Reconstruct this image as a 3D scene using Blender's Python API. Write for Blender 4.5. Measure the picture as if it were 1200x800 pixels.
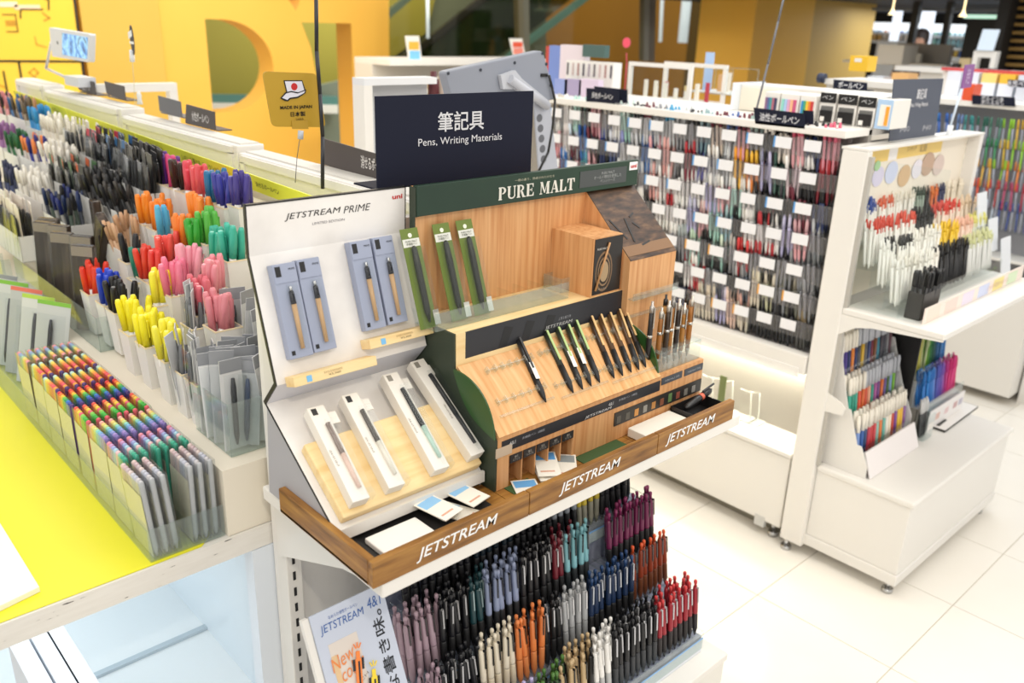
import bpy, bmesh, math, random
from mathutils import Vector, Matrix, Euler

# ------------------------------------------------------------------ camera, world, lights, exposure
for _o in list(bpy.data.objects):
    bpy.data.objects.remove(_o)
scene = bpy.context.scene
COL = scene.collection
rnd = random.Random(11)
CAMZ = 1.70
YAW, PITCH, ROLL, FPX = 0.75389919, -0.35487935, 0.03350519, 1001.87
_f = Vector((math.sin(YAW)*math.cos(PITCH), math.cos(YAW)*math.cos(PITCH), math.sin(PITCH)))
_r0 = _f.cross(Vector((0, 0, 1))).normalized()
_u0 = _r0.cross(_f)
_r = _r0*math.cos(ROLL) + _u0*math.sin(ROLL)
_u = -_r0*math.sin(ROLL) + _u0*math.cos(ROLL)
cam_data = bpy.data.cameras.new('camera')
cam = bpy.data.objects.new('camera', cam_data)
COL.objects.link(cam)
_mc = Matrix((_r, _u, -_f)).transposed().to_4x4()
_mc.translation = (0, 0, CAMZ)
cam.matrix_world = _mc
cam_data.sensor_width = 36.0
cam_data.lens = FPX/1200*36
cam_data.clip_start = 0.02
cam_data.clip_end = 100
cam_data.dof.use_dof = True
cam_data.dof.focus_distance = 1.62
cam_data.dof.aperture_fstop = 3.6
scene.camera = cam

world = bpy.data.worlds.new('world')
scene.world = world
world.use_nodes = True
_bg = world.node_tree.nodes['Background']
_bg.inputs[0].default_value = (1.0, 0.97, 0.93, 1)
_bg.inputs[1].default_value = 0.80

def lamp(name, kind, loc, target, energy, color=(1, 1, 1), size=1.0, size_y=None, spot=60, blend=.6):
    ld = bpy.data.lights.new(name, kind)
    ld.energy = energy
    ld.color = color
    if kind == 'AREA':
        ld.size = size
        if size_y:
            ld.shape = 'RECTANGLE'
            ld.size_y = size_y
    elif kind == 'SPOT':
        ld.shadow_soft_size = size
        ld.spot_size = math.radians(spot)
        ld.spot_blend = blend
    o = bpy.data.objects.new(name, ld)
    COL.objects.link(o)
    o.location = loc
    d = Vector(target) - Vector(loc)
    o.rotation_euler = d.to_track_quat('-Z', 'Y').to_euler()
    return o

# ceiling lighting of the shop: soft panels, warm spots, and a few lamps added for brightness
lamp('overhead_area_light', 'AREA', (-.6, 1.0, 3.0), (-.1, 1.6, 0), 13, (1, .97, .92), 1.2, 2.5)
lamp('overhead_area_light', 'AREA', (2.1, .4, 3.0), (2.1, .7, 0), 20, (1, .95, .86), 1.2, 2.5)
lamp('overhead_area_light', 'AREA', (2.0, 4.2, 3.1), (2.2, 4.6, 0), 40, (1, .94, .82), 2.0, 2.5)
lamp('warm_spot', 'SPOT', (-.15, -.75, 2.75), (1.1, 1.1, 1.0), 45, (1, .9, .74), .05, spot=46, blend=.5)
lamp('warm_spot', 'SPOT', (1.6, -.4, 2.8), (2.6, 1.5, .4), 40, (1, .93, .80), .06, spot=70, blend=.8)
lamp('warm_spot', 'SPOT', (3.0, 2.8, 2.9), (2.6, 6.0, 1.5), 70, (1, .92, .74), .1, spot=80, blend=.9)
lamp('shelf_tube_light', 'AREA', (.25, 2.0, .78), (.25, 2.0, 0), 2.2, (.78, .92, 1.0), .25, 1.4)
lamp('niche_tube_light', 'AREA', (2.62, 1.9, .625), (2.68, 1.9, 0), 7, (1, .93, .74), 1.3, .08)
lamp('overhead_area_light', 'AREA', (5.5, 7.2, 3.0), (6.5, 8.6, 1.2), 60, (1, .94, .82), 2.0, 1.5)  # added to brighten the dark void around the escalator
lamp('cool_aisle_light', 'AREA', (4.2, 1.6, 2.9), (4.0, 1.6, 0), 22, (.82, .91, 1.0), .8, 2.5)
lamp('far_shop_light', 'AREA', (9.6, 3.6, 1.98), (9.6, 3.6, 0), 34, (.88, .95, 1.0), 1.6, 1.6)
lamp('warm_spot', 'SPOT', (3.2, 2.2, 2.9), (5.3, 4.7, 1.4), 110, (1, .93, .78), .1, spot=45, blend=.9)  # added spot that brightens the yellow pillar
lamp('warm_spot', 'SPOT', (.6, 2.6, 2.9), (2.4, 6.0, 1.5), 70, (1, .95, .84), .1, spot=75, blend=.9)

scene.cycles.transparent_max_bounces = 40
scene.cycles.max_bounces = 8
scene.view_settings.view_transform = 'Standard'
scene.view_settings.look = 'None'
scene.view_settings.gamma = 1
scene.view_settings.use_curve_mapping = False
scene.view_settings.exposure = 0.26

# ------------------------------------------------------------------ helpers
WM = {}
I4 = Matrix.Identity(4)

def ray(x, y):
    return _f + _r*((x-600)/FPX) - _u*((y-400)/FPX)

def P(x, y, X=None, Y=None, Z=None):
    """point of the plane X=, Y= or Z= seen at photograph position (x, y)"""
    d = ray(x, y)
    t = X/d.x if X is not None else Y/d.y if Y is not None else (Z-CAMZ)/d.z
    return Vector((0, 0, CAMZ)) + d*t

def Pn(x, y, o, n):
    d = ray(x, y)
    t = (Vector(o) - Vector((0, 0, CAMZ))).dot(n)/d.dot(n)
    return Vector((0, 0, CAMZ)) + d*t

def frame(o, u, v):
    u = Vector(u).normalized()
    n = u.cross(Vector(v)).normalized()
    v = n.cross(u)
    m = Matrix((u, v, n)).transposed().to_4x4()
    m.translation = o
    return m

def loc2(M, x, y):
    """local (a, b) on frame M's plane seen at (x, y)"""
    p = Pn(x, y, M.translation, M.col[2].to_3d())
    q = M.inverted() @ p
    return q.x, q.y

def FY(Y, x=0, z=0):      # frame of a face that looks towards -Y
    return frame((x, Y, z), (1, 0, 0), (0, 0, 1))

def FX(X, y=0, z=0):      # frame of a face that looks towards -X
    return frame((X, y, z), (0, -1, 0), (0, 0, 1))

def T(x, y, z):
    return Matrix.Translation((x, y, z))

def lin(h):
    h = h.lstrip('#')
    c = [int(h[i:i+2], 16)/255 for i in (0, 2, 4)]
    return tuple(v/12.92 if v <= .04045 else ((v+.055)/1.055)**2.4 for v in c) + (1,)

MATS = {}
def mat(h, rough=.45, metal=0, emit=0, spec=.5):
    key = (h, rough, metal, emit, spec)
    if key in MATS:
        return MATS[key]
    m = bpy.data.materials.new('paint_'+h)
    m.use_nodes = True
    b = m.node_tree.nodes['Principled BSDF']
    b.inputs['Base Color'].default_value = lin(h)
    b.inputs['Roughness'].default_value = rough
    b.inputs['Metallic'].default_value = metal
    b.inputs['Specular IOR Level'].default_value = spec
    if emit:
        b.inputs['Emission Color'].default_value = lin(h)
        b.inputs['Emission Strength'].default_value = emit
    MATS[key] = m
    return m

def noise_mat(name, cols, scale=(1, 1, 1), nscale=5, detail=4, rough=.5, pos=None, bump=0, dist=0, spec=.4):
    m = bpy.data.materials.new(name)
    m.use_nodes = True
    nt = m.node_tree
    b = nt.nodes['Principled BSDF']
    tc = nt.nodes.new('ShaderNodeTexCoord')
    mp = nt.nodes.new('ShaderNodeMapping')
    mp.inputs['Scale'].default_value = scale
    nz = nt.nodes.new('ShaderNodeTexNoise')
    nz.inputs['Scale'].default_value = nscale
    nz.inputs['Detail'].default_value = detail
    nz.inputs['Distortion'].default_value = dist
    cr = nt.nodes.new('ShaderNodeValToRGB')
    n = len(cols)
    pos = pos or [.3+.4*i/(n-1) for i in range(n)]
    cr.color_ramp.elements[0].position = pos[0]
    cr.color_ramp.elements[0].color = lin(cols[0])
    cr.color_ramp.elements[1].position = pos[-1]
    cr.color_ramp.elements[1].color = lin(cols[-1])
    for i in range(1, n-1):
        e = cr.color_ramp.elements.new(pos[i])
        e.color = lin(cols[i])
    L = nt.links.new
    L(tc.outputs['Object'], mp.inputs['Vector'])
    L(mp.outputs['Vector'], nz.inputs['Vector'])
    L(nz.outputs['Fac'], cr.inputs['Fac'])
    L(cr.outputs['Color'], b.inputs['Base Color'])
    b.inputs['Roughness'].default_value = rough
    b.inputs['Specular IOR Level'].default_value = spec
    if bump:
        bp = nt.nodes.new('ShaderNodeBump')
        bp.inputs['Strength'].default_value = bump
        bp.inputs['Distance'].default_value = .001
        L(nz.outputs['Fac'], bp.inputs['Height'])
        L(bp.outputs['Normal'], b.inputs['Normal'])
    return m

def clear_mat(name, tint='ffffff', gloss=.12, rough=.03, milk=0.0):
    """thin clear plastic: lets light through, reflects a little more at grazing angles, optional milky share"""
    m = bpy.data.materials.new(name)
    m.use_nodes = True
    nt = m.node_tree
    nt.nodes.remove(nt.nodes['Principled BSDF'])
    out = nt.nodes['Material Output']
    tr = nt.nodes.new('ShaderNodeBsdfTransparent')
    tr.inputs[0].default_value = lin(tint)
    gl = nt.nodes.new('ShaderNodeBsdfGlossy')
    gl.inputs['Roughness'].default_value = rough
    lw = nt.nodes.new('ShaderNodeLayerWeight')
    lw.inputs['Blend'].default_value = .5
    pw = nt.nodes.new('ShaderNodeMath'); pw.operation = 'POWER'; pw.inputs[1].default_value = 4
    ml = nt.nodes.new('ShaderNodeMath'); ml.operation = 'MULTIPLY_ADD'
    ml.inputs[1].default_value = .5; ml.inputs[2].default_value = gloss*.25
    mx = nt.nodes.new('ShaderNodeMixShader')
    L = nt.links.new
    L(lw.outputs['Facing'], pw.inputs[0])
    L(pw.outputs[0], ml.inputs[0])
    L(ml.outputs[0], mx.inputs[0])
    L(tr.outputs[0], mx.inputs[1])
    L(gl.outputs[0], mx.inputs[2])
    last = mx.outputs[0]
    if milk:
        df = nt.nodes.new('ShaderNodeBsdfDiffuse')
        df.inputs[0].default_value = lin(tint)
        m2 = nt.nodes.new('ShaderNodeMixShader')
        m2.inputs[0].default_value = milk
        L(last, m2.inputs[1])
        L(df.outputs[0], m2.inputs[2])
        last = m2.outputs[0]
    L(last, out.inputs[0])
    return m

class MB:
    """collects geometry for ONE mesh"""
    def __init__(self):
        self.v = []; self.f = []; self.m = []; self.s = []; self.k = 0
    def add(self, vs, fs, smooth=False):
        o = len(self.v)
        self.v += [tuple(p) for p in vs]
        for q in fs:
            self.f.append([o+i for i in q]); self.m.append(self.k); self.s.append(smooth)
        return self
    def slot(self, k):
        self.k = k
        return self
    def box(self, x0, y0, z0, x1, y1, z1):
        x0, x1 = sorted((x0, x1)); y0, y1 = sorted((y0, y1)); z0, z1 = sorted((z0, z1))
        return self.add([(x0,y0,z0),(x1,y0,z0),(x1,y1,z0),(x0,y1,z0),(x0,y0,z1),(x1,y0,z1),(x1,y1,z1),(x0,y1,z1)],
                        [(0,3,2,1),(4,5,6,7),(0,1,5,4),(1,2,6,5),(2,3,7,6),(3,0,4,7)])
    def obox(self, M, a0, b0, c0, a1, b1, c1):
        o = len(self.v)
        self.box(a0, b0, c0, a1, b1, c1)
        for i in range(o, len(self.v)):
            self.v[i] = tuple(M @ Vector(self.v[i]))
        return self
    def cyl(self, p0, p1, r0, r1=None, n=10, caps=True):
        p0 = Vector(p0); p1 = Vector(p1); r1 = r0 if r1 is None else r1
        d = (p1-p0).normalized()
        a = d.orthogonal().normalized(); b = d.cross(a)
        vs = []
        for p, r in ((p0, r0), (p1, r1)):
            for i in range(n):
                t = 2*math.pi*i/n
                vs.append(p + a*(r*math.cos(t)) + b*(r*math.sin(t)))
        self.add(vs, [(i, (i+1) % n, n+(i+1) % n, n+i) for i in range(n)], True)
        if caps:
            o = len(self.v)-2*n
            self.f += [[o+i for i in range(n)][::-1], [o+n+i for i in range(n)]]
            self.m += [self.k]*2; self.s += [False]*2
        return self
    def lathe(self, prof, n=10, c=(0, 0), caps=True):
        vs = []
        for r, z in prof:
            for i in range(n):
                t = 2*math.pi*i/n
                vs.append((c[0]+r*math.cos(t), c[1]+r*math.sin(t), z))
        fs = []
        for j in range(len(prof)-1):
            for i in range(n):
                fs.append((j*n+i, j*n+(i+1) % n, (j+1)*n+(i+1) % n, (j+1)*n+i))
        self.add(vs, fs, True)
        if caps:
            o = len(self.v)-len(vs)
            self.f += [[o+i for i in range(n)][::-1], [o+(len(prof)-1)*n+i for i in range(n)]]
            self.m += [self.k]*2; self.s += [False]*2
        return self
    def prism(self, pts, x0, x1):
        """closed outline in (y, z) pulled from x0 to x1"""
        n = len(pts)
        vs = [(x0, y, z) for y, z in pts] + [(x1, y, z) for y, z in pts]
        return self.add(vs, [tuple(range(n)), tuple(range(2*n-1, n-1, -1))] + [(i, n+i, n+(i+1) % n, (i+1) % n) for i in range(n)])
    def sheet(self, pts, x0, x1, t):
        """open (y, z) polyline given thickness t below/behind it, pulled along X"""
        low = []
        for i, (y, z) in enumerate(pts):
            a = pts[max(0, i-1)]; b = pts[min(len(pts)-1, i+1)]
            dy, dz = b[0]-a[0], b[1]-a[1]
            l = math.hypot(dy, dz)
            low.append((y - dz/l*t, z + dy/l*t))
        n = len(pts)
        vs = [(x, y, z) for x in (x0, x1) for y, z in pts] + [(x, y, z) for x in (x0, x1) for y, z in low]
        fs = []
        for i in range(n-1):
            fs += [(i, i+1, n+i+1, n+i), (2*n+i, 3*n+i, 3*n+i+1, 2*n+i+1), (i, 2*n+i, 2*n+i+1, i+1), (n+i, n+i+1, 3*n+i+1, 3*n+i)]
        fs += [(0, n, 3*n, 2*n), (n-1, 3*n-1, 4*n-1, 2*n-1)]
        return self.add(vs, fs)
    def tube(self, pts, r, n=8):
        for a, b in zip(pts[:-1], pts[1:]):
            self.cyl(a, b, r, n=n)
        return self
    def quad(self, *p):
        return self.add(p, [tuple(range(len(p)))])
    def plate(self, pts, M, t):
        """closed outline in M's (a, b) plane, from depth 0 to t along the normal"""
        n = len(pts)
        vs = [M @ Vector((a, b, 0)) for a, b in pts] + [M @ Vector((a, b, t)) for a, b in pts]
        return self.add(vs, [tuple(range(n))[::-1], tuple(range(n, 2*n))] + [(i, (i+1) % n, n+(i+1) % n, n+i) for i in range(n)])
    def mesh(self, name, mats):
        me = bpy.data.meshes.new(name)
        me.from_pydata(self.v, [], self.f)
        me.polygons.foreach_set('material_index', self.m)
        me.polygons.foreach_set('use_smooth', self.s)
        for m in (mats if isinstance(mats, (list, tuple)) else [mats]):
            me.materials.append(m)
        bm = bmesh.new(); bm.from_mesh(me)
        bmesh.ops.recalc_face_normals(bm, faces=bm.faces)
        bm.to_mesh(me); bm.free()
        return me

def link(name, data, parent=None, W=None, L=None):
    o = bpy.data.objects.new(name, data)
    COL.objects.link(o)
    if parent is not None:
        o.parent = parent
        base = WM.get(parent, I4)
        if L is None:
            L = base.inverted() @ (W if W is not None else I4)
        o.matrix_basis = L
        WM[o] = base @ L
    else:
        m = W if W is not None else (L if L is not None else I4)
        o.matrix_basis = m
        WM[o] = m.copy()
    return o

def ob(name, mb, m, parent=None, W=None, L=None, bevel=0):
    o = link(name, mb.mesh(name, m) if isinstance(mb, MB) else mb, parent, W, L)
    if bevel:
        b = o.modifiers.new('edge', 'BEVEL')
        b.width = bevel; b.segments = 2; b.limit_method = 'ANGLE'
    return o

def tag(o, label=None, cat=None, group=None, kind=None):
    if label: o['label'] = label
    if cat: o['category'] = cat
    if group: o['group'] = group
    if kind: o['kind'] = kind
    return o

def thing(name, label, cat, loc=(0, 0, 0), group=None, W=None):
    o = link(name, None, None, W if W is not None else T(*loc))
    o.empty_display_size = .03
    return tag(o, label, cat, group)

def struct(name, mb, m, label=None, parent=None, bevel=0):
    o = ob(name, mb, m, parent, bevel=bevel)
    if parent is None:
        o['kind'] = 'structure'
        if label: o['label'] = label
    return o

TXT = {}
def text(s, m, parent, F, w=None, h=None, c=(0, 0), shear=0, bold=0, depth=.0006, name='lettering', line=1.0):
    """flat lettering: s centred at local (a, b)=c of frame F, scaled to width w / height h"""
    key = (s, shear, bold, line)
    if key not in TXT:
        cu = bpy.data.curves.new('lettering', 'FONT')
        cu.body = s
        cu.align_x = 'CENTER'
        cu.shear = shear
        cu.offset = bold
        cu.space_line = line
        cu.resolution_u = 3
        to = bpy.data.objects.new('lettering', cu)
        me = bpy.data.meshes.new_from_object(to)
        bpy.data.objects.remove(to)
        xs = [v.co.x for v in me.vertices]; ys = [v.co.y for v in me.vertices]
        TXT[key] = ([tuple(v.co) for v in me.vertices], [list(p.vertices) for p in me.polygons], min(xs), max(xs), min(ys), max(ys))
        bpy.data.meshes.remove(me)
    vs, fs, xa, xb, ya, yb = TXT[key]
    sx = w/(xb-xa) if w else h/(yb-ya)
    sy = h/(yb-ya) if h else sx
    mb = MB()
    mb.add([((x-(xa+xb)/2)*sx+c[0], (y-(ya+yb)/2)*sy+c[1], depth) for x, y, z in vs], fs)
    me = bpy.data.meshes.new(name)
    me.from_pydata(mb.v, [], mb.f)
    me.materials.append(m)
    return link(name, me, parent, F)

# ------------------------------------------------------------------ materials
WHITE = noise_mat('white_painted_metal', ['dfdcd5', 'e6e3dc'], nscale=3, rough=.35)
WHITE2 = mat('e7e4de', .4)
CREAM = mat('e9e1d0', .45)
GREYW = mat('c9ccd2', .5)
DARKSIGN = mat('1d2030', .65, spec=.15)
BROWNSIGN = mat('4a4340', .5)
BLACK = mat('141414', .4)
RUBBER = mat('1c1c1e', .6)
STEEL = mat('c8c8c8', .25, 1)
YEL = noise_mat('lime_yellow_sheet', ['ece62e', 'f0ea38'], nscale=2, rough=.4)
YWALL = noise_mat('orange_yellow_wall', ['f0b94c', 'f3c055'], nscale=1.2, rough=.55)
YWALL2 = noise_mat('shaded_yellow_wall', ['d6ad4c', 'dab352'], nscale=1.2, rough=.6)  # duller yellow: shade of the angled wall panel put into the colour
GREEN = noise_mat('dark_green_print', ['20352a', '26402f'], nscale=6, rough=.4)
FIN = mat('2c5124', .3)
FELT = mat('38542c', .7)
BAMBOO = noise_mat('bamboo_laminate', ['c08452', 'd19c69', 'dcab79'], scale=(70, 70, 3), nscale=1.6, detail=6, rough=.45)
BAMBOO2 = noise_mat('bamboo_sloped', ['d09659', 'dda971', 'e6b884'], scale=(70, 4, 4), nscale=1.6, detail=6, rough=.45)
PLY = noise_mat('pale_plywood', ['e3c083', 'ecd09a', 'f0d8a6'], scale=(4, 30, 30), nscale=2, detail=5, rough=.5)
WALNUT = noise_mat('walnut_board', ['6a451d', '8f622c', 'a87a3a'], scale=(7, 60, 60), nscale=1.5, detail=8, rough=.4, bump=.2)
WALNUTY = noise_mat('walnut_board_end', ['6a451d', '8f622c', 'a87a3a'], scale=(60, 7, 60), nscale=1.5, detail=8, rough=.4, bump=.2)
DARKWOOD = noise_mat('dark_wood_print', ['2c211a', '4a3526', '6d5138'], scale=(14, 40, 40), nscale=2, detail=6, rough=.4)
CHIP = noise_mat('chipped_white_edge', ['54504a', 'e2ded6', 'eae7e0'], scale=(6, 6, 45), nscale=2.4, detail=8, rough=.45, pos=[.33, .35, .8])
FLOORM = noise_mat('glossy_floor_tile', ['efeae0', 'f4f0e8'], nscale=2.2, rough=.18, spec=.5)
GROUT = mat('d2cbbd', .7)
CLEAR = clear_mat('clear_acrylic', 'fbfdfd', .06)
CLEARG = clear_mat('clear_acrylic_edge', 'f4f8f7', .2, milk=.06)
FROST = clear_mat('frosted_plastic', 'fcfbf8', .10, .15, milk=.70)
HAZE = clear_mat('hazy_acrylic', 'f6f5f6', .15, .1, milk=.03)
BAG = clear_mat('clear_film', 'fafbfb', .05, .08, milk=.008)
GLASSY = clear_mat('greenish_glass', 'b9c4b2', .30, .04)
WHITEINK = mat('f2f2f2', .5)
# ------------------------------------------------------------------ the setting
fl = struct('floor', MB().box(-2.5, -1.5, -.06, 15.0, 10.0, -.004), GROUT, 'pale cream glossy tiled shop floor')
TS = .44
tile_me = MB().box(.0015, .0015, -.004, TS-.0015, TS-.0015, 0).mesh('tile', FLOORM)
for i in range(-1, 13):
    for j in range(-5, 10):
        x = 2.18+TS*(i-5); y = .685+TS*(j)
        if (x < .1 and y > 0) or (x > 4.4 and y > 3) or y > 3.9:
            continue
        ob('tile', tile_me, None, fl, L=T(x, y, 0))

def curve_plate(loops, F, thick, m, name, parent=None, kind=None):
    """filled outline (first loop) with holes (others) on frame F, pulled back by thick"""
    cu = bpy.data.curves.new(name, 'CURVE')
    cu.dimensions = '2D'; cu.fill_mode = 'BOTH'; cu.extrude = thick/2
    for lp in loops:
        sp = cu.splines.new('POLY')
        sp.points.add(len(lp)-1)
        for p, q in zip(sp.points, lp):
            p.co = (q[0], q[1], 0, 1)
        sp.use_cyclic_u = True
    to = bpy.data.objects.new(name, cu)
    me = bpy.data.meshes.new_from_object(to)
    bpy.data.objects.remove(to)
    me.transform(T(0, 0, -thick/2))
    me.materials.clear()
    me.materials.append(m)
    return link(name, me, parent, F)

# yellow wall with big letter-shaped openings, far end of the shop
WY = 6.0
FW = FY(WY)
def wl(*pts): return [loc2(FW, *p) for p in pts]
def arc(cx, cy, rx, ry, a0, a1, n=12):
    return [(cx+rx*math.cos(math.radians(a0+(a1-a0)*i/n)), cy+ry*math.sin(math.radians(a0+(a1-a0)*i/n))) for i in range(n+1)]
xs0 = loc2(FW, 190, 60)[0]; xs1 = loc2(FW, 456.6, 50)[0]
dl, dt = loc2(FW, 240, 22); dl2, db = loc2(FW, 249, 131.5)
dr = loc2(FW, 320.5, 79)[0]
cxd = dl + .12
dhole = [(dl, dt)] + [(cxd+(dr-cxd)*math.sin(math.radians(a)), (dt+db)/2+(dt-db)/2*math.cos(math.radians(a))) for a in range(0, 181, 10)] + [(dl, db)]
hole2 = wl((353, 26), (411.6, 27.5), (417.5, 215), (378, 215), (377, 150), (370, 85), (364, 55))
vh = wl((337, -2), (347, 12.5), (353, -2))
vh = [(vh[0][0]-.05, 2.1), vh[0], vh[1], vh[2], (vh[2][0]+.05, 2.1)]
w = curve_plate([[(xs0, 0), (xs1, 0), (xs1, 2.3), (xs0, 2.3)], dhole, hole2, vh], FW, .22, YWALL, 'wall_back')
tag(w, 'orange yellow wall with letter shaped openings cut through it', kind='structure')
# plain middle panel and the drawn-on panel to its left
xa = loc2(FW, 91, 45)[0]
struct('wall_back_panel', MB().box(xa+.03, WY-.02, 0, xs0, WY+.2, 2.3), YWALL2, 'plain yellow wall beside the drawn panel, its shade put into the colour')
wp = struct('wall_back_mural', MB().box(.55, WY-.03, 0, xa, WY+.2, 2.3), mat('f6c93c', .5), 'bright yellow wall panel covered with thin black line drawings')
FM = FY(WY-.031)
def wline(pts, wd, m=BLACK, nm='black_line'):
    mb = MB()
    for a, b in zip(pts[:-1], pts[1:]):
        pa = Vector(loc2(FM, *a)); pb = Vector(loc2(FM, *b))
        d = (pb-pa).normalized()*wd/2; n = Vector((-d.y, d.x))
        q = [pa-d-n, pb+d-n, pb+d+n, pa-d+n]
        mb.add([FM @ Vector((p.x, p.y, 0)) for p in q]+[FM @ Vector((p.x, p.y, .004)) for p in q],
               [(0,1,2,3),(4,5,6,7),(0,1,5,4),(1,2,6,5),(2,3,7,6),(3,0,4,7)])
    return ob(nm, mb, m, wp)
wline([(86.5, -4), (98, 88)], .014)
wline([(-4, 71.5), (97, 72)], .012)
wline([(22, 73), (27, 104)], .011)
wline([(4, 84), (9, 110)], .009)
wline([(30, 107.5), (70, 106.5)], .01)
wline([(-2, 99), (7, 103)], .006, mat('c28b18'))
wline([(50, -3), (57, 0), (57, 11)], .008)
wline([(24, 21), (24, 11), (50, 11)], .007)
wline([(3, 17), (18, 17), (21, 37), (8, 37)], .006, mat('7a5a12'))
wline([(20, 8.5), (44, 8.5)], .028, mat('ecd2b0'))
wline([(2, 5), (17, 5)], .03, mat('ecdcc0'))
wline([(10, 27), (15, 27)], .03, mat('c58f1c'))
wline([(50, 15), (58, 21), (52, 24)], .008, mat('c9952a'))
wline([(41, 43), (43, 52), (54, 55)], .006, mat('d3a63c'))
wline([(34, 85), (40, 80), (45, 85), (40, 90), (34, 85)], .006, mat('c9952a'))
wline([(38, 98), (46, 98)], .025)
wline([(41.5, 92), (41.5, 98)], .006)

# behind the openings: greenish glazed void with the escalator, gold wall beyond
struct('wall_far', MB().box(0, 9.4, 0, 15, 9.6, 3.6), mat('c08a26', .6), 'gold brown wall far behind the glazing')
gl = tag(link('escalator', None, None, T(*P(560, 90, Y=8.4))), 'grey glass-sided escalator rising behind the white counter', 'escalator')
def band(name, pts, Y, t, m, parent=gl):
    F = FY(Y)
    return ob(name, MB().plate([loc2(F, *p) for p in pts], F, -t), m, parent)
band('lower_panel', [(225, 190), (640, 140), (640, -30), (575, -8), (470, 78), (225, 135)], 8.3, .08, mat('7d8a7e', .25))
band('yellow_reflection', [(225, 190), (225, -40), (520, -40), (500, 38), (430, 90)], 8.7, .08, mat('a09a48', .3))  # yellow reflected in the glass, put into the panel's colour
band('rear_panel', [(430, 95), (430, -40), (660, -40), (625, 60), (590, 95)], 8.8, .06, mat('737b68', .35))
band('inclined_beam', [(440, 91), (500, 46), (575, -12), (586, -12), (508, 50), (452, 92)], 8.25, .05, mat('23241f', .4))
band('glass_balustrade', [(455, 92), (510, 49), (585, -10), (680, -10), (590, 62), (540, 92)], 8.2, .02, GLASSY)
band('teal_handrail', [(585, 74), (617, 47), (688, -8), (700, -8), (622, 52), (596, 74)], 8.15, .05, mat('5c8f8c', .3))
band('teal_handrail', [(225, 110), (300, 111), (396, 113), (396, 123), (300, 121), (225, 120)], 8.2, .05, mat('5c8f8c', .3))
band('white_skirt', [(225, 120), (300, 121), (396, 123), (396, 133), (300, 132), (225, 131)], 8.19, .05, mat('eef4f2', .3))
band('dark_beam', [(440, 25), (486, -12), (496, -12), (440, 36)], 8.25, .05, mat('4f625c', .3))
# glazing frame posts
for k, (xa_, xb_, col) in enumerate([((613, -4, 615, 66), (620, -4, 621, 66), '6a6a5c'), ((761, -4, 760, 72), (769, -4, 767, 72), '77797a'), ((877, -6, 862, 112), (888, -6, 873, 112), '6d6f6c')]):
    F = FY(5.6)
    tag(ob('trim_%d' % (k+1), MB().plate([loc2(F, xa_[0], xa_[1]), loc2(F, xb_[0], xb_[1]), loc2(F, xb_[2], xb_[3]), loc2(F, xa_[2], xa_[3])], F, -.12), mat(col, .4)), 'grey upright of the glazed partition', kind='structure')
F = FY(5.66)
g = [loc2(F, *p) for p in ((457, -10), (880, -10), (866, 130), (457, 130))]
tag(ob('window_1', MB().plate(g, F, -.012), clear_mat('partition_glass', 'e6e3d6', .06, .03)), 'large glass pane of the partition before the gold wall', kind='structure')
F = FY(7.6)
tag(ob('trim_4', MB().plate([loc2(F, *p) for p in ((832, -10), (872, -10), (858, 125), (818, 125))], F, -.3), mat('756340', .5)), 'dim brown column behind the glass', kind='structure')
for nm, pts, lab in (('fluorescent_tube', ((499.5, -6), (502.5, -6), (503, 45), (500, 45)), 'pale blue light tube hanging before the escalator'),
                     ('fluorescent_tube', ((802, -8), (809, -8), (803, 50), (796.5, 50)), 'bright white light tube behind the glass by the brown column'),
                     ('fluorescent_tube', ((775, -8), (777.5, -8), (775, 49), (772.5, 49)), 'thin pale light tube behind the glass, next to the grey post')):
    F = FY(7.4)
    q = [loc2(F, *p) for p in pts]
    mb = MB().cyl(F @ Vector((*((Vector(q[0])+Vector(q[1]))/2), 0)), F @ Vector((*((Vector(q[2])+Vector(q[3]))/2), 0)), (q[1][0]-q[0][0])/2, n=8)
    tag(ob(nm, mb, mat('cfe2ff', .4, emit=.9)), lab, 'light tube')
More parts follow.
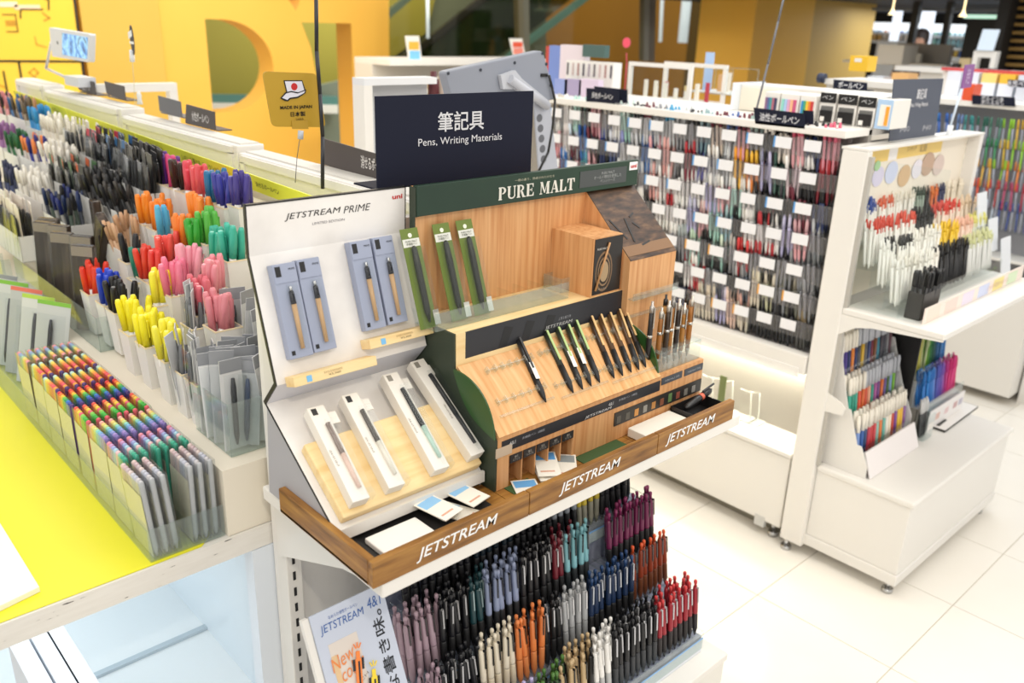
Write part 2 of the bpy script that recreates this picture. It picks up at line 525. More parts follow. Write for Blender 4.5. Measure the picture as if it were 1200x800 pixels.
# yellow pillar
pa = P(880, 100, Y=5.3); pb = P(945, 95, Y=5.0)
c = P(948, 60, Y=4.55)
xL = P(882, 40, Y=c.y+.0).x
pil = MB().box(xL, c.y, 0, c.x, c.y+.6, 2.4)
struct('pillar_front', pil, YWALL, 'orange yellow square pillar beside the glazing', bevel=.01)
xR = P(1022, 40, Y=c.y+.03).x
struct('pillar_side', MB().box(c.x, c.y+.03, 0, xR, c.y+.6, 2.4), mat('c4a056', .6), 'side of the yellow pillar, its shade put into the colour')  # side face in a duller yellow that carries its shade
def slab_text(word, m, parent, F, a0, a1, bc, h):
    """heavy stencil-like slab serif capitals, one mesh part per letter"""
    W = {'P': .72, 'U': .82, 'R': .82, 'E': .72, 'M': 1.0, 'A': .84, 'L': .70, 'T': .76, ' ': .42}
    def bowl(x, y, rx, ry, t):
        o = [(x+rx*math.sin(math.radians(i*18)), y+ry*math.cos(math.radians(i*18))) for i in range(11)]
        n = [(x+(rx-t)*math.sin(math.radians(i*18)), y+(ry-.09)*math.cos(math.radians(i*18))) for i in range(11)]
        return [[o[i], o[i+1], n[i+1], n[i]] for i in range(10)]
    def R_(x0, y0, x1, y1): return [[(x0, y0), (x1, y0), (x1, y1), (x0, y1)]]
    G = {}
    stem = lambda x: R_(x+.05, 0, x+.27, 1)+R_(x, 0, x+.32, .08)+R_(x, .92, x+.32, 1)
    G['P'] = stem(0)+bowl(.31, .72, .36, .28, .19)
    G['R'] = stem(0)+bowl(.31, .74, .34, .26, .18)+[[(.33, .48), (.52, .48), (.74, 0), (.52, 0)]]+R_(.5, 0, .82, .08)
    G['U'] = R_(.06, .28, .27, 1)+R_(0, .92, .33, 1)+R_(.62, .28, .72, 1)+R_(.55, .92, .80, 1)+[[(.40+.34*math.cos(math.radians(180+i*18)), .30+.31*math.sin(math.radians(180+i*18))), (.40+.34*math.cos(math.radians(198+i*18)), .30+.31*math.sin(math.radians(198+i*18))), (.42+.2*math.cos(math.radians(198+i*18)), .30+.2*math.sin(math.radians(198+i*18))), (.42+.2*math.cos(math.radians(180+i*18)), .30+.2*math.sin(math.radians(180+i*18)))] for i in range(10)]
    G['E'] = stem(0)+R_(.30, .92, .66, 1)+R_(.30, 0, .68, .08)+R_(.30, .46, .52, .54)+[[(.60, .70), (.66, .70), (.66, 1), (.52, 1)]]+[[(.52, 0), (.70, 0), (.70, .30), (.64, .30)]]+R_(.48, .36, .54, .64)
    G['L'] = stem(0)+R_(.30, 0, .64, .08)+[[(.46, 0), (.68, 0), (.68, .36), (.61, .36)]]
    G['T'] = R_(.27, 0, .49, 1)+R_(.18, 0, .58, .08)+R_(0, .91, .26, 1)+R_(.50, .91, .76, 1)+[[(0, .64), (.06, .64), (.18, 1), (0, 1)]]+[[(.70, .64), (.76, .64), (.76, 1), (.58, 1)]]
    G['A'] = [[(.08, 0), (.16, 0), (.42, 1), (.34, 1)], [(.56, 0), (.80, 0), (.52, 1), (.30, 1)]]+R_(0, 0, .26, .08)+R_(.48, 0, .86, .08)+R_(.22, .28, .60, .36)
    G['M'] = R_(.10, 0, .17, 1)+R_(0, 0, .26, .08)+R_(.70, 0, .92, 1)+R_(.64, 0, .98, .08)+R_(.70, .92, .98, 1)+[[(.02, 1), (.27, 1), (.55, .1), (.44, .1)], [(.44, .1), (.52, .1), (.76, 1), (.70, 1)]]
    tot = sum(W[c]+.07 for c in word)-.07
    k = (a1-a0)/tot
    x = a0
    for c in word:
        if c != ' ':
            mb = MB()
            for i, q in enumerate(G[c]):
                mb.add([F @ Vector((x+px*k, bc-h/2+py*h, .0006+.00004*i)) for px, py in q], [tuple(range(len(q)))])
            ob('letter', mb, m, parent)
        x += (W[c]+.07)*k

# ------------------------------------------------------------------ central end unit of the left gondola
eu = thing('gondola_end_unit', 'white metal end shelf unit carrying the wooden pen displays', 'shelf unit', (1.05, 1.05, 0))
ob('backboard', MB().box(.60, 1.235, .05, 1.45, 1.255, 1.37), WHITE2, eu)
for x in (.598, 1.482):
    up = ob('upright', MB().box(x, 1.205, .04, x+.03, 1.24, 1.29 if x < 1 else 1.0), WHITE, eu, bevel=.002)
    s = MB()
    for k in range(34 if x < 1 else 26):
        z = .10+k*.034
        s.box(x+.011, 1.2035, z, x+.016, 1.206, z+.017)
    ob('slot', s, BLACK, up)
ob('shelf_board', MB().box(.578, .872, .912, 1.494, 1.235, .938), WHITE2, eu, bevel=.003)
for x in (.590, 1.478):
    ob('shelf_bracket', MB().prism([(1.22, .912), (.90, .912), (1.0, .89), (1.22, .80)], x, x+.004), WHITE, eu)
ob('base', MB().box(.60, .825, .06, 1.49, 1.235, .327), WHITE, eu, bevel=.003)
ob('base_top', MB().box(.598, .819, .327, 1.492, 1.235, .346), WHITE2, eu, bevel=.003)
m_ = MB()
m_.box(1.4925, .86, .235, 1.4935, .885, .305)
ob('bracket_slot', m_, mat('b9b4aa'), eu)
for x in (.63, 1.46):
    ob('foot', MB().cyl((x, .86, 0), (x, .86, .06), .012, n=8), STEEL, eu)
# end wall of the long gondola left of the upright
# --- walnut trays with lettering on the front
def tray(x0, x1, left, label, tx):
    t = thing('wooden_tray', label, 'tray', ((x0+x1)/2, .95, .938), group=None)
    ob('tray_floor', MB().box(x0, .884, .938, x1, 1.14, .943), WALNUT, t)
    ob('front_board', MB().box(x0, .870, .938, x1, .883, .981), WALNUT, t, bevel=.0012)
    if left:
        ob('side_board', MB().box(x0, .8835, .938, x0+.012, 1.142, .981), WALNUTY, t, bevel=.0012)
    F = FY(.87)
    a = loc2(F, *tx[0]); b = loc2(F, *tx[1])
    text('JETSTREAM', WHITEINK, t, F, w=b[0]-a[0], h=.0245, c=((a[0]+b[0])/2, .9595), shear=.25, bold=.012)
    return t
tray(.562, .868, True, 'left walnut tray, under the white two-level pen display', ((488, 655), (583, 606)))
tray(.8695, 1.2055, False, 'middle walnut tray, holding leaflets and green mats', ((655, 577), (727, 541)))
tray(1.207, 1.459, False, 'right walnut tray, holding the black pen case', ((780, 517), (838, 487)))

# --- white two-level pen display (left)
XA, XB = .574, .866
prof = [(1.205, 1.431), (1.207, 1.353), (1.145, 1.158), (1.186, 1.112), (.984, .968)]
dp = thing('pen_display_stand', 'white two-level board display with grey and white boxed pens', 'display', ((XA+XB)/2, 1.08, .94))
marble = noise_mat('pale_print', ['dcd9d6', 'e9e6e3', 'efedea'], nscale=9, detail=6, rough=.35)
ob('back_board', MB().sheet(prof[:3], XA, XB, .006), marble, dp)
ob('fold_board', MB().sheet(prof[2:4], XA, XB, .006), mat('cfcfd6', .4), dp)
ob('front_board', MB().sheet(prof[3:], XA, XB, .006), marble, dp)
edge = MB()
for a, b in zip(prof[:-1], prof[1:]):
    for x in (XA-.0022, XB+.0002):
        edge.add([(x, a[0], a[1]), (x, b[0], b[1]), (x, b[0]+.007, b[1]+.003), (x, a[0]+.007, a[1]+.003),
                  (x+.002, a[0], a[1]), (x+.002, b[0], b[1]), (x+.002, b[0]+.007, b[1]+.003), (x+.002, a[0]+.007, a[1]+.003)],
                 [(0,1,2,3),(4,5,6,7),(0,1,5,4),(1,2,6,5),(2,3,7,6),(3,0,4,7)])
edge.box(XA, 1.204, 1.431, XB, 1.212, 1.4335)
ob('black_edge', edge, BLACK, dp)
ob('front_lip', MB().box(XA, .980, .955, XB, .986, .975).box(XA, .986, .955, XB, .99, .965), WHITE2, dp)
ob('side_wall', MB().prism([(1.186, 1.108), (.99, .966), (.99, .944), (1.20, .944)], XA, XA+.003), mat('a9a8ad', .5), dp)
ob('side_wall', MB().prism([(1.186, 1.108), (.99, .966), (.99, .944), (1.20, .944)], XB-.003, XB), mat('a9a8ad', .5), dp)
ob('under_box', MB().box(XA+.004, 1.03, .9435, XB-.004, 1.05, .985), mat('3a3b42', .6), dp)
def seg_frame(a, b, x=XA):
    return frame((x, b[0], b[1]), (1, 0, 0), (0, a[0]-b[0], a[1]-b[1]))
FT = seg_frame(prof[0], prof[1]); FMn = seg_frame(prof[1], prof[2]); FL = seg_frame(prof[3], prof[4])
INK = mat('1b1b1d', .5)
a = loc2(FT, 333, 251); b = loc2(FT, 434, 240)
text('JETSTREAM', INK, dp, FT, w=(b[0]-a[0])*.64, h=.0125, c=(a[0]+(b[0]-a[0])*.32, (a[1]+b[1])/2-.004), shear=.25)
text('PRIME', INK, dp, FT, w=(b[0]-a[0])*.33, h=.0115, c=(a[0]+(b[0]-a[0])*.835, (a[1]+b[1])/2-.004), shear=.25, bold=-.005)
a = loc2(FT, 385, 258)
text('LIMITED EDITION', mat('77747a'), dp, FT, w=.06, h=.004, c=(a[0], a[1]-.002))
a = loc2(FMn, 385, 263)
text('2 Color Multiple Pen  ·  Round Ball Point', mat('8a878c'), dp, FMn, w=.10, h=.004, c=(a[0], a[1]))
a = loc2(FT, 463, 226)
text('uni', mat('c02a2a'), dp, FT, w=.021, h=.008, c=(XB-XA-.016, .064), bold=.03)
# ledges under the boxed pens
for (p, q, lab) in (((333, 441), (430, 420), 0), ((422, 401), (510, 380), 1)):
    a = loc2(FMn, *p); b = loc2(FMn, *q)
    bz = min(a[1], b[1])+.001
    lg = ob('ledge', MB().obox(FMn, max(a[0], .012), bz-.012, .0005, min(b[0], XB-XA), bz+.004, .030), PLY, dp, bevel=.0008)
    x0 = max(a[0], .012)
    Fl = FMn @ T(0, 0, .0303)
    ob('blue_mark', MB().obox(Fl, x0+.022, bz-.009, 0, x0+.031, bz+.001, .0004), mat('77b6e2'), lg)
    text('¥3,300', mat('6d5a38'), lg, Fl, w=.022, h=.0035, c=(x0+.072, bz-.006))
    text('SXE3300005', mat('a58c5d'), lg, Fl, w=.034, h=.003, c=(x0+.07, bz-.001))
# grey-blue boxed pens on the upper board
BLUEG = mat('98a0b6', .35); BLUEG2 = mat('76839f', .35)
def boxed_pen(F, tl, br, w, h, label, group, body, ink, col, thick=.018, dark='1c1f28'):
    a = loc2(F @ T(0, 0, thick), *tl)
    M_ = F @ T(a[0], a[1]-h, .0012)
    t = thing('boxed_pen', label, 'pen', W=M_, group=group)
    c = MB().box(0, 0, 0, w, h, thick)
    ob('case', c, body, t, L=I4, bevel=.0012)
    ob('card', MB().box(.001, h-.03, thick, w-.001, h-.001, thick+.0012), body, t, L=I4)
    ob('badge', MB().box(.004, h-.020, thick+.0012, .013, h-.004, thick+.0017), INK, t, L=I4)
    ob('small_mark', MB().box(.004, .006, thick, .010, .013, thick+.0005), INK, t, L=I4)
    text('PRIME', INK, t, M_ @ T(0, 0, thick+.0012), w=.011, h=.003, c=(w-.009, h-.010))
    x = w*.56
    ob('barrel', MB().slot(0).cyl((x, .014, thick+.003), (x, .085, thick+.003), .0034, .0044, n=10), mat(col, .3), t, L=I4)
    ob('upper_barrel', MB().cyl((x, .085, thick+.003), (x, h-.045, thick+.003), .0046, .004, n=10).box(x-.0012, .09, thick+.006, x+.0012, h-.048, thick+.0085), mat(dark, .3), t, L=I4)
    ob('plunger', MB().cyl((x, h-.045, thick+.003), (x, h-.037, thick+.003), .0026, n=8), STEEL, t, L=I4)
    ob('window_film', MB().box(w*.34, .012, thick+.0075, w*.8, h-.034, thick+.0085), BAG, t, L=I4)
    return t
gp = (FMn, 'slate blue boxed two-colour pen with a gold barrel, upper board of the white display')
for p, lab in (((317, 311), 'slate blue boxed pen, far left on the upper board of the white display'), ((346, 305), 'slate blue boxed pen, second from left on the upper board'),
               ((408, 284), 'slate blue boxed pen, third from left on the upper board'), ((435, 279), 'slate blue boxed pen, rightmost on the upper board of the white display')):
    a = loc2(FMn, *p)
    boxed_pen(FMn, p, None, .041, .150, lab, 'slate blue boxed pens', BLUEG, INK, 'c9a173', thick=.016)
# pale ply slab on the lower board and the four white boxed pens
a = loc2(FL, 349, 521); b = loc2(FL, 396, 612); c_ = loc2(FL, 569, 535)
slab = ob('ply_slab', MB().obox(FL, .012, .012, .0005, XB-XA-.004, .150, .021), PLY, dp, bevel=.003)
FS = FL @ T(0, 0, .0213)
IVORY = mat('e6e1d8', .4)
for i, (tl, lab, col, dk) in enumerate((((353, 480), 'white boxed pen with a rose barrel, leftmost on the ply slab', 'e3c3b4', '8d7c74'),
                           ((394, 465), 'white boxed pen with a silver clip, second on the ply slab', 'e8e2d4', '55504c'),
                           ((444, 440), 'white boxed pen with a mint green barrel, third on the ply slab', 'b6d5c8', '24282a'),
                           ((491, 421), 'white boxed pen with a black barrel, rightmost on the ply slab', '23252a', '1c1e22'))):
    a = loc2(FS @ T(0, 0, .022), *tl)
    a = (a[0]-(0, 0, .003, .016)[i], a[1])
    t = thing('boxed_pen', lab, 'pen', W=FS @ T(a[0], .022, 0) @ Matrix.Rotation(math.radians(-3 if i < 3 else 1), 4, 'Z'))
    w, h, d = .030, a[1]-.022, .022
    ob('case', MB().box(0, 0, 0, w, h, d), IVORY, t, L=I4, bevel=.0012)
    ob('badge', MB().box(.005, h-.016, d, .014, h-.004, d+.0005), INK if i < 2 else mat('8a857c'), t, L=I4)
    ob('hang_card', MB().box(w-.0005, h-.034, .012, w+.018, h-.012, .0135), IVORY, t, L=I4)
    x = w*.68
    ob('barrel', MB().cyl((x, .02, d+.002), (x, .082, d+.002), .0032, .0042, n=10), mat(col, .3), t, L=I4)
    ob('upper_barrel', MB().cyl((x, .082, d+.002), (x, h-.036, d+.002), .0044, .004, n=10).box(x-.0012, .088, d+.005, x+.0012, h-.04, d+.0075), mat(dk, .3), t, L=I4)
    ob('clear_sleeve', MB().box(w*.5, .004, d+.0068, w+.006, h-.03, d+.0078).box(w, .002, .004, w+.012, .018, d), BAG, t, L=I4)
    text('PRIME', mat('9a948a'), t, FS @ T(a[0], .022, 0) @ T(0, 0, d+.0004) @ Matrix.Rotation(math.radians(90), 4, 'Z'), w=.03, h=.003, c=(h*.45, -.009))
# things in the left tray
ob_ = tag(ob('white_card_block', MB().obox(frame((.640, .888, .9435), (1, 0, 0), (0, 1, 0)), -.028, .005, 0, .068, .080, .010), mat('efece6', .5), bevel=.002), 'blank white block lying in the left walnut tray', 'block')
tag(ob('black_mat', MB().box(.60, .886, .9432, .838, 1.028, .9437).box(.60, .886, .9437, .606, 1.028, .948), mat('1e1c1b', .7)), 'black paper mat on the floor of the left walnut tray', 'mat')
tag(ob('pen_picture_strip', MB().slot(0).box(.768, .893, .9442, .800, .900, .9448).slot(1).box(.803, .893, .9442, .835, .900, .9448).slot(2).box(.745, .8885, .9442, .835, .8915, .9446), [mat('c4453c'), mat('2a76c4'), mat('c9c4bb')]), 'strip printed with a red and a blue pen, beside the leaflets', 'strip')
def leaflet(x, y, z, rz, label, group=None, w=.042, l=.070, c1='8fc1e8', tx=0, ty=0):
    t = thing('leaflet', label, 'leaflet', W=T(x, y, z) @ Euler((tx, ty, rz)).to_matrix().to_4x4(), group=group)
    ob('sheet', MB().box(-w/2, -l/2, 0, w/2, l/2, .0016), mat('f0ebdf', .5), t, L=I4)
    ob('blue_print', MB().box(-w/2+.003, l/2-.026, .0016, w/2-.003, l/2-.004, .0019), mat(c1, .5), t, L=I4)
    ob('red_print', MB().box(-w/2+.006, -l/2+.012, .0016, w/2-.01, -l/2+.016, .0019), mat('d8a48c', .5), t, L=I4)
    return t
for k in range(6):
    leaflet(.760-k*.004, .978-k*.006, .945+k*.0042, .12+.01*k, 'white and blue leaflet in the fanned stack on the left tray, left pile', 'leaflets of the left pile', ty=-.05)
for k in range(5):
    leaflet(.824-k*.004, .984-k*.006, .945+k*.0036, .1+.012*k, 'white and blue leaflet in the fanned stack on the left tray, right pile', 'leaflets of the right pile', ty=-.05)
leaflet(.778, .940, .945, .4, 'loose white leaflet lying between the two piles on the left tray')

# --- bamboo pen counter (right)
XC, XD = .870, 1.458
pm = thing('pen_counter_display', 'bamboo counter display with green header and slanted pen board', 'display', ((XC+XD)/2, 1.05, .943))
side = [(1.196, 1.434), (1.178, 1.434), (1.178, 1.383), (1.185, 1.383), (1.185, 1.199), (1.071, 1.199), (1.069, 1.136), (.957, 1.040), (.957, .9435), (1.196, .9435)]
ob('side_panel', MB().prism(side, XC-.0015, XC+.003), mat('2f3a2c', .5), pm)
ob('back_panel', MB().box(XC+.003, 1.187, 1.19, XD, 1.198, 1.434), BAMBOO, pm)
Fh = FY(1.175)
hd = ob('header', MB().box(XC, 1.1752, 1.384, XD, 1.187, 1.437), GREEN, pm, bevel=.001)
a = loc2(Fh, 584, 226); b = loc2(Fh, 673, 214)
slab_text('PURE MALT', mat('d9d8cf', .5), hd, Fh, a[0], b[0], (a[1]+b[1])/2-.002, .024)
a = loc2(Fh, 627, 208)
text('一樽の香り、熟成されたかたち', mat('b7b59f'), hd, Fh, w=.105, h=.005, c=(a[0], a[1]-.001))
a = loc2(Fh, 678, 203); b = loc2(Fh, 733, 222)
a = loc2(Fh, 679, 216); b = loc2(Fh, 734, 200)
ob('grey_print', MB().box(a[0], 1.1742, 1.394, b[0], 1.1752, 1.427), mat('454a4a', .4), hd)
Fh2 = FY(1.174)
text('PURE MALT\nオールド樽材を使用した\nペンシリーズ', mat('9fa3a2'), hd, Fh2, w=.085, h=.022, c=((a[0]+b[0])/2+.012, 1.4105), line=1.0)
ob('badge', MB().box(XD-.03, 1.1742, 1.417, XD-.004, 1.1752, 1.434), mat('f2f2f2'), hd)
text('uni', mat('c02a2a'), hd, Fh2, w=.019, h=.008, c=(XD-.017, 1.4255), bold=.03)
XS = P(728.5, 352, Y=1.069).x      # where the right-hand column starts
ob('counter_top', MB().box(XC+.003, 1.071, 1.190, XS, 1.187, 1.199), PLY, pm)
Fb = FY(1.068)
bs = ob('black_strip', MB().box(XC+.022, 1.0683, 1.150, XS-.001, 1.0705, 1.199), mat('24262c', .35), pm)
text('JETSTREAM', mat('b9b9b9'), bs, Fb, w=.075, h=.008, c=((XC+XS)/2+.035, 1.164), shear=.2)
text('上質な書き味', mat('8f9196'), bs, Fb, w=.035, h=.006, c=((XC+XS)/2+.05, 1.176))
for k in range(3):
    x = XC+.10+k*.055
    ob('dark_pattern', MB().add([(x, 1.068, 1.152), (x+.02, 1.068, 1.152), (x+.035, 1.068, 1.185), (x+.014, 1.068, 1.19)], [(0, 1, 2, 3)]), mat('15161a', .4), bs)
ob('strip_edge', MB().box(XC+.002, 1.068, 1.136, XC+.022, 1.0705, 1.199).box(XC+.022, 1.068, 1.136, XS, 1.0705, 1.150), PLY, pm)
sl0, sl1 = (1.069, 1.136), (.957, 1.043)
ob('sloped_board', MB().sheet([sl0, (1.03, 1.110), (.995, 1.081), sl1], XC+.003, XS, -.006), BAMBOO2, pm)
ob('lower_front', MB().box(XC+.003, .9565, .9435, XC+.03, .97, 1.045).box(XC+.03, .9565, 1.003, 1.062, .97, 1.045).box(1.062, .9565, .9435, XD, .97, 1.045), BAMBOO, pm)
FSL = frame((XC, sl1[0], sl1[1]), (1, 0, 0), (0, sl0[0]-sl1[0], sl0[1]-sl1[1]))
SLEN = math.hypot(sl0[0]-sl1[0], sl0[1]-sl1[1])
def fin(x):
    pts = [(0, 0)]
    out = []
    for i in range(15):
        t = i/14
        y = sl1[0]+(sl0[0]-sl1[0])*t; z = sl1[1]+(sl0[1]-sl1[1])*t
        d = .034*math.sin(math.pi*t)**.8
        out.append((y-d*.64, z+d*.77))
    for i in range(15):
        t = 1-i/14
        y = sl1[0]+(sl0[0]-sl1[0])*t; z = sl1[1]+(sl0[1]-sl1[1])*t
        d = -.022*math.sin(math.pi*t)
        out.append((y-d*.64, z+d*.77))
    return MB().prism(out, x, x+.003)
ob('side_fin', fin(XC-.0045), FIN, pm)
ob('side_fin', fin(XS-.004), FIN, pm)
Ff = FY(.9555)
ls = ob('black_strip', MB().box(XC+.012, .9555, 1.014, XS+.004, .9565, 1.036), mat('24262c', .35), pm)
text('JETSTREAM', mat('d5d5d5'), ls, Ff @ T(0, 0, .001), w=.075, h=.0062, c=(1.125, 1.0195), shear=.2)
for x in (.905, 1.16):
    text('4&1', mat('c9c9c9'), ls, Ff @ T(0, 0, .001), w=.014, h=.007, c=(x, 1.028))
    text('多機能ペン  5機能', mat('9b9ea6'), ls, Ff @ T(0, 0, .001), w=.055, h=.005, c=(x+.05, 1.029))
ob('clear_tape', MB().box(XC-.002, .9545, 1.008, XC+.035, .9555, 1.026), mat('c6b39c', .3), pm)
# cubby holes
cb = ob('cubby_box', MB().box(XC+.03, .97, .9435, 1.062, 1.06, .946).box(XC+.03, 1.055, .9435, 1.062, 1.06, 1.003).box(XC+.03, .957, .9985, 1.062, 1.06, 1.003), mat('9a6a3c', .6), pm)
for k in range(6):
    x = XC+.03+k*(1.062-XC-.03)/5
    ob('divider', MB().box(x-.0015, .9575, .9435, x+.0015, 1.055, 1.0), BAMBOO, pm)
for k in range(5):
    x0 = XC+.032+k*(1.062-XC-.03)/5
    lb = ob('black_label', MB().box(x0, .9548, .988, x0+.028, .9565, 1.003), mat('2b2a2c', .4), pm)
    text('替芯\nリフィル', mat('b8b4ac'), lb, FY(.9546), w=.016, h=.010, c=(x0+.014, .9955))
# right column
rc = [(1.187, 1.383), (1.055, 1.262), (1.055, 1.047), (.957, 1.047), (.957, 1.0), (1.187, 1.0)]
ob('column', MB().prism(rc, XS, XD), BAMBOO, pm)
Fr = frame((XS, 1.055, 1.262), (1, 0, 0), (0, 1.187-1.055, 1.383-1.262))
pr = ob('dark_wood_print', MB().obox(Fr, .001, .0, .0002, XD-XS-.001, .178, .0015), DARKWOOD, pm)
for k, (x, y, l, an) in enumerate(((.03, .05, .055, 1.9), (.045, .04, .06, 1.35), (.075, .1, .02, .4), (.085, .07, .02, 2.2), (.06, .03, .03, .2))):
    ob('pen_silhouette', MB().obox(Fr @ T(x, y, .0016) @ Matrix.Rotation(an, 4, 'Z'), 0, -.0022, 0, l, .0022, .0008), mat('1a1512', .4), pr)
ob('light_plank', MB().obox(Fr, .001, .010, .0016, XD-XS-.001, .034, .0022), mat('7f5d3c', .5), pr)
ob('clear_shelf', MB().box(XS+.002, 1.040, 1.182, XD, 1.055, 1.184).box(XS+.002, 1.040, 1.182, XD, 1.042, 1.196), CLEARG, pm)
ob('clear_shelf', MB().box(XS+.002, 1.044, 1.145, XD, 1.055, 1.147), CLEARG, pm)
for (a_, b_) in (((776, 441), (800, 432)), ((803, 431), (824, 424))):
    a = loc2(Ff, *a_); b = loc2(Ff, *b_)
    lb = ob('black_label', MB().box(a[0], .955, 1.024, b[0], .9565, 1.039), mat('3a4049', .4), pm)
    text('PURE MALT 多色', mat('aab0b8'), lb, FY(.9548), w=(b[0]-a[0])*.7, h=.005, c=((a[0]+b[0])/2, 1.0315))
a = loc2(Ff, 720, 490); b = loc2(Ff, 821, 450)
ds = ob('dark_strip', MB().box(a[0], .9545, .975, b[0], .9565, 1.003), mat('2a2826', .4), pm)
for k, cc in enumerate(('59564f', '59564f', 'c98d4a', '8c8a84', 'b07c42', '7a4a34', '5d7a4a', '8a4a3a', '77746d', '8d8a85')):
    x = a[0]+.006+k*(b[0]-a[0]-.012)/10
    ob('icon', MB().box(x, .954, .979, x+.012, .9545, .994 if k != 6 else .998), mat(cc, .5), ds)
# dark-fronted box on the counter
p0 = P(691.5, 349, Z=1.199); p1 = P(728, 341, Z=1.199)
bz = P(728, 275, Y=p1.y).z
bx = thing('pen_gift_box', 'bamboo box with a dark pen-and-rings picture, on the counter', 'box', (p0.x, p0.y, 1.199))
ob('box_body', MB().box(p0.x, p0.y, 1.1992, p1.x, 1.1865, bz), BAMBOO, bx)
fp = ob('picture', MB().box(p0.x+.004, p0.y-.0012, 1.203, p1.x, p0.y, bz-.002), mat('1f1b18', .35), bx)
Fp = FY(p0.y-.0013)
cx, cz = p0.x+.034, 1.248
for r, cc in ((.033, '7d6247'), (.029, '2a211a'), (.024, '8f7456'), (.021, '2a211a'), (.017, 'a88f6d')):
    ob('ring', MB().add([Fp @ Vector((cx+r*.75*math.cos(2*math.pi*i/24), cz+r*1.25*math.sin(2*math.pi*i/24), (.034-r)*.05)) for i in range(24)], [tuple(range(24))]), mat(cc, .5), fp)
ob('pen_print', MB().cyl((p0.x+.010, p0.y-.0035, 1.212), (p0.x+.044, p0.y-.0035, bz-.012), .0022, n=8), mat('b98a5c', .4), fp)
text('PURE MALT', mat('d0ccc4'), fp, Fp @ T(0, 0, .001), w=.03, h=.004, c=(p0.x+.024, bz-.022))
text('プレミアム', mat('a8a49c'), fp, Fp @ T(0, 0, .001), w=.026, h=.004, c=(p0.x+.03, 1.213))
# clear risers on the counter with green carded pens
rs = thing('clear_tray', 'clear acrylic tray with dividers on the bamboo counter', 'tray', (1.0, 1.13, 1.1995))
q0 = P(497, 383, Z=1.2).x; q1 = P(655, 345, Z=1.2).x
tm = MB()
tm.box(q0, 1.098, 1.1995, q1, 1.1, 1.232).box(q0, 1.098, 1.1995, q1, 1.172, 1.201)
ob('front_wall', tm, CLEARG, rs)
for k in range(9):
    x = q0+(q1-q0)*k/8
    ob('divider', MB().box(x-.0008, 1.1, 1.201, x+.0008, 1.172, 1.226), CLEAR, rs)
r2 = tag(ob('clear_tray', MB().box(1.19, 1.13, 1.1995, 1.255, 1.132, 1.228).box(1.19, 1.13, 1.1995, 1.192, 1.18, 1.228).box(1.19, 1.178, 1.1995, 1.255, 1.18, 1.228), CLEARG), 'small clear acrylic tray beside the dark-fronted gift box', 'tray')
def carded(tl, br, label):
    # leaning card: foot on the tray, top against the back panel
    base = P(br[0], br[1], Y=1.115); base.z = 1.2015
    F_ = frame((base.x, 1.118, 1.2015), (1, 0, 0), (0, .062, .172))
    t = thing('carded_pen', label, 'pen', W=F_, group='green carded pens')
    w, h = .037, .175
    ob('card', MB().box(0, 0, 0, w, h, .0012), mat('66782f', .4), t, L=I4, bevel=.0003)
    ob('white_label', MB().box(.001, h-.032, .0012, w-.001, h-.018, .0016), mat('d9dad2', .5), t, L=I4)
    ob('hang_hole', MB().cyl((w/2, h-.012, .001), (w/2, h-.012, .0017), .004, n=12), mat('e9ead9', .5), t, L=I4)
    ob('dark_pen', MB().lathe([(.0015, 0), (.0055, .02), (.006, .1), (.0045, .13), (.002, .134)], n=10), mat('20251d', .35), t, L=T(w*.5, .01, .006) @ Matrix.Rotation(math.radians(-90), 4, 'X'))  # pen with a dark barrel behind the film
    ob('price_tag', MB().box(w-.012, .004, .012, w, .030, .0125), mat('e6e4dc', .5), t, L=I4)
    ob('film', MB().box(0, 0, .0125, w, h-.034, .013), BAG, t, L=I4)
    F2 = F_ @ T(0, 0, .0018)
    text('PURE MALT\n多機能ペン', mat('4a4f3c'), t, F2, w=.024, h=.008, c=(w/2, h-.025))
    return t
for tl, br, lab in (((483, 255), (494, 372), 'green carded pen, alone at the left of the clear tray'), ((520, 255), (531, 366), 'green carded pen, middle one in the clear tray'), ((548, 250), (558, 357), 'green carded pen, rightmost in the clear tray')):
    carded(tl, br, lab)
# clear rails across the sloped board
def rail(p, q, up=.006):
    a = loc2(FSL, *p); b = loc2(FSL, *q)
    mb = MB()
    s = (a[1]+b[1])/2
    mb.obox(FSL, a[0], s-.0012, .006, b[0], s+.0012, .016)
    n = max(2, int((b[0]-a[0])/.017))
    for k in range(n+1):
        x = a[0]+(b[0]-a[0])*k/n
        mb.obox(FSL, x-.001, s-.006, .006, x+.001, s+.006, .020)
    return ob('clear_rail', mb, CLEARG, pm)
rail((566, 438), (619, 424)); rail((578, 475), (634, 458)); rail((628, 418), (683, 402)); rail((645, 455), (705, 438)); rail((690, 400), (735, 385)); rail((708, 436), (765, 418))
for p, q in (((583, 492), (650, 476)), ((655, 470), (712, 455)), ((715, 452), (768, 438))):
    a = loc2(FSL, *p); b = loc2(FSL, *q)
    ob('clear_foot_rest', MB().obox(FSL, a[0], a[1]-.002, .006, b[0], a[1]+.002, .013), CLEARG, pm)

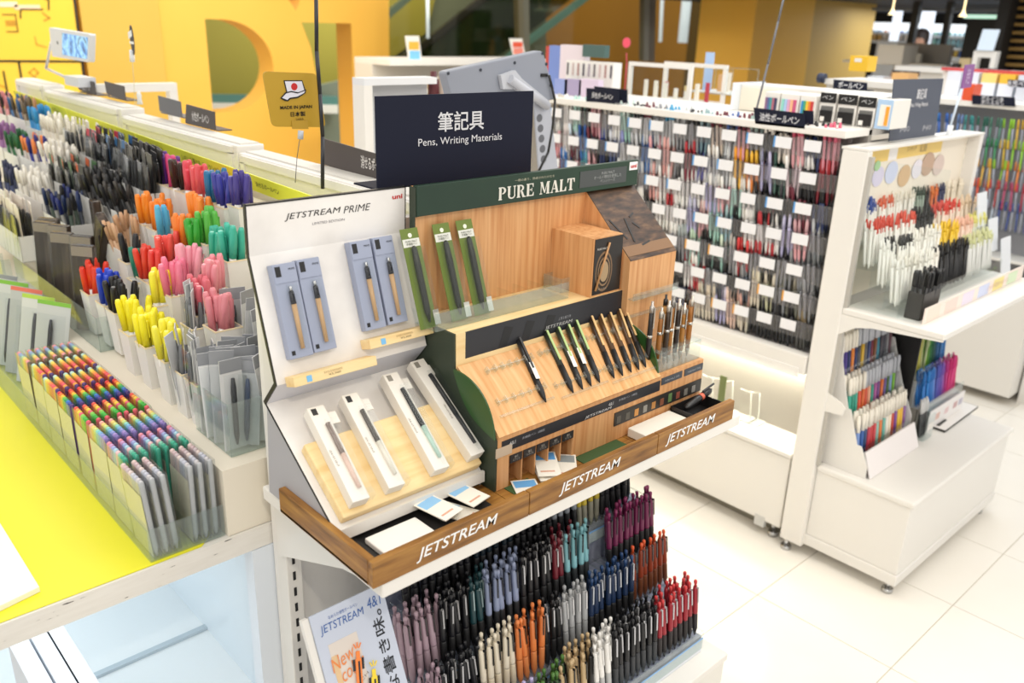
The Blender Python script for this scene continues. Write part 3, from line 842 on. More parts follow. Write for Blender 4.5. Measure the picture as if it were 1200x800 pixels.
# pens lying on the sloped board
def lying_pen(top, bot, col, acc, label, group=None, tag_=False, dark='17181a', nm='multifunction_pen'):
    a = Vector(loc2(FSL @ T(0, 0, .014), *bot)); b = Vector(loc2(FSL @ T(0, 0, .014), *top))
    d = (b-a); ang = math.atan2(d.y, d.x)
    M_ = FSL @ T(a.x, a.y, .0135) @ Matrix.Rotation(ang, 4, 'Z') @ Matrix.Rotation(math.radians(90), 4, 'Y')
    k = .142
    s = d.length/k
    s = max(.9, min(1.15, s))
    t = thing(nm, label, 'pen', W=M_, group=group)
    ob('grip', MB().lathe([(.0012, 0), (.0045, .012), (.0062, .022), (.0062, .058)], n=10), mat(dark, .5), t, L=I4)
    ob('barrel', MB().lathe([(.0060, .058), (.0058, .10*s), (.0052, .128*s)], n=10), mat(col, .3), t, L=I4)
    ob('plunger', MB().lathe([(.003, .128*s), (.003, .142*s)], n=8), mat('26262a', .35), t, L=I4)
    ob('clip', MB().box(-.0085, -.0022, .066*s, -.0066, .0022, .130*s), mat(acc, .3), t, L=I4)
    if tag_:
        ob('price_tag', MB().box(-.0078, -.0045, .045, -.0070, .0045, .080), mat('e9e7e2', .5), t, L=I4)
    return t
lying_pen((604, 391), (640, 471), '2a2a2c', '1c1c1e', 'black pen with a white tag, alone at the left of the sloped board', tag_=True)
for i, (tp, bt) in enumerate((((636, 383), (672, 460)), ((650, 379), (683, 456)), ((662, 376), (693, 452)), ((671, 371), (703, 448)))):
    lying_pen(tp, bt, ['2c3028', '33382c', '33382c', '2c3028'][i], 'b0c985', 'black pen with a pale green clip, in the middle four on the sloped board', 'pale green pens on the sloped board', tag_=i in (1, 2))
for i, (tp, bt) in enumerate((((689, 366), (720, 443)), ((700, 364), (730, 440)), ((711, 362), (740, 436)), ((722, 358), (749, 433)), ((728, 356), (757, 430)))):
    lying_pen(tp, bt, ['3a2a1e', '5a4028', '5f452c', '553c26', '33261c'][i], 'd9b47c', 'brown pen with a gold clip, in the right five on the sloped board', 'brown and gold pens on the sloped board')
# wood-barrel pens standing in the clear holder of the right column
wh = thing('clear_pen_holder', 'clear acrylic holder of wooden pens on the right of the counter', 'holder', (1.43, .98, 1.047))
h0 = P(768, 425, Y=.975).x; h1 = XD-.004
hb = MB().box(h0, .965, 1.0475, h1, 1.02, 1.049).box(h0, .965, 1.0475, h1, .967, 1.09).box(h0, .965, 1.088, h1, 1.02, 1.090)
ob('holder_body', hb, CLEARG, wh)
wpens = [((765, 353), '24201e', 'b9b4ae'), ((776, 360), '9a6228', 'c0bab0'), ((785, 352), '3a2a1c', 'c8c4bc'), ((790, 347), 'a06a2e', '8d8a86'), ((797, 350), '2b211b', 'd0ccc6'), ((803, 355), 'a4702f', 'cfcac2'), ((812, 346), '9c6426', 'bdb8ae'), ((781, 345), 'b5823c', '3a3a3a'), ((806, 344), '8a5a2a', '3a3632')]
for i, (tp, c1, c2) in enumerate(wpens):
    Yp = .985 if i < 7 else 1.008
    top = P(tp[0], tp[1], Y=Yp)
    L_ = max(.115, min(.15, top.z-1.0495))
    t = thing('wooden_pen', 'standing pen with brown wooden barrel and silver tip in the clear holder', 'pen', (top.x, Yp, 1.0495), group='wooden pens in the clear holder')
    ob('tip', MB().lathe([(.001, 0), (.004, .014), (.0045, .02)], n=8), mat('b7b2aa', .3, .8), t, L=I4)
    ob('barrel', MB().lathe([(.0046, .02), (.0058, .045), (.0056, .09), (.005, L_-.022)], n=10), mat(c1, .4), t, L=I4)
    ob('ring', MB().lathe([(.006, .072), (.006, .078)], n=10), mat('c9c6c0', .25, .9), t, L=I4)
    ob('upper_cap', MB().lathe([(.0052, L_-.024), (.0048, L_-.010), (.0026, L_-.009), (.0026, L_)], n=8), mat(c2, .3, .6), t, L=I4)
    ob('clip', MB().box(-.0015, -.0078, L_-.055, .0015, -.0062, L_-.012), mat('b9b6b0', .25, .9), t, L=I4)
# mats, leaflets, block and pen case in the middle and right trays
for (x0, x1, lab) in ((.8895, .945, 'small green felt mat at the left end of the middle tray'), (1.064, 1.185, 'long green felt mat in the middle tray, right of the leaflets')):
    tag(ob('green_mat', MB().box(x0, .886, .9432, x1, .955, .9445), FELT), lab, 'mat')
leaflet(.915, .922, .9450, -.5, 'white and blue leaflet flat at the left of the cubby leaflets', w=.045, l=.07, c1='6aa9dd')
for k in range(3):
    leaflet(.985+k*.003, .945+k*.004, .9450+.006*k, -.45-.08*k, 'leaflet sliding out of the cubbies, in the middle pile', 'leaflets spilling from the cubbies', w=.042, l=.075, c1='5f9fd8', tx=.12)
leaflet(1.028, .94, .9450, -.75, 'beige and brown leaflet, rightmost of those sliding from the cubbies', w=.04, l=.075, c1='8d9698', tx=.1)
tag(ob('white_refill_box', MB().box(1.214, .886, .9435, 1.345, .951, .962), mat('ebe6da', .45), bevel=.0015), 'long white box lying in the right walnut tray', 'box')
cs = thing('pen_case', 'open black case holding a thick black pen, in the right tray', 'case', (1.39, .92, .9435))
ob('case_box', MB().box(1.348, .892, .9435, 1.452, .894, .971).box(1.348, .948, .9435, 1.452, .95, .971).box(1.348, .892, .9435, 1.350, .95, .971).box(1.450, .892, .9435, 1.452, .95, .971).box(1.348, .892, .9435, 1.452, .95, .946), mat('1d1b1b', .45), cs)
text('JETSTREAM', mat('77726c'), cs, FY(.8918), w=.03, h=.004, c=(1.425, .962), shear=.2)
pp = thing('thick_black_pen', 'thick black pen with an orange band lying in the black case', 'pen', W=T(1.36, .922, .972) @ Euler((0, math.radians(84), math.radians(6))).to_matrix().to_4x4())
ob('barrel', MB().lathe([(.003, 0), (.0075, .008), (.0078, .05), (.007, .062)], n=12), mat('1b1b1c', .35), pp, L=I4)
ob('orange_band', MB().lathe([(.0076, .058), (.0076, .068)], n=12), mat('d96a50', .4), pp, L=I4)
ob('cap', MB().lathe([(.0078, .068), (.0072, .095), (.003, .104)], n=12).box(-.011, -.002, .07, -.0085, .002, .115), mat('202022', .35), pp, L=I4)

# --- sign on the gondola end
sgx0 = P(441, 165, Y=1.245).x; sgx1 = P(624, 150, Y=1.245).x
z0 = P(444, 218.6, Y=1.245).z; z1 = P(441, 112.8, Y=1.245).z
sg = thing('category_sign', 'large dark navy sign reading 筆記具 Pens, Writing Materials', 'sign', ((sgx0+sgx1)/2, 1.245, z0))
ob('board', MB().box(sgx0, 1.245, z0-.005, sgx1, 1.2485, z1), DARKSIGN, sg, bevel=.0008)
ob('foot_plate', MB().box(sgx0, 1.246, z0-.007, sgx1, 1.32, z0-.004), DARKSIGN, sg)
Fg = FY(1.2445)
a = loc2(Fg, 513, 143); b = loc2(Fg, 567, 140)
text('筆記具', mat('cfd0d4'), sg, Fg, w=b[0]-a[0], c=((a[0]+b[0])/2, (a[1]+b[1])/2), bold=.012)
a = loc2(Fg, 490, 168); b = loc2(Fg, 588, 160)
text('Pens, Writing Materials', mat('d2d3d8'), sg, Fg, w=b[0]-a[0], h=.017, c=((a[0]+b[0])/2, (a[1]+b[1])/2-.001))

# --- lean poster beside the lower pen rack
c0 = P(360, 724, Y=1.05); c1 = P(450, 685, Y=1.05)
FPo = frame((.628, .845, .40), (1, 0, 0), (0, .15, .335))
po = thing('pen_poster', 'upright poster with orange, yellow and blue pens, left of the pen rack', 'poster', W=FPo)
h_ = loc2(FPo, 405, 703)[1]
xa_, xb_ = loc2(FPo, 362, 722)[0], loc2(FPo, 448, 688)[0]
ob('board', MB().box(xa_, -.02, -.004, xb_, h_, 0), mat('c3cbdc', .45), po, L=I4)
ob('side_edge', MB().box(xa_-.012, -.02, -.014, xa_-.001, h_-.002, -.004), WHITE2, po, L=I4)
def ptx(s, x, y, w, h=None, col='3b62a6', rot=0, **k):
    a = loc2(FPo, x, y)
    return text(s, mat(col), po, FPo @ T(a[0], a[1], 0) @ Matrix.Rotation(math.radians(rot), 4, 'Z'), w=w, h=h, **k)
wx = xb_-xa_
text('JETSTREAM', mat('3b62a6'), po, FPo @ T(xa_+wx*.38, h_-.030, 0), w=wx*.60, h=.017, shear=.15)
text('なめらか油性ボールペン', mat('3b62a6'), po, FPo @ T(xa_+wx*.42, h_-.014, 0), w=wx*.4, h=.006)
text('4&1', mat('3b62a6'), po, FPo @ T(xa_+wx*.84, h_-.022, 0), w=wx*.20, h=.018, shear=.2)
text('なめらかな書き味。', mat('20242c'), po, FPo @ T(xb_-.024, h_-.175, 0) @ Matrix.Rotation(math.radians(90), 4, 'Z'), w=.275, h=.0225, bold=.01)
pa_ = ob('beige_panel', MB().box(xa_+.018, -.02, 0, xa_+wx*.52, h_-.055, .0005), mat('d9d0c8', .5), po, L=I4)
ob('tan_panel', MB().box(xa_+.018, -.02, .0005, xa_+wx*.2, h_-.075, .0009), mat('dcbc92', .5), po, L=I4)
for s_, yy, xx in (('New', .085, .26), ('color', .106, .36)):
    text(s_, mat('e58a4a'), po, FPo @ T(xa_+wx*xx, h_-yy, .001) @ Matrix.Rotation(.25, 4, 'Z'), w=.048, h=.022, shear=.4)
text('PEACH', mat('8d8480'), po, FPo @ T(xa_+wx*.4, h_-.135, .001) @ Matrix.Rotation(.5, 4, 'Z'), w=.04, h=.005)
for (x, yt, cc, L_) in ((.46, .075, 'f0873f', .22), (.60, .115, 'f1d43a', .2), (.72, .165, '5f6f96', .16)):
    M2 = FPo @ T(xa_+wx*x, h_-yt-.01, .003) @ Matrix.Rotation(math.radians(-12), 4, 'Z')
    ob('printed_pen', MB().obox(M2, -.0055, -L_, 0, .0055, -.012, .0012).obox(M2, -.0035, -.012, 0, .0035, 0, .0012), mat(cc, .4), po, W=I4)
    ob('printed_clip', MB().obox(M2, -.0008, -.055, .0012, .0022, -.016, .0018).obox(M2, -.010, -.03, 0, -.0065, -.012, .0012).obox(M2, .0065, -.03, 0, .010, -.012, .0012), mat('20242c', .4), po, W=I4)
    for k in (-1, 0, 1):
        ob('spark', MB().obox(M2 @ Matrix.Rotation(-.5*k, 4, 'Z'), -.001, .005, 0, .001, .014, .0008), mat(cc, .4), po, W=I4)
# ------------------------------------------------------------------ pen kinds (meshes are shared by all copies of a colour)
PC = {}
def pm_(kind, part, col, rough, metal, build):
    k = (kind, part, col)
    if k not in PC:
        PC[k] = build().mesh(part, mat(col, rough, metal))
    return PC[k]

def rot(tx, ty, rz):
    return Euler((math.radians(tx), math.radians(ty), math.radians(rz)), 'XYZ').to_matrix().to_4x4()

def knock_pen(W, col, label, group, grip='1c1c1e', clip='1a1a1c', tip='6f6f72', knob=None):
    """multi-function knock pen, tip down: tip, grip, barrel, clip, plunger"""
    t = thing('knock_pen', label, 'pen', W=W, group=group)
    link('grip', pm_('knock', 'grip', grip, .5, 0, lambda: MB().lathe([(.0015, 0), (.0045, .012), (.0064, .02), (.0064, .055), (.0060, .058)], n=9)), t, L=I4)
    link('barrel', pm_('knock', 'barrel', col, .3, 0, lambda: MB().lathe([(.0062, .058), (.0066, .062), (.0062, .118), (.0048, .127)], n=9)), t, L=I4)
    link('plunger', pm_('knock', 'plunger', knob or col, .35, 0, lambda: MB().lathe([(.0030, .126), (.0030, .135), (.0040, .136), (.0040, .142), (.0024, .144)], n=8)), t, L=I4)
    link('clip', pm_('knock', 'clip', clip, .25, 0, lambda: MB().box(-.0014, -.0092, .088, .0014, -.0076, .128).box(-.0014, -.0092, .124, .0014, -.004, .128)), t, L=I4)
    return t

def marker(W, col, label, group, h=.118):
    """paint marker: coloured barrel with blunt tapered cap and clip"""
    t = thing('paint_marker', label, 'marker', W=W, group=group)
    link('barrel', pm_('mk', 'barrel', 'e9e7e2', .4, 0, lambda: MB().lathe([(.006, 0), (.0072, .004), (.0072, .07)], n=8)), t, L=I4)
    link('cap', pm_('mk', 'cap', col, .3, 0, lambda: MB().lathe([(.0078, .066), (.0078, .108), (.0066, .130), (.0045, .136)], n=9).box(-.0016, -.0100, .085, .0016, -.0078, .122)), t, L=I4)
    return t

def stick(W, body, cap, label, group, name='ballpoint_pen', parts=True, cat='pen'):
    """plain slim pen, cap or knob up"""
    if parts:
        t = thing(name, label, cat, W=W, group=group)
        link('barrel', pm_('st', 'barrel', body, .35, 0, lambda: MB().lathe([(.002, 0), (.0048, .014), (.0050, .095)], n=7)), t, L=I4)
        link('cap', pm_('st', 'cap', cap, .35, 0, lambda: MB().lathe([(.0056, .093), (.0054, .130), (.0035, .140)], n=7).box(-.0013, -.0075, .098, .0013, -.0056, .132)), t, L=I4)
        return t
    k = ('stick1', body, cap)
    if k not in PC:
        PC[k] = MB().slot(0).lathe([(.002, 0), (.0050, .014), (.0052, .098)], n=6).slot(1).lathe([(.0057, .096), (.0056, .128), (.0034, .140)], n=6).box(-.0014, -.0078, .1, .0014, -.0056, .13).mesh(name, [mat(body, .35), mat(cap, .35)])
    o = link(name, PC[k], None, W)
    return tag(o, label, cat, group)

def pouch(W, w, h, d, body, strip, label, group, dark='2c2c30', name='packaged_pen', cat='pen', sf=.86):
    """pen in a hanging film pouch: card, header strip, pen, film"""
    t = thing(name, label, cat, W=W, group=group)
    key = (round(w, 3), round(h, 3), round(d, 3), sf)
    link('card', pm_(('po',)+key, 'card', body, .4, 0, lambda: MB().box(-w/2, -d/2, 0, w/2, -d/2+.001, h)), t, L=I4)
    link('header_strip', pm_(('po',)+key, 'header_strip', strip, .4, 0, lambda: MB().box(-w/2, -d/2-.0006, h*sf, w/2, -d/2, h)), t, L=I4)
    link('pen', pm_(('po',)+key, 'pen', dark, .3, 0, lambda: MB().lathe([(.002, .01), (.005, .03), (.005, h*.7), (.003, h*.8)], n=7, c=(0, -d/2-.006))), t, L=I4)
    k = ('film',)+key
    if k not in PC:
        PC[k] = MB().box(-w/2, -d/2-.013, 0, w/2, -d/2-.012, h*.86).mesh('film', BAG)
    link('film', PC[k], t, L=I4)
    return t

# ------------------------------------------------------------------ lower rack of the end unit: stepped clear stand full of knock pens
SX0, SX1 = .722, 1.447
st = thing('stepped_pen_stand', 'clear stepped stand holding rows of knock pens on the end unit', 'stand', ((SX0+SX1)/2, .98, .346))
STEPS = [(.868, .938, .398), (.945, .992, .484), (.999, .1+.955, .575), (1.062, 1.12, .665)]
GREYP = noise_mat('grey_mottled_print', ['7f859c', '9298ad', 'a3a8ba'], nscale=40, detail=5, rough=.5)
for k, (ya, yb, z) in enumerate(STEPS):
    s = ob('step', MB().box(SX0, ya, .3465 if k == 0 else STEPS[k-1][2]-.03, SX1, yb+.004, z-.008), GREYP, st)
    ob('clear_front', MB().box(SX0, ya-.006, z-.04, SX1, ya-.004, z+.012), CLEARG, st)
    ob('blue_line', MB().box(SX0, ya-.0065, z-.012, SX1, ya-.006, z-.008), mat('7fb0e4', .4), st)
    ob('white_strip', MB().box(SX0, ya-.0038, .3465 if k == 0 else z-.04, SX1, ya-.002, z-.014), mat('dfe3ea', .5), st)
    dv_ = MB().box(-.0004, ya-.003, z+.006, .0003, yb, z+.011).mesh('clear_divider', CLEARG)
    for i in range(int((SX1-SX0)/.0185)+1):
        link('clear_divider', dv_, st, T(SX0-.0002+i*.0185, 0, 0))
ob('back_card', MB().box(SX0, 1.122, .3465, SX1, 1.126, .80), GREYP, st)
PITCH_X = .0185
occupied = {}
def lower(cx0, cx1, ytop, step, rows, col, label, grip='1c1c1e', clip='1a1a1c', knob=None, n=None, skip=0, lean=7):
    """cluster whose plungers are seen between x=cx0..cx1 at height ytop in the photograph"""
    ya, yb, z = STEPS[step]
    grp = label.split(',')[0]+'s, '+label.split(',')[1].strip()
    for r in rows:
        y = ya+.011+r*.0185
        a = P(cx0, ytop, Y=y).x; b = P(cx1, ytop, Y=y).x
        i0 = round((a-SX0-.009)/PITCH_X); i1 = round((b-SX0-.009)/PITCH_X)
        if n: i1 = i0+n-1
        for i in range(i0, i1+1):
            x = SX0+.009+i*PITCH_X
            if not (SX0 < x < SX1) or (step, r, i) in occupied:
                continue
            occupied[(step, r, i)] = 1
            W = T(x+rnd.uniform(-.001, .001), y, z-.006) @ rot(-lean+rnd.uniform(-1.5, 1.5), rnd.uniform(-1.5, 1.5), rnd.uniform(-25, 25))
            knock_pen(W, col, label, grp, grip, clip, knob=knob)
# front step
lower(505, 545, 775, 0, (0, 1, 2), 'e3c2b6', 'pale pink knock pen, front step of the lower rack at far left', clip='55504e')
lower(553, 572, 770, 0, (0, 1, 2), '2b3a36', 'black green knock pen, front step beside the pale pink ones')
lower(590, 626, 775, 0, (0, 1), 'b6aed6', 'lavender knock pen, front step of the lower rack', clip='4a4a55')
lower(632, 664, 775, 0, (0, 1), '33502a', 'dark green knock pen, front step of the lower rack', knob='4f7a38')
lower(668, 697, 735, 0, (0, 1, 2), 'c5ab82', 'beige knock pen, front step of the lower rack', grip='a8916c')
lower(703, 703, 745, 0, (0,), '1c1c1d', 'black knock pen, standing in front of the white ones')
lower(703, 722, 722, 0, (0, 1, 2), 'f0eeea', 'white knock pen, front step of the lower rack', grip='b9b9b8', clip='e6e6e4')
lower(728, 775, 690, 0, (0, 1, 2), '1d1d20', 'black knock pen, right part of the front step', clip='c9c9cc', grip='3a3c40')
lower(780, 822, 680, 0, (0, 1, 2), '9c2330', 'bright red knock pen, right end of the front step', clip='c9c9cc', grip='2b2526', knob='c93a3c')
# second step
lower(478, 512, 695, 1, (0, 1), 'a8909c', 'dusty mauve knock pen, left end of the second step', clip='3a3438', grip='9a848e')
lower(514, 562, 690, 1, (0, 1), '1a1b20', 'glossy black knock pen, second step beside the mauve ones', clip='b9b9bb')
lower(566, 603, 725, 1, (0, 1), 'e9dfca', 'cream knock pen, second step of the lower rack', clip='2a2a2c', grip='dccfb6')
lower(605, 636, 712, 1, (0, 1), 'e8874a', 'orange knock pen, second step of the lower rack', clip='3a2a20', grip='e08a50')
lower(640, 662, 690, 1, (0, 1), '1c1c1e', 'black knock pen, second step between orange and silver', clip='c0c0c2')
lower(664, 692, 684, 1, (0, 1), 'aeb0b2', 'clear silver knock pen, second step of the lower rack', grip='8f9193', clip='d9d9da')
lower(696, 744, 650, 1, (0, 1), '1d3050', 'navy blue knock pen, second step of the lower rack', clip='b9bdc4', knob='21406b')
lower(752, 796, 632, 1, (1,), '8a3a22', 'rust brown knock pen, right end of the second step', clip='4a4a4c', grip='6b3a20', knob='d2552c')
# third step
lower(470, 512, 680, 2, (0, 1, 2), 'a8909c', 'dusty mauve knock pen, third step at far left', clip='3a3438', grip='9a848e')
lower(514, 552, 655, 2, (0, 1, 2), '17181d', 'black knock pen, left part of the third step', clip='a9a9ab')
lower(554, 572, 652, 2, (0, 1, 2), '1d3f45', 'dark teal knock pen, third step of the lower rack', clip='8fa3a5')
lower(574, 610, 645, 2, (0, 1, 2), '8f9ab8', 'pale slate blue knock pen, third step of the lower rack', clip='2c2e36', grip='222428')
lower(613, 648, 625, 2, (0, 1, 2), '1a1a1e', 'black knock pen, middle of the third step', clip='c4c4c6')
lower(650, 668, 618, 2, (0, 1, 2), '6b1d2a', 'wine red knock pen, third step of the lower rack', clip='b9b9bb')
lower(671, 692, 606, 2, (0, 1), '7fb4bd', 'sky blue knock pen, third step of the lower rack', clip='20262a', grip='262b2e')
lower(722, 772, 575, 2, (0, 1), '6a1f48', 'maroon purple knock pen, right end of the third step', clip='3a2a34', knob='7d2554')
# fourth step, mostly under the shelf
lower(480, 552, 650, 3, (0, 1), '1b1c22', 'glossy black knock pen, top step at the far left under the shelf', clip='8f9399')
lower(556, 600, 620, 3, (0, 1), '15222b', 'blue black knock pen, top step under the shelf', clip='8f9399')
lower(602, 648, 600, 3, (0, 1), '17171b', 'black knock pen, top step under the middle tray', clip='9a9a9c')
lower(652, 676, 590, 3, (0, 1), '8d9299', 'grey knock pen, top step under the middle tray', clip='d0d0d0')
lower(678, 702, 580, 3, (0, 1), 'c9b23c', 'yellow knock pen, top step under the middle tray', grip='8d8a7a')
lower(706, 735, 565, 3, (0, 1), '1b1b20', 'black knock pen, right end of the top step', clip='8a8a8c')

# ------------------------------------------------------------------ long left gondola
GY0, GY1 = 1.262, 4.05
lg = thing('long_gondola', 'long white gondola with lime yellow counter on the left', 'shelf unit', (.5, 2.6, 0))
ob('counter', MB().box(-.30, GY0, .803, .604, GY1, .8425), WHITE2, lg)
ob('counter_edge', MB().box(-.30, GY0-.002, .801, .604, GY0+.0005, .8435), CHIP, lg)
ob('yellow_sheet', MB().add([(-.30, GY0+.004, .8432), (.475, GY0+.004, .8432), (.52, GY0+.05, .8432), (.52, GY1, .8432), (-.30, GY1, .8432),
                             (-.30, GY0+.004, .8444), (.475, GY0+.004, .8444), (.52, GY0+.05, .8444), (.52, GY1, .8444), (-.30, GY1, .8444)],
                            [(0,1,2,3,4), (5,6,7,8,9)] + [(i, (i+1) % 5, 5+(i+1) % 5, 5+i) for i in range(5)]), YEL, lg)
def riser(name, out, y0, y1):
    n = len(out)
    ob(name, MB().add([(x, y0, z) for x, z in out]+[(x, y1, z) for x, z in out], [tuple(range(n)), tuple(range(n, 2*n))]+[(i, (i+1) % n, n+(i+1) % n, n+i) for i in range(n)]), CREAM, lg)
YM = 2.16
riser('stepped_riser', [(.523, .8435), (.523, .972), (.63, .972), (.63, 1.03), (.715, 1.03), (.715, 1.108), (.80, 1.108), (.80, 1.186), (.90, 1.186), (.922, 1.285), (.95, 1.285), (.95, .8435)], GY0+.004, YM)
riser('sloped_riser', [(.523, .8435), (.523, .972), (.634, .972), (.90, 1.205), (.922, 1.295), (.95, 1.295), (.95, .8435)], YM, GY1)
ob('far_side_body', MB().box(.95, GY0, .05, 1.49, GY1, 1.20), WHITE2, lg)
ob('end_panel', MB().box(.56, GY0-.004, .05, .606, GY0+.03, .80), mat('dfe6ee', .4), lg)  # white panel, cool light from below put into its pale blue
ob('inner_panel', MB().box(.60, GY0, .05, .61, GY1, .80), mat('dfe9f0', .35), lg)
ob('lower_shelf', MB().box(.05, GY0+.01, .36, .60, GY1, .385), mat('e8edf0', .35), lg)
ob('lower_shelf_edge', MB().box(.05, GY0+.004, .345, .60, GY0+.01, .387), CREAM, lg)
ob('base', MB().box(.1, GY0+.03, .02, .60, GY1, .12), WHITE2, lg)
for yy in (2.2, 3.2):
    ob('divider_panel', MB().box(.10, yy, .385, .60, yy+.012, .80), mat('dfe9f0', .35), lg)
ob('joint_rail', MB().box(.10, 1.62, .3855, .60, 1.635, .392), mat('b9c6cf', .4), lg)
# top header boxes behind the yellow strip
for k in range(4):
    ya, yb = 1.275+k*.80, 1.275+(k+1)*.80-.008
    yb = min(yb, GY1)
    zt = (1.376, 1.392, 1.412, 1.428)[k]
    hb = ob('header_box', MB().box(.975, ya, 1.26, 1.05, yb, zt), WHITE2, lg, bevel=.003)
    ob('recess_frame', MB().box(.968, ya+.02, zt-.022, .975, yb-.02, zt-.004).box(.968, ya+.02, 1.28, .975, ya+.04, zt-.02).box(.968, yb-.04, 1.28, .975, yb-.02, zt-.02), WHITE2, hb)
    ob('cover_plate', MB().box(.99, ya+.01, zt, 1.04, yb-.01, zt+.004), mat('d9d6cf', .5), hb)
YS = mat('f2f542', .5)
yc = 1.28
for k, (s_, s2) in enumerate((('書いて、消して、また書ける', '消せるボールペン'), ('いろいろ書ける  フリクション', 'こすると消える'), ('なめらかな書き味  水性', 'サラサラ'), ('かわいい  ・  カラー', 'ゲルインキ'))):
    yb = [1.98, 2.62, 3.25, 3.9][k]
    sp = thing('shelf_strip', ['yellow shelf strip behind the grey sign on the wire, nearest one', 'yellow shelf strip second from the near end, above the purple and coral markers', 'yellow shelf strip third from the near end', 'yellow shelf strip at the far end, below the tablet arm'][k], 'strip', (.93, (yc+yb)/2, 1.36))
    F = frame((.93, yb, 1.303+.0235*(yb-1.6)), (0, -1, -.0235), (-.25, 0, 1))
    ob('strip_board', MB().obox(F, .003, 0, -.002, yb-yc-.003, .042, 0), YS, sp)
    text(s_, mat('3a3f16'), sp, F @ T(0, 0, .0006), w=(yb-yc)*.36, h=.017, c=((yb-yc)*.68, .021))
    text(s2, mat('3a3f16'), sp, F @ T(0, 0, .0006), w=(yb-yc)*.16, h=.014, c=((yb-yc)*.22, .022))
    yc = yb
tag(ob('pink_card', MB().box(.905, 1.93, 1.300, .908, 2.12, 1.335), mat('f2a08c', .5)), 'salmon pink card under the yellow strip behind the coral markers', 'card')

# --- cups and markers on the steps
cup_me = MB()
for (s, z) in ((1, 0),):
    pr_ = [(-.028, -.028), (.028, -.028), (.028, .028), (-.028, .028)]
    def ring(k, z): return [(x*k, y*k, z) for x, y in pr_]
    vs = ring(.78, 0)+ring(1, .10)+ring(.93, .10)+ring(.72, .004)
    cup_me.add(vs, [(3,2,1,0), (12,13,14,15)]+[(a*4+i, a*4+(i+1) % 4, (a+1)*4+(i+1) % 4, (a+1)*4+i) for a in range(3) for i in range(4)])
CUPME = cup_me.mesh('pen_cup', FROST)
LIPS = {}
def cup(rim, Xp, n, col, clab, group, rim_col=None, lean=0, h=None, mk=marker, cols=None, zoff=0, spread=.021, scale=1.0):
    p = P(rim[0], rim[1], X=Xp)
    zr = 1.025+.9*(Xp-.54)
    z = zr-.10+zoff
    o = link('pen_cup', CUPME, None, T(Xp, p.y, z) @ Matrix.Diagonal((scale, scale, 1, 1)))
    tag(o, 'white cup of ' + clab, 'cup', None)
    k = rim_col or 'f0dfba'
    if k not in LIPS:
        LIPS[k] = MB().box(-.0285, -.0285, .098, .0285, -.026, .1005).box(-.0285, .026, .098, .0285, .0285, .1005).box(-.0285, -.026, .098, -.026, .026, .1005).box(.026, -.026, .098, .0285, .026, .1005).mesh('rim', mat(k, .4))
    link('rim', LIPS[k], o, L=I4)
    ring_n = n
    for i in range(n+(3 if n > 4 and mk is marker else 0)):
        a = 2*math.pi*i/max(1, n)
        q = spread*scale if i else 0
        if i >= ring_n:
            a = a+.6; q = .011
        x, y = q*math.cos(a), q*math.sin(a)
        c = cols[i % len(cols)] if cols else col
        W = T(Xp+x*.72, p.y+y*.72, z+.024+rnd.uniform(0, .018)) @ rot(-math.degrees(y)*4+rnd.uniform(-5, 5), math.degrees(x)*4+rnd.uniform(-5, 5)-lean, rnd.uniform(60, 120))
        mk(W, c, clab[0].lower()+clab[1:] if not cols else clab, group)
    return o
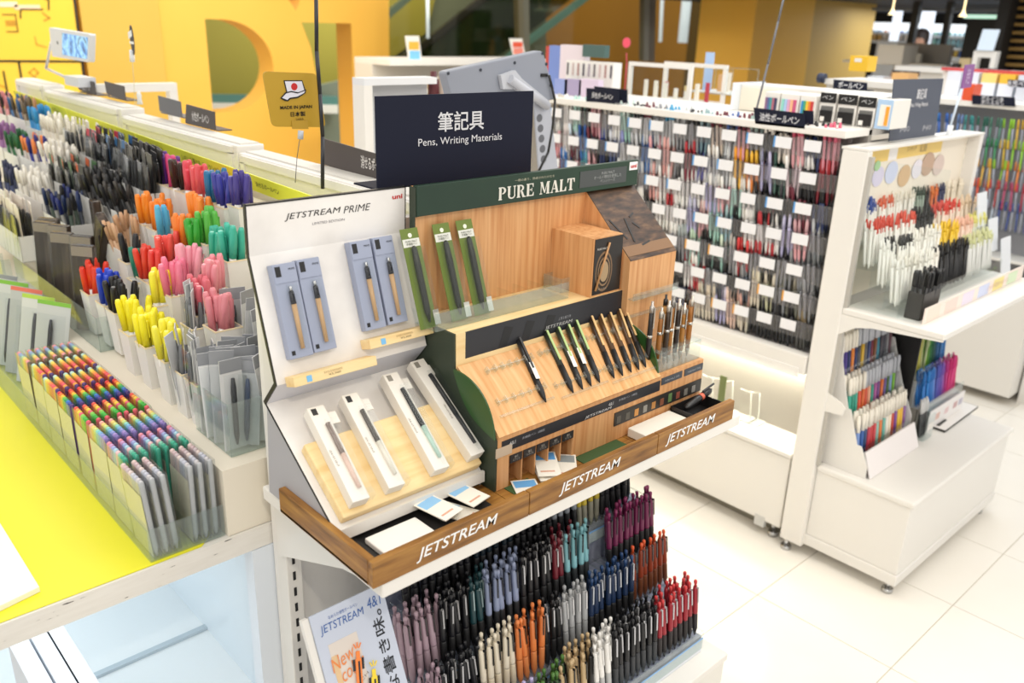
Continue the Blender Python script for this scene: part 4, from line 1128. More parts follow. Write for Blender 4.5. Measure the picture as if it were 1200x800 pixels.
for rim, X_, n, col, nm in (
    ((112, 333), .60, 5, 'dd3a22', 'red paint markers in the front row, behind the blue ones'),
    ((130, 344), .60, 5, '2344c4', 'blue paint markers in the front row, by the black ones'),
    ((143, 356), .60, 6, '1d1d1f', 'black paint markers in the front row, by the yellow ones'),
    ((160, 384), .585, 6, 'f1e62a', 'yellow paint markers, far end of the front row'),
    ((180, 400), .585, 7, 'f3e92e', 'yellow paint markers in the middle of the front row'),
    ((203, 418), .585, 7, 'f3ea4a', 'yellow paint markers, front row, right beside the grey ones'),
    ((196, 392), .645, 6, 'f2e840', 'yellow paint markers one step up, behind the front row'),
    ((157, 302), .68, 3, '242528', 'black markers left of the teal ones on the middle step'),
    ((166, 308), .66, 4, '1f7d67', 'teal markers on the middle step, beside the small red group'),
    ((178, 313), .67, 6, 'd6402e', 'small red group of markers on the middle step'),
    ((188, 344), .67, 7, 'e0413c', 'red coral markers on the middle step, left of the pink ones'),
    ((202, 352), .70, 6, 'e8554c', 'coral markers on the middle step, behind the pink ones'),
    ((211, 360), .67, 7, 'ec7f9c', 'rose pink markers on the middle step'),
    ((228, 366), .70, 6, 'f0a0b2', 'light pink markers on the middle step, behind the rose ones'),
    ((240, 378), .665, 7, 'd96a78', 'dusty rose markers on the middle step'),
    ((256, 384), .70, 7, 'e58f9a', 'pale rose markers, middle step, nearest the white display'),
    ((262, 392), .66, 7, 'd8848e', 'faded pink markers, near end of the middle step'),
    ((176, 257), .755, 6, 'f08a24', 'orange markers standing alone on the third step, far part'),
    ((189, 256), .755, 6, 'ee8322', 'orange markers on the third step, beside the light blue one'),
    ((196, 262), .745, 2, '56b4dc', 'leaning light blue markers on the third step'),
    ((219, 291), .745, 5, 'ee8430', 'orange markers on the third step, left of the green ones'),
    ((240, 287), .79, 6, 'f08c34', 'orange markers on the third step, behind the green ones'),
    ((234, 297), .745, 5, '35a335', 'green markers on the third step'),
    ((250, 293), .77, 5, '58b347', 'light green markers on the third step, beside the teal ones'),
    ((258, 312), .745, 5, '35a98f', 'teal green markers at the near end of the third step'),
    ((275, 313), .76, 5, '3fb39c', 'teal green markers, third step, touching the white display'),
    ((197, 215), .84, 5, '5d2a86', 'purple markers on the top step'),
    ((207, 219), .84, 4, 'd2437c', 'magenta pink markers on the top step'),
    ((216, 222), .84, 4, '3c2622', 'dark brown markers on the top step'),
    ((226, 224), .84, 5, 'd9495a', 'raspberry red markers on the top step'),
    ((238, 226), .84, 5, 'e0565c', 'coral red markers on the top step, near end'),
    ((254, 243), .84, 6, '1f6d9c', 'steel blue markers on the top step'),
    ((270, 249), .84, 6, '3d3f9c', 'indigo markers on the top step'),
    ((287, 250), .85, 6, '4a3f8f', 'violet markers on the top step, nearest the white display')):
    cup(rim, X_, n, col, nm, nm)
# grey packaged pens in cups and hanging bags near the end
def slim_pack(W, col, label, group):
    return pouch(W @ rot(0, 0, 150), .026, .15, .006, 'd0d1d3', '9d9fa3', label, group, dark='77797d')
for rim, X_, nm in (((222, 428), .585, 'grey film-wrapped pens beside the yellow markers'), ((240, 442), .585, 'grey film-wrapped pens, front row, by the hanging bags'), ((238, 420), .645, 'grey film-wrapped pens one step up behind the front row')):
    cup(rim, X_, 5, 'b9b9bb', nm, nm, mk=slim_pack)
ct = thing('clear_tray', 'tall clear acrylic tray of bagged pens at the gondola end', 'tray', (.62, 1.36, .973))
cz0 = .9735
ob('tray_wall', MB().box(.556, 1.300, cz0, .665, 1.302, cz0+.10).box(.556, 1.302, cz0, .558, 1.445, cz0+.10).box(.663, 1.302, cz0, .665, 1.445, cz0+.10).box(.556, 1.300, cz0, .665, 1.445, cz0+.002), CLEARG, ct)
for i in range(4):
    for j in range(4):
        W = T(.575+j*.025, 1.325+i*.033, cz0+.003) @ rot(rnd.uniform(-7, 4), rnd.uniform(-8, 8), rnd.uniform(-30, 50)-20)
        pouch(W, .042, .155+rnd.uniform(0, .02), .008, ['d8d9db', 'c2c4c7', 'e6e7e8'][(i+j) % 3], '8d9096', 'grey bagged pen in the tall clear tray at the gondola end', 'bagged pens at the gondola end', dark=['2b2d33', '3a4a6a', '8d8f93'][(i*2+j) % 3])
for i in range(7):
    W = T(.69+.012*(i % 2), 1.31+i*.04, 1.03) @ rot(rnd.uniform(-8, 4), rnd.uniform(-8, 8), rnd.uniform(-30, 50))
    pouch(W, .05, .17, .008, ['c8c9cb', 'd9dadb'][i % 2], '9a9ca1', 'grey bagged pen on the step behind the tall clear tray', 'bagged pens behind the clear tray', dark='4a4c52')

# --- rainbow pen sets in the clear bin on the counter
bn = thing('clear_bin', 'long clear acrylic bin on the yellow counter holding the pen sets', 'bin', (.45, 1.7, .845))
bx0, bx1, by0, by1 = .392, .5205, 1.272, 2.42
ob('bin_wall', MB().box(bx0, by0, .845, bx1, by0+.002, .905).box(bx0-.002, by0, .845, bx0, by1, .905).box(bx0, by0, .845, bx1, by1, .847), CLEARG, bn)
for yy in (1.36, 1.60, 1.84, 2.08):
    ob('divider', MB().box(bx0, yy-.001, .847, bx1, yy+.001, .90), CLEAR, bn)
ob('middle_divider', MB().box(.452, by0+.002, .847, .454, 1.36, .905), CLEAR, bn)
PAL = {
 'silver': ['dcc4c0', 'c9b0b4', 'c4b4b8', 'd9c9c4', 'c4c6d0', 'bcbecb', 'c9c6c9', 'b9babd'],
 'mintend': ['e58fa0', 'c99ac4', '9fa9d8', 'a9cfe0', 'ecc2c4', '7fc4ac', '3fae8e', '2f9f84'],
 'pastelblue': ['f0b3a8', 'efd27c', 'cfe08a', '8fd2c4', '7fb3dc', '8f9ad6', 'a58fce', '7a6aae'],
 'candy': ['e6584a', 'f0a04a', 'f2d24a', 'e66a7a', '8fcf5a', '4fbf4a', '3aa93a', 'e05a6a'],
 'rainbow': ['e23a34', 'f07a34', 'f4c23a', '6fc24a', '34a06a', '3a7ac4', '3a4aa4', '4a2f7a'],
 'warm': ['bfe0d4', 'f2e06a', 'f4c04a', 'f2924a', 'ee6a5a', 'e85a6a', 'f0a44a', '54357c'],
 'pastel': ['e79a9a', '9aa6d0', '8fb0c8', 'b0cfa0', 'f2dc7a', 'f4c06a', 'f0a0a4', '6f5a44'],
}
setcase_me = MB().box(-.0065, -.043, 0, .0065, .043, .001).box(-.0068, -.043, 0, -.0062, .043, .147).box(.0062, -.043, 0, .0068, .043, .147).box(-.0065, .0425, 0, .0065, .043, .147).box(-.0065, -.0438, 0, .0065, -.0432, .147).mesh('case', BAG)
side_card = MB().box(-.0061, -.040, .002, -.0058, .040, .12).mesh('inner_card', mat('eee9d2', .5))
def pen_set(x, y, pal, label, group, lean=0, z=.8475):
    t = thing('pen_set', label, 'pen set', W=T(x, y, z) @ rot(0, lean, rnd.uniform(-1.5, 1.5)), group=group)
    link('case', setcase_me, t, L=I4)
    link('inner_card', side_card, t, L=I4)
    for i, c in enumerate(PAL[pal]):
        link('pen', pm_('set', 'pen', c, .35, 0, lambda: MB().lathe([(.002, .002), (.0048, .016), (.0050, .135), (.0044, .145), (.002, .147)], n=7)), t, L=T(0, .0375-i*.0107, 0))
rowsp = [('silver', 'grey silver'), ('mintend', 'pink to mint green'), ('pastelblue', 'pastel with violet ends'), ('candy', 'red and bright green'), ('rainbow', 'full rainbow with dark blue ends'), ('warm', 'yellow to red with purple ends'), ('warm', 'orange and red'), ('pastel', 'soft pastel with brown ends')]
for r, (pal, nm) in enumerate(rowsp):
    y = 1.318+r*.0925
    for k in range(7):
        x = .404+k*.0172
        if r == 0 and k == 3: continue
        pen_set(x, y, pal, 'clear case of %s pens, %s' % (nm, ['three leaning cases left of the divider, nearest row' if k < 3 else 'three upright cases right of the divider, nearest row', 0][0] if r == 0 else ['nearest row of the bin', 'second row from the near end', 'third row', 'fourth row', 'fifth row', 'sixth row', 'seventh row', 'farthest row of the bin'][r]), ('%s pen sets' % nm)+(' %s' % ('leaning' if k < 3 else 'upright') if r == 0 else ''), lean=-4 if (r == 0 and k < 3) else rnd.uniform(-1, 1))
# large grey hanging packs behind the sets
for i, (y, x, lab) in enumerate(((2.10, .47, 'nearest'), (2.17, .455, 'second nearest'), (2.25, .45, 'third'), (2.33, .44, 'fourth'), (2.41, .435, 'farthest'))):
    W = T(x, y, .848) @ rot(0, 0, -62) @ rot(-16, 0, 0)
    t = pouch(W, .10, .215, .012, ['c4c8c9', 'd2d5d5', 'b9bdbf', 'cbcfd0', 'c0c4c6'][i], ['7fb93a', 'b0d24a', 'e0705a', '7fb93a', '8f9396'][i], 'large grey pen pack with a bright header, behind the rainbow sets, %s' % lab, 'large grey pen packs', dark='23262c', sf=.955)
tag(ob('white_booklet', MB().obox(frame(P(-20, 610, Z=.845), P(47, 695, Z=.845)-P(-20, 610, Z=.845), P(-60, 680, Z=.845)-P(-20, 610, Z=.845)), 0, -.16, 0, (P(47, 695, Z=.845)-P(-20, 610, Z=.845)).length, 0, .010) if False else
       MB().add([tuple(P(x, y, Z=.8452)) for x, y in ((-60, 560), (0, 616), (47, 693), (0, 716), (-60, 745))]+[tuple(P(x, y, Z=.8452)+Vector((0, 0, .009))) for x, y in ((-60, 560), (0, 616), (47, 693), (0, 716), (-60, 745))], [(0,1,2,3,4), (5,6,7,8,9)]+[(i, (i+1) % 5, 5+(i+1) % 5, 5+i) for i in range(5)]), mat('f1efea', .5)), 'white board lying on the yellow counter at the left edge of the photo', 'board')
# white boxes on the shelf below the counter
for k, (x, y, lab) in enumerate((((58), 1.30, 'white file box under the counter, leftmost of the three'), (83, 1.33, 'white file box under the counter, middle one'), (108, 1.30, 'white file box under the counter, nearest the open space'))):
    p = P(x, 775, Y=y)
    bxx = thing('file_box', lab, 'box', (p.x, y+.1, .386))
    ob('box_body', MB().box(p.x-.016, y, .386, p.x+.016, y+.26, .60), mat('e4e6ec', .45), bxx, bevel=.002)
    ob('end_label', MB().box(p.x-.010, y-.0006, .40, p.x+.010, y, .585), mat('d3d6df', .5), bxx)

# --- small trays of pens and packs over the far part of the steps
RIM = Vector((-.9, 0, 1)).normalized()
RO = Vector((.54, 0, 1.025))
def steprow(pL, pR, n, cols, label, kind='stick', depth=2, back=.03, lean=10, traycol=None, h=.05, jitter=4, w=.024, ph=.16, sc=1):
    """row of pens whose visible feet run from pL to pR along the stepped display"""
    a = Pn(pL[0], pL[1], RO, RIM); b = Pn(pR[0], pR[1], RO, RIM)
    grp = label
    xm = (a.x+b.x)/2
    y0, y1 = min(a.y, b.y)-.012, max(a.y, b.y)+.012
    zt = 1.025+.9*(xm-.54)
    zb = zt-.075
    tr = MB().box(xm-.028, y0, zb, xm-.026, y1, zt).box(xm+.026+back*(depth-1), y0, zb+.004, xm+.028+back*(depth-1), y1, zt+.01).box(xm-.028, y0, zb, xm+.03+back*(depth-1), y0+.0015, zt).box(xm-.028, y1-.0015, zb, xm+.03+back*(depth-1), y1, zt).box(xm-.028, y0, zb, xm+.03+back*(depth-1), y1, zb+.002)
    tag(ob('card_tray', tr, mat(traycol, .5) if traycol else FROST), 'small tray under the ' + label, 'tray')
    for d in range(depth):
        for i in range(n):
            f_ = (i+.5)/n
            y = a.y+(b.y-a.y)*f_
            x = xm-.012+d*back
            c = cols[(i+d) % len(cols)]
            W = T(x, y, zb+.004+d*.008) @ rot(rnd.uniform(-jitter, jitter), lean+rnd.uniform(-3, 3), rnd.uniform(-15, 15)+90 if kind != 'pack' else -90+rnd.uniform(-14, 14))
            if kind == 'stick':
                stick(W, c[0], c[1], label, grp)
            elif kind == 'marker':
                marker(W, c[1], label, grp)
            else:
                pouch(W, w, ph, .006, c[0], c[1], label, grp, dark=c[2] if len(c) > 2 else '2a2b2e')
S = steprow
S((-6, 128), (16, 134), 6, [('3a2a2e', '2a2226'), ('d68f94', 'c97a80')], 'dark and pink pens, far end of the top step')
S((18, 136), (40, 139), 8, [('d9a98a', 'c4906a'), ('3a6a9c', '2f5a8a'), ('4a3f36', '5a4c3c'), ('8d7c68', '7a6a58')], 'beige, blue and brown pens, far part of the top step')
S((42, 148), (54, 152), 6, [('2f8fc9', '2f8fc9')], 'cyan blue pens, far part of the top step')
S((57, 158), (82, 166), 8, [('e9e3d6', 'efe9dc'), ('ddd5c6', 'e9e3d6')], 'cream white pens, top step past the cyan ones')
S((84, 168), (104, 178), 7, [('e6dfd2', 'efe9de'), ('cfc6b6', 'e6dfd2')], 'ivory pens in film, top step in the middle', 'pack', w=.02, ph=.15)
S((106, 180), (128, 188), 8, [('3c3a3c', 'c03a4a'), ('58565a', '3a3a3c')], 'grey and crimson packaged pens, top step', 'pack', w=.022, ph=.15)
S((130, 192), (150, 202), 7, [('2b2b2e', '3a6a9c'), ('4a4a4d', '2b2b2e'), ('2f4f74', '6a7a8a')], 'black and blue packaged pens, top step', 'pack', w=.024, ph=.16)
S((152, 210), (186, 226), 9, [('26262a', '3c3a38'), ('55524e', '26262a'), ('1f1f22', '55524e')], 'black packaged brush pens, near part of the top step', 'pack', w=.03, ph=.175)
S((-4, 168), (14, 170), 6, [('9a6a9c', '8a5a90'), ('b98ab4', '9a6a9c')], 'mauve pens, far end of the third step')
S((14, 178), (32, 181), 6, [('2a6a3c', '1f5a34'), ('e2ded4', '2a6a3c')], 'dark green pens, far part of the third step')
S((33, 184), (52, 187), 6, [('27328f', '222c7c'), ('d9cfc4', 'ef8a4a')], 'navy and orange pens, far part of the third step')
S((60, 190), (92, 204), 9, [('eae3d5', 'f0eadf'), ('ded6c6', 'eae3d5')], 'cream pens, middle of the third step')
S((66, 208), (106, 224), 9, [('2f4a34', '3f6a3a', '23282a'), ('3a3632', 'd2653a', '2a2624'), ('55524c', '3a3a38', '2b2b2b')], 'dark green and orange packaged pens, third step', 'pack', w=.026, ph=.15)
S((104, 230), (158, 246), 16, [('232325', '2b2b2d'), ('3a3632', '1c1c1e'), ('1c1c1e', '4a4540')], 'black brush pens crowded on the third step', depth=3, jitter=14)
S((-4, 218), (26, 222), 8, [('2a3458', '232a48'), ('3a4468', '2a3050')], 'navy blue pens, far left of the second step')
S((26, 226), (64, 232), 9, [('e8e2d6', 'f0ebe0')], 'cream pens, second step at the left')
S((-4, 262), (40, 268), 10, [('e6ddd2', 'efe7dc'), ('e0d2c6', 'e6ddd2')], 'ivory packaged pens, lowest step at the far left', 'pack', w=.026, ph=.16)
S((60, 252), (96, 258), 9, [('2a2f3a', '23345c'), ('8d8c86', '1f2b6a'), ('3a4a3c', '2b2b2e')], 'black and dark blue pens, second step behind the brown cases', jitter=12)
S((136, 285), (160, 292), 5, [('c49a74', 'd2a984'), ('d6b08c', 'c49a74')], 'tan wooden pencils in the middle of the second step', lean=14, jitter=10)
# brown pen cases standing in the clear tray
kt = thing('clear_tray', 'clear acrylic tray of tall brown cases on the lowest step', 'tray', (.60, 2.1, .973))
ky0, ky1 = 1.95, 2.62
ob('tray_wall', MB().box(.552, ky0, .9735, .554, ky1, 1.055).box(.552, ky0, .9735, .628, ky0+.002, 1.055).box(.552, ky0, .9735, .628, ky1, .9755), CLEARG, kt)
for i, (px_, dx, lab) in enumerate((((95, 345), 0, 'nearest'), ((80, 335), .028, 'second'), ((70, 325), 0, 'third'), ((58, 318), .02, 'fourth'), ((50, 310), 0, 'fifth'), ((44, 300), .02, 'farthest'))):
    y = P(px_[0], px_[1], X=.575).y
    c = thing('pen_case', 'tall glossy brown pen case in the clear tray, %s of six' % lab, 'case', W=T(.582+dx, y, .9758) @ rot(0, 4, -42+rnd.uniform(-8, 8)))
    ob('case_body', MB().box(-.026, -.011, 0, .026, .011, .21), [noise_mat('brown_case', ['2a221d', '43382f', '6a5c50'], scale=(30, 30, 2), nscale=2, rough=.22)] if i == 0 else [bpy.data.materials['brown_case']], c, L=I4, bevel=.004)
    ob('clear_sleeve', MB().box(-.027, -.0125, 0, .027, -.0118, .214), BAG, c, L=I4)
    ob('header', MB().box(-.024, -.0117, .185, .024, -.011, .208), mat('9a8d80', .4), c, L=I4)
q = P(95, 265, X=.66)
c = thing('pen_case', 'long brown case leaning diagonally over the step behind the tray', 'case', W=T(.66, q.y-.06, 1.035) @ rot(38, 0, 0) @ rot(0, 6, 90))
ob('case_body', MB().box(-.025, -.010, 0, .025, .010, .23), bpy.data.materials['brown_case'], c, L=I4, bevel=.004)
ob('header', MB().box(-.023, -.0115, .2, .023, -.010, .228), mat('6b6560', .4), c, L=I4)
q = P(112, 240, X=.70)
c = thing('pen_case', 'brown slab case standing upright behind the diagonal one', 'case', W=T(.70, q.y, 1.04) @ rot(0, 5, 80))
ob('case_body', MB().box(-.032, -.010, 0, .032, .010, .2), bpy.data.materials['brown_case'], c, L=I4, bevel=.004)
ob('header', MB().box(-.03, -.0115, .17, .03, -.010, .198), mat('8a7d70', .4), c, L=I4)
# low clear bins at the far front edge
fb = thing('clear_bin', 'row of narrow clear acrylic bins at the far end of the lowest step', 'bin', (.53, 2.7, .973))
for k in range(7):
    ob('bin_divider', MB().box(.5275, 2.65+k*.08, .9735, .55, 2.6515+k*.08, 1.04), CLEARG, fb)
ob('bin_wall', MB().box(.526, 2.65, .9735, .5275, 3.15, 1.04), CLEARG, fb)
# ------------------------------------------------------------------ right gondola: long pen rack facing the aisle
RX = 2.50
rk = thing('pen_rack_gondola', 'long white gondola packed with rows of pens in clear trays', 'shelf unit', (2.8, 2.0, 0))
RY0, RY1 = 1.235, 3.05
ob('back_panel', MB().box(2.64, RY0, .355, 2.66, RY1, 1.43), mat('9a9690', .5), rk)
ob('top_rail', MB().box(RX-.01, RY0, 1.412, 2.66, RY1, 1.436), WHITE2, rk, bevel=.003)
ob('top_deck', MB().box(2.66, RY0, 1.412, 2.95, RY1, 1.434), WHITE2, rk)
ob('seam_post', MB().box(RX+.02, P(796, 140, X=RX).y-.008, .72, RX+.04, P(796, 140, X=RX).y+.008, 1.412), WHITE2, rk)
ob('front_lip', MB().prism([(RY0, .655), (RY0, .72), (RY1, .72), (RY1, .655)], RX-.03, RX+.012), WHITE2, rk, bevel=.003)
ob('lip_shelf', MB().box(RX+.012, RY0, .70, 2.64, RY1, .712), WHITE2, rk)
ob('label_holder', MB().box(RX-.034, RY0+.02, .645, RX-.029, RY1, .675), FROST, rk)
ob('base', MB().box(RX-.005, RY0+.01, .06, 2.95, RY1, .335), WHITE2, rk, bevel=.004)
ob('base_top', MB().box(RX-.015, RY0+.005, .34, 2.95, RY1, .357), WHITE2, rk, bevel=.003)
ob('base_gap', MB().box(RX+.0, RY0+.03, .334, 2.7, RY1, .341), BLACK, rk)
ob('niche_back', MB().box(2.72, RY0, .357, 2.74, RY1, .655), mat('f4efdf', .5), rk)
ob('recess_kick', MB().box(RX+.06, RY0+.02, .0, 2.9, RY1, .06), mat('8a8578', .6), rk)
for y in (1.285, 1.95, 2.5):
    ob('foot', MB().cyl((RX+.03, y, 0), (RX+.03, y, .018), .018, n=10).cyl((RX+.03, y, .018), (RX+.03, y, .062), .008, n=8), STEEL, rk)
ob('grey_clip', MB().box(RX-.008, 1.305, .035, RX+.01, 1.345, .075), mat('c9c9c6', .5), rk)
# light tube housing under the lip
ob('tube_lamp', MB().cyl((2.56, RY0+.05, .685), (2.56, RY1-.05, .685), .010, n=8), mat('fff4d6', .4, emit=2.5), rk)
ROWZ = [1.378, 1.280, 1.184, 1.087, .985, .893, .800]
W_, BK, RD, PK, MT, GY, NV, BL, CRM, LV, OR_, YL, WN, CL = 'eeece8', '1f1f22', 'b23038', 'e3a6ac', 'a5cfc2', '8f9094', '27345f', '3a6fb4', 'ddd3c0', 'b6b2d6', 'e88a3a', 'e9b43a', '6a2434', 'c5c8ca'
ROWC = [
 [(GY, 'c9c2b4'), (W_, W_), (MT, 'b9dcd2'), (BK, BK), (PK, 'e9c0c2'), (GY, 'b4b0aa'), (W_, W_), (MT, 'd5e6e0'), ('d9dadb', BK), ('d9dadb', WN), (CL, GY), (CL, '3b9cc9'), (GY, CL), (GY, BK), ('6f8a94', '9ab4b8'), ('d9c6b4', WN), (CL, '4a68a4'), (PK, WN), (GY, 'a9c0bb'), (BK, 'e6e2da'), ('e9e0d4', BK), (PK, 'd75a72'), (NV, BK), ('d98a96', 'd2607a')],
 [(PK, W_), (W_, 'e9dfe0'), (WN, 'c9d8e6'), (BL, '2f62b0'), (BK, WN), (NV, '2c4fae'), ('4a5a84', 'd9dce6'), (CL, '8f93c9'), (CL, 'c4c6ca'), ('3f77b9', BL), (CL, PK), ('e3a6a0', 'efb4ae'), (GY, BK), ('7c2c3c', RD), ('5a5a9a', NV), (CL, W_), (CL, 'e4e6e6'), ('e9b43a', 'efa02c'), ('e88a3a', YL), (LV, 'c4c0e0'), ('4a6a60', '33524a'), ('d8c4c8', W_), (BK, W_), ('7a1f2c', RD)],
 [(RD, 'd4484c'), (BL, '3577c2'), (PK, GY), ('4f9aa8', '6ab3bd'), (PK, 'd9a9ae'), (BK, NV), (GY, BK), (W_, W_), (BK, '23325e'), (GY, CL), ('e0a29c', 'e8b0aa'), (W_, W_), (W_, '3a3a3c'), (W_, W_), (W_, 'd6d4d6'), (LV, W_), (PK, W_), (MT, W_), (W_, W_), (BK, BK), (BK, '3a3a40'), (BK, WN), (WN, BK), (NV, BK)],
 [(W_, W_), (BK, BK), (W_, W_), (W_, RD), (W_, W_), (LV, 'c6c6de'), (PK, 'efc6c2'), (MT, 'b4d2d4'), ('8fb0bc', 'a5c2c6'), (BK, BK), (W_, W_), (W_, 'c23a40'), (W_, W_), (LV, 'c9c6e4'), (PK, 'd6a8ae'), (GY, CL)],
 [(GY, W_), (GY, 'aab4b4'), (MT, 'c4dcc4'), ('5a5a5e', BK), (MT, 'cfe0ca'), (GY, 'b9b4ae'), (RD, 'd23c3c'), (GY, RD), (BK, RD), (GY, BK), (GY, '9a9c9e'), (GY, '6f7478')],
 [(BK, BK), (W_, RD), (RD, W_), (GY, BK), ('5a5f68', BK), (BK, CL), ('4f5560', GY), (CRM, 'e3dac2'), ('c9c9a8', CRM), (GY, 'b9b8a4'), ('6f6f64', '8a8474'), (GY, '8f9094')],
 [(NV, BK), ('4a2f34', RD), (CRM, CRM), (CRM, 'e6d9c4'), (LV, 'cfc8de'), ('e3c4b4', 'ecd2c2'), (CRM, 'd9a89a'), (BK, BK), (BK, '3a3c42'), (BK, BK), ('2c2d31', BK), ('4a4a48', '8a7a5a')],
]
CNAME = {W_: 'white', BK: 'black', RD: 'red', PK: 'pink', MT: 'mint', GY: 'grey', NV: 'navy', BL: 'blue', CRM: 'cream', LV: 'lavender', OR_: 'orange', YL: 'amber', WN: 'wine', CL: 'clear'}
def cname(h):
    if h in CNAME: return CNAME[h]
    r, g, b = [int(h[i:i+2], 16) for i in (0, 2, 4)]
    mx, mn = max(r, g, b), min(r, g, b)
    if mx-mn < 24: return 'pale' if mx > 190 else 'grey' if mx > 90 else 'black'
    if r == mx: return ('rose' if b > g+10 else 'orange' if g > b+60 else 'coral' if r > 180 else 'brown')
    if g == mx: return 'green'
    return 'violet' if r > g+8 else 'blue'
ROWN = ['top', 'second', 'third', 'fourth', 'fifth', 'sixth', 'lowest']
tagme = MB().box(-.002, -.028, -.017, 0, .028, .017).mesh('price_tag', mat('e9e9ec', .5))
tagblue = MB().box(-.0025, .028, -.017, 0, .034, .017).mesh('blue_tab', mat('5b9bd8', .5))
tagor = MB().box(-.0025, .028, -.017, 0, .034, .017).mesh('orange_tab', mat('e0a040', .5))
BACKP = []
for r, z in enumerate(ROWZ):
    bins = ROWC[r]
    nb = len(bins)
    yfar = 2.47 if nb == 24 else [0, 0, 0, 2.02, 1.86, 1.82, 1.80][r]
    ynear = 1.262
    pitch = (yfar-ynear)/nb
    tr = ob('clear_row_tray', MB().box(RX-.004, ynear-.02, z-.035, RX-.001, yfar+.02, z+.020).box(RX-.004, ynear-.02, z-.082, RX+.10, yfar+.02, z-.080).box(RX+.05, ynear-.02, z-.08, RX+.052, yfar+.02, z+.03), HAZE, rk)
    dv = MB().box(RX-.001, -.001, z-.08, RX+.05, .001, z+.012).mesh('clear_divider', CLEAR)
    for k in range(nb+1):
        link('clear_divider', dv, tr, T(0, ynear+k*pitch, 0))
    for k in range(0, nb):
        y = yfar-(k+.5)*pitch
        if k % 2 == 0:
            g = link('price_tag', tagme, tr, T(RX-.0045, y, z))
            if (k*7+r*3) % 5 < 2:
                link('tab', tagblue if r < 4 else tagor, tr, T(RX-.0045, y, z))
        body, cap = bins[k]
        lab = '%s and %s pen, %s tray of the long rack, %s' % (cname(body), cname(cap), ROWN[r], 'far end' if k < nb*.3 else 'middle' if k < nb*.65 else 'near end')
        if cname(body) == cname(cap):
            lab = lab.replace('%s and %s' % (cname(body), cname(cap)), cname(body))
        per = 3
        for d in range(2):
            for i in range(per):
                yy = y + (i-(per-1)/2)*pitch/per*1.02 + rnd.uniform(-.002, .002)
                dz = rnd.uniform(-.004, .010)
                W = T(RX+.014+d*.024, yy, z-.078+d*.006+dz) @ rot(rnd.uniform(-5, 5), rnd.uniform(2, 9), rnd.uniform(60, 120))
                if d == 0:
                    stick(W, body, cap, lab, lab+' group', name='rack_pen', parts=False)
                else:
                    BACKP.append((W, body, cap))
def pile(pens, name, label, cat, parent=None, prof=((.002, 0), (.0050, .014), (.0052, .098)), capp=((.0057, .096), (.0056, .128), (.0034, .140))):
    """the pens behind the front ones, too hidden to tell apart: one object"""
    mb = MB(); ms = []
    for W, body, cap in pens:
        for c, pr_ in ((body, prof), (cap, capp)):
            mm = mat(c, .35)
            if mm not in ms: ms.append(mm)
            mb.slot(ms.index(mm))
            o = len(mb.v)
            mb.lathe(list(pr_), n=6)
            for i in range(o, len(mb.v)):
                mb.v[i] = tuple(W @ Vector(mb.v[i]))
    return tag(ob(name, mb, ms, parent), label, cat, kind='stuff')
pile(BACKP, 'rear_rack_pens', 'dense mass of pens standing behind the front pens of the long rack', 'pens')
# things in the lit niche
for k, (x, y) in enumerate(((826, 465), (836, 458), (848, 478), (872, 470), (880, 486))):
    p = P(x, y, X=2.56)
    t = tag(ob('wire_hook', MB().tube([(2.62, p.y, .358), (2.60, p.y, .47+.01*(k % 3)), (2.54, p.y+.01, .50)], .0022, 6).box(2.58, p.y-.02, .358, 2.66, p.y+.02, .362), mat('d3d6d2', .2, .3)), ['first', 'second', 'third', 'fourth', 'fifth'][k] + ' thin clear hook stand from the left in the lit niche', 'hook')
a, b = P(840, 474, X=2.53), P(852, 442, X=2.53)
tag(ob('price_card', MB().box(2.53, b.y, a.z, 2.532, a.y, b.z).box(2.532, b.y, .358, 2.56, a.y, .361).box(2.532, b.y, .361, 2.534, a.y, a.z+.01), mat('6f7a4a', .5)), 'olive green card standing in the lit niche', 'card')
# --- things on the top deck of the rack
def sign(F, pts, lines, label, m=DARKSIGN, fg='d9d9dd', foot=True):
    q = [loc2(F, *p) for p in pts]
    t = thing('category_sign', label, 'sign', W=F @ T(q[0][0], min(a[1] for a in q), 0))
    ob('board', MB().plate(q, F, -.003), m, t)
    xs = [a[0] for a in q]; ys = [a[1] for a in q]
    if foot:
        ob('foot_plate', MB().obox(F, min(xs), min(ys), -.05, max(xs), min(ys)+.003, -.003), m, t)
    for (s, x, y, w, h) in lines:
        c_ = loc2(F, x, y)
        text(s, mat(fg), t, F @ T(0, 0, .0005), w=w, h=h, c=c_, bold=.01)
    return t
FX5 = FX(2.49)
sign(FX5, ((883, 126), (942, 133), (943, 151), (885, 145)), (('油性ボールペン', 913, 139, .14, .026),), 'dark sign reading 油性ボールペン on top of the long rack')
sign(FX(2.52), ((941, 129), (953, 130), (953, 146), (941, 146)), (), 'blank dark sign back beside the 油性ボールペン sign', foot=False)
sign(FX5, ((687, 103), (725, 106), (725, 121), (687, 119)), (('多色ボールペン', 706, 112.5, .105, .022),), 'dark sign reading 多色ボールペン at the far end of the long rack')
sign(FX(2.52), ((696, 101), (735, 105), (735, 121), (698, 119)), (), 'blank dark sign behind the 多色ボールペン sign', foot=False)
FS2 = FX(2.95)
sign(FS2, ((977, 93), (1016, 97), (1016, 107), (976, 103)), (('ボールペン', 997, 100, .09, .022),), 'small dark sign reading ボールペン on the white case')
F12 = FY(1.21)
sign(F12, ((1042, 167), (1048, 93), (1106, 92), (1095, 160)), (('筆記具', 1080, 110, .075, .034), ('Pens, Writing Materials', 1077, 123, .13, .017), ('ボールペン', 1060, 151, .07, .020), ('ボールペン', 1086, 149, .065, .020)), 'slate blue sign reading 筆記具 on the right end unit', m=mat('454c5c', .45))
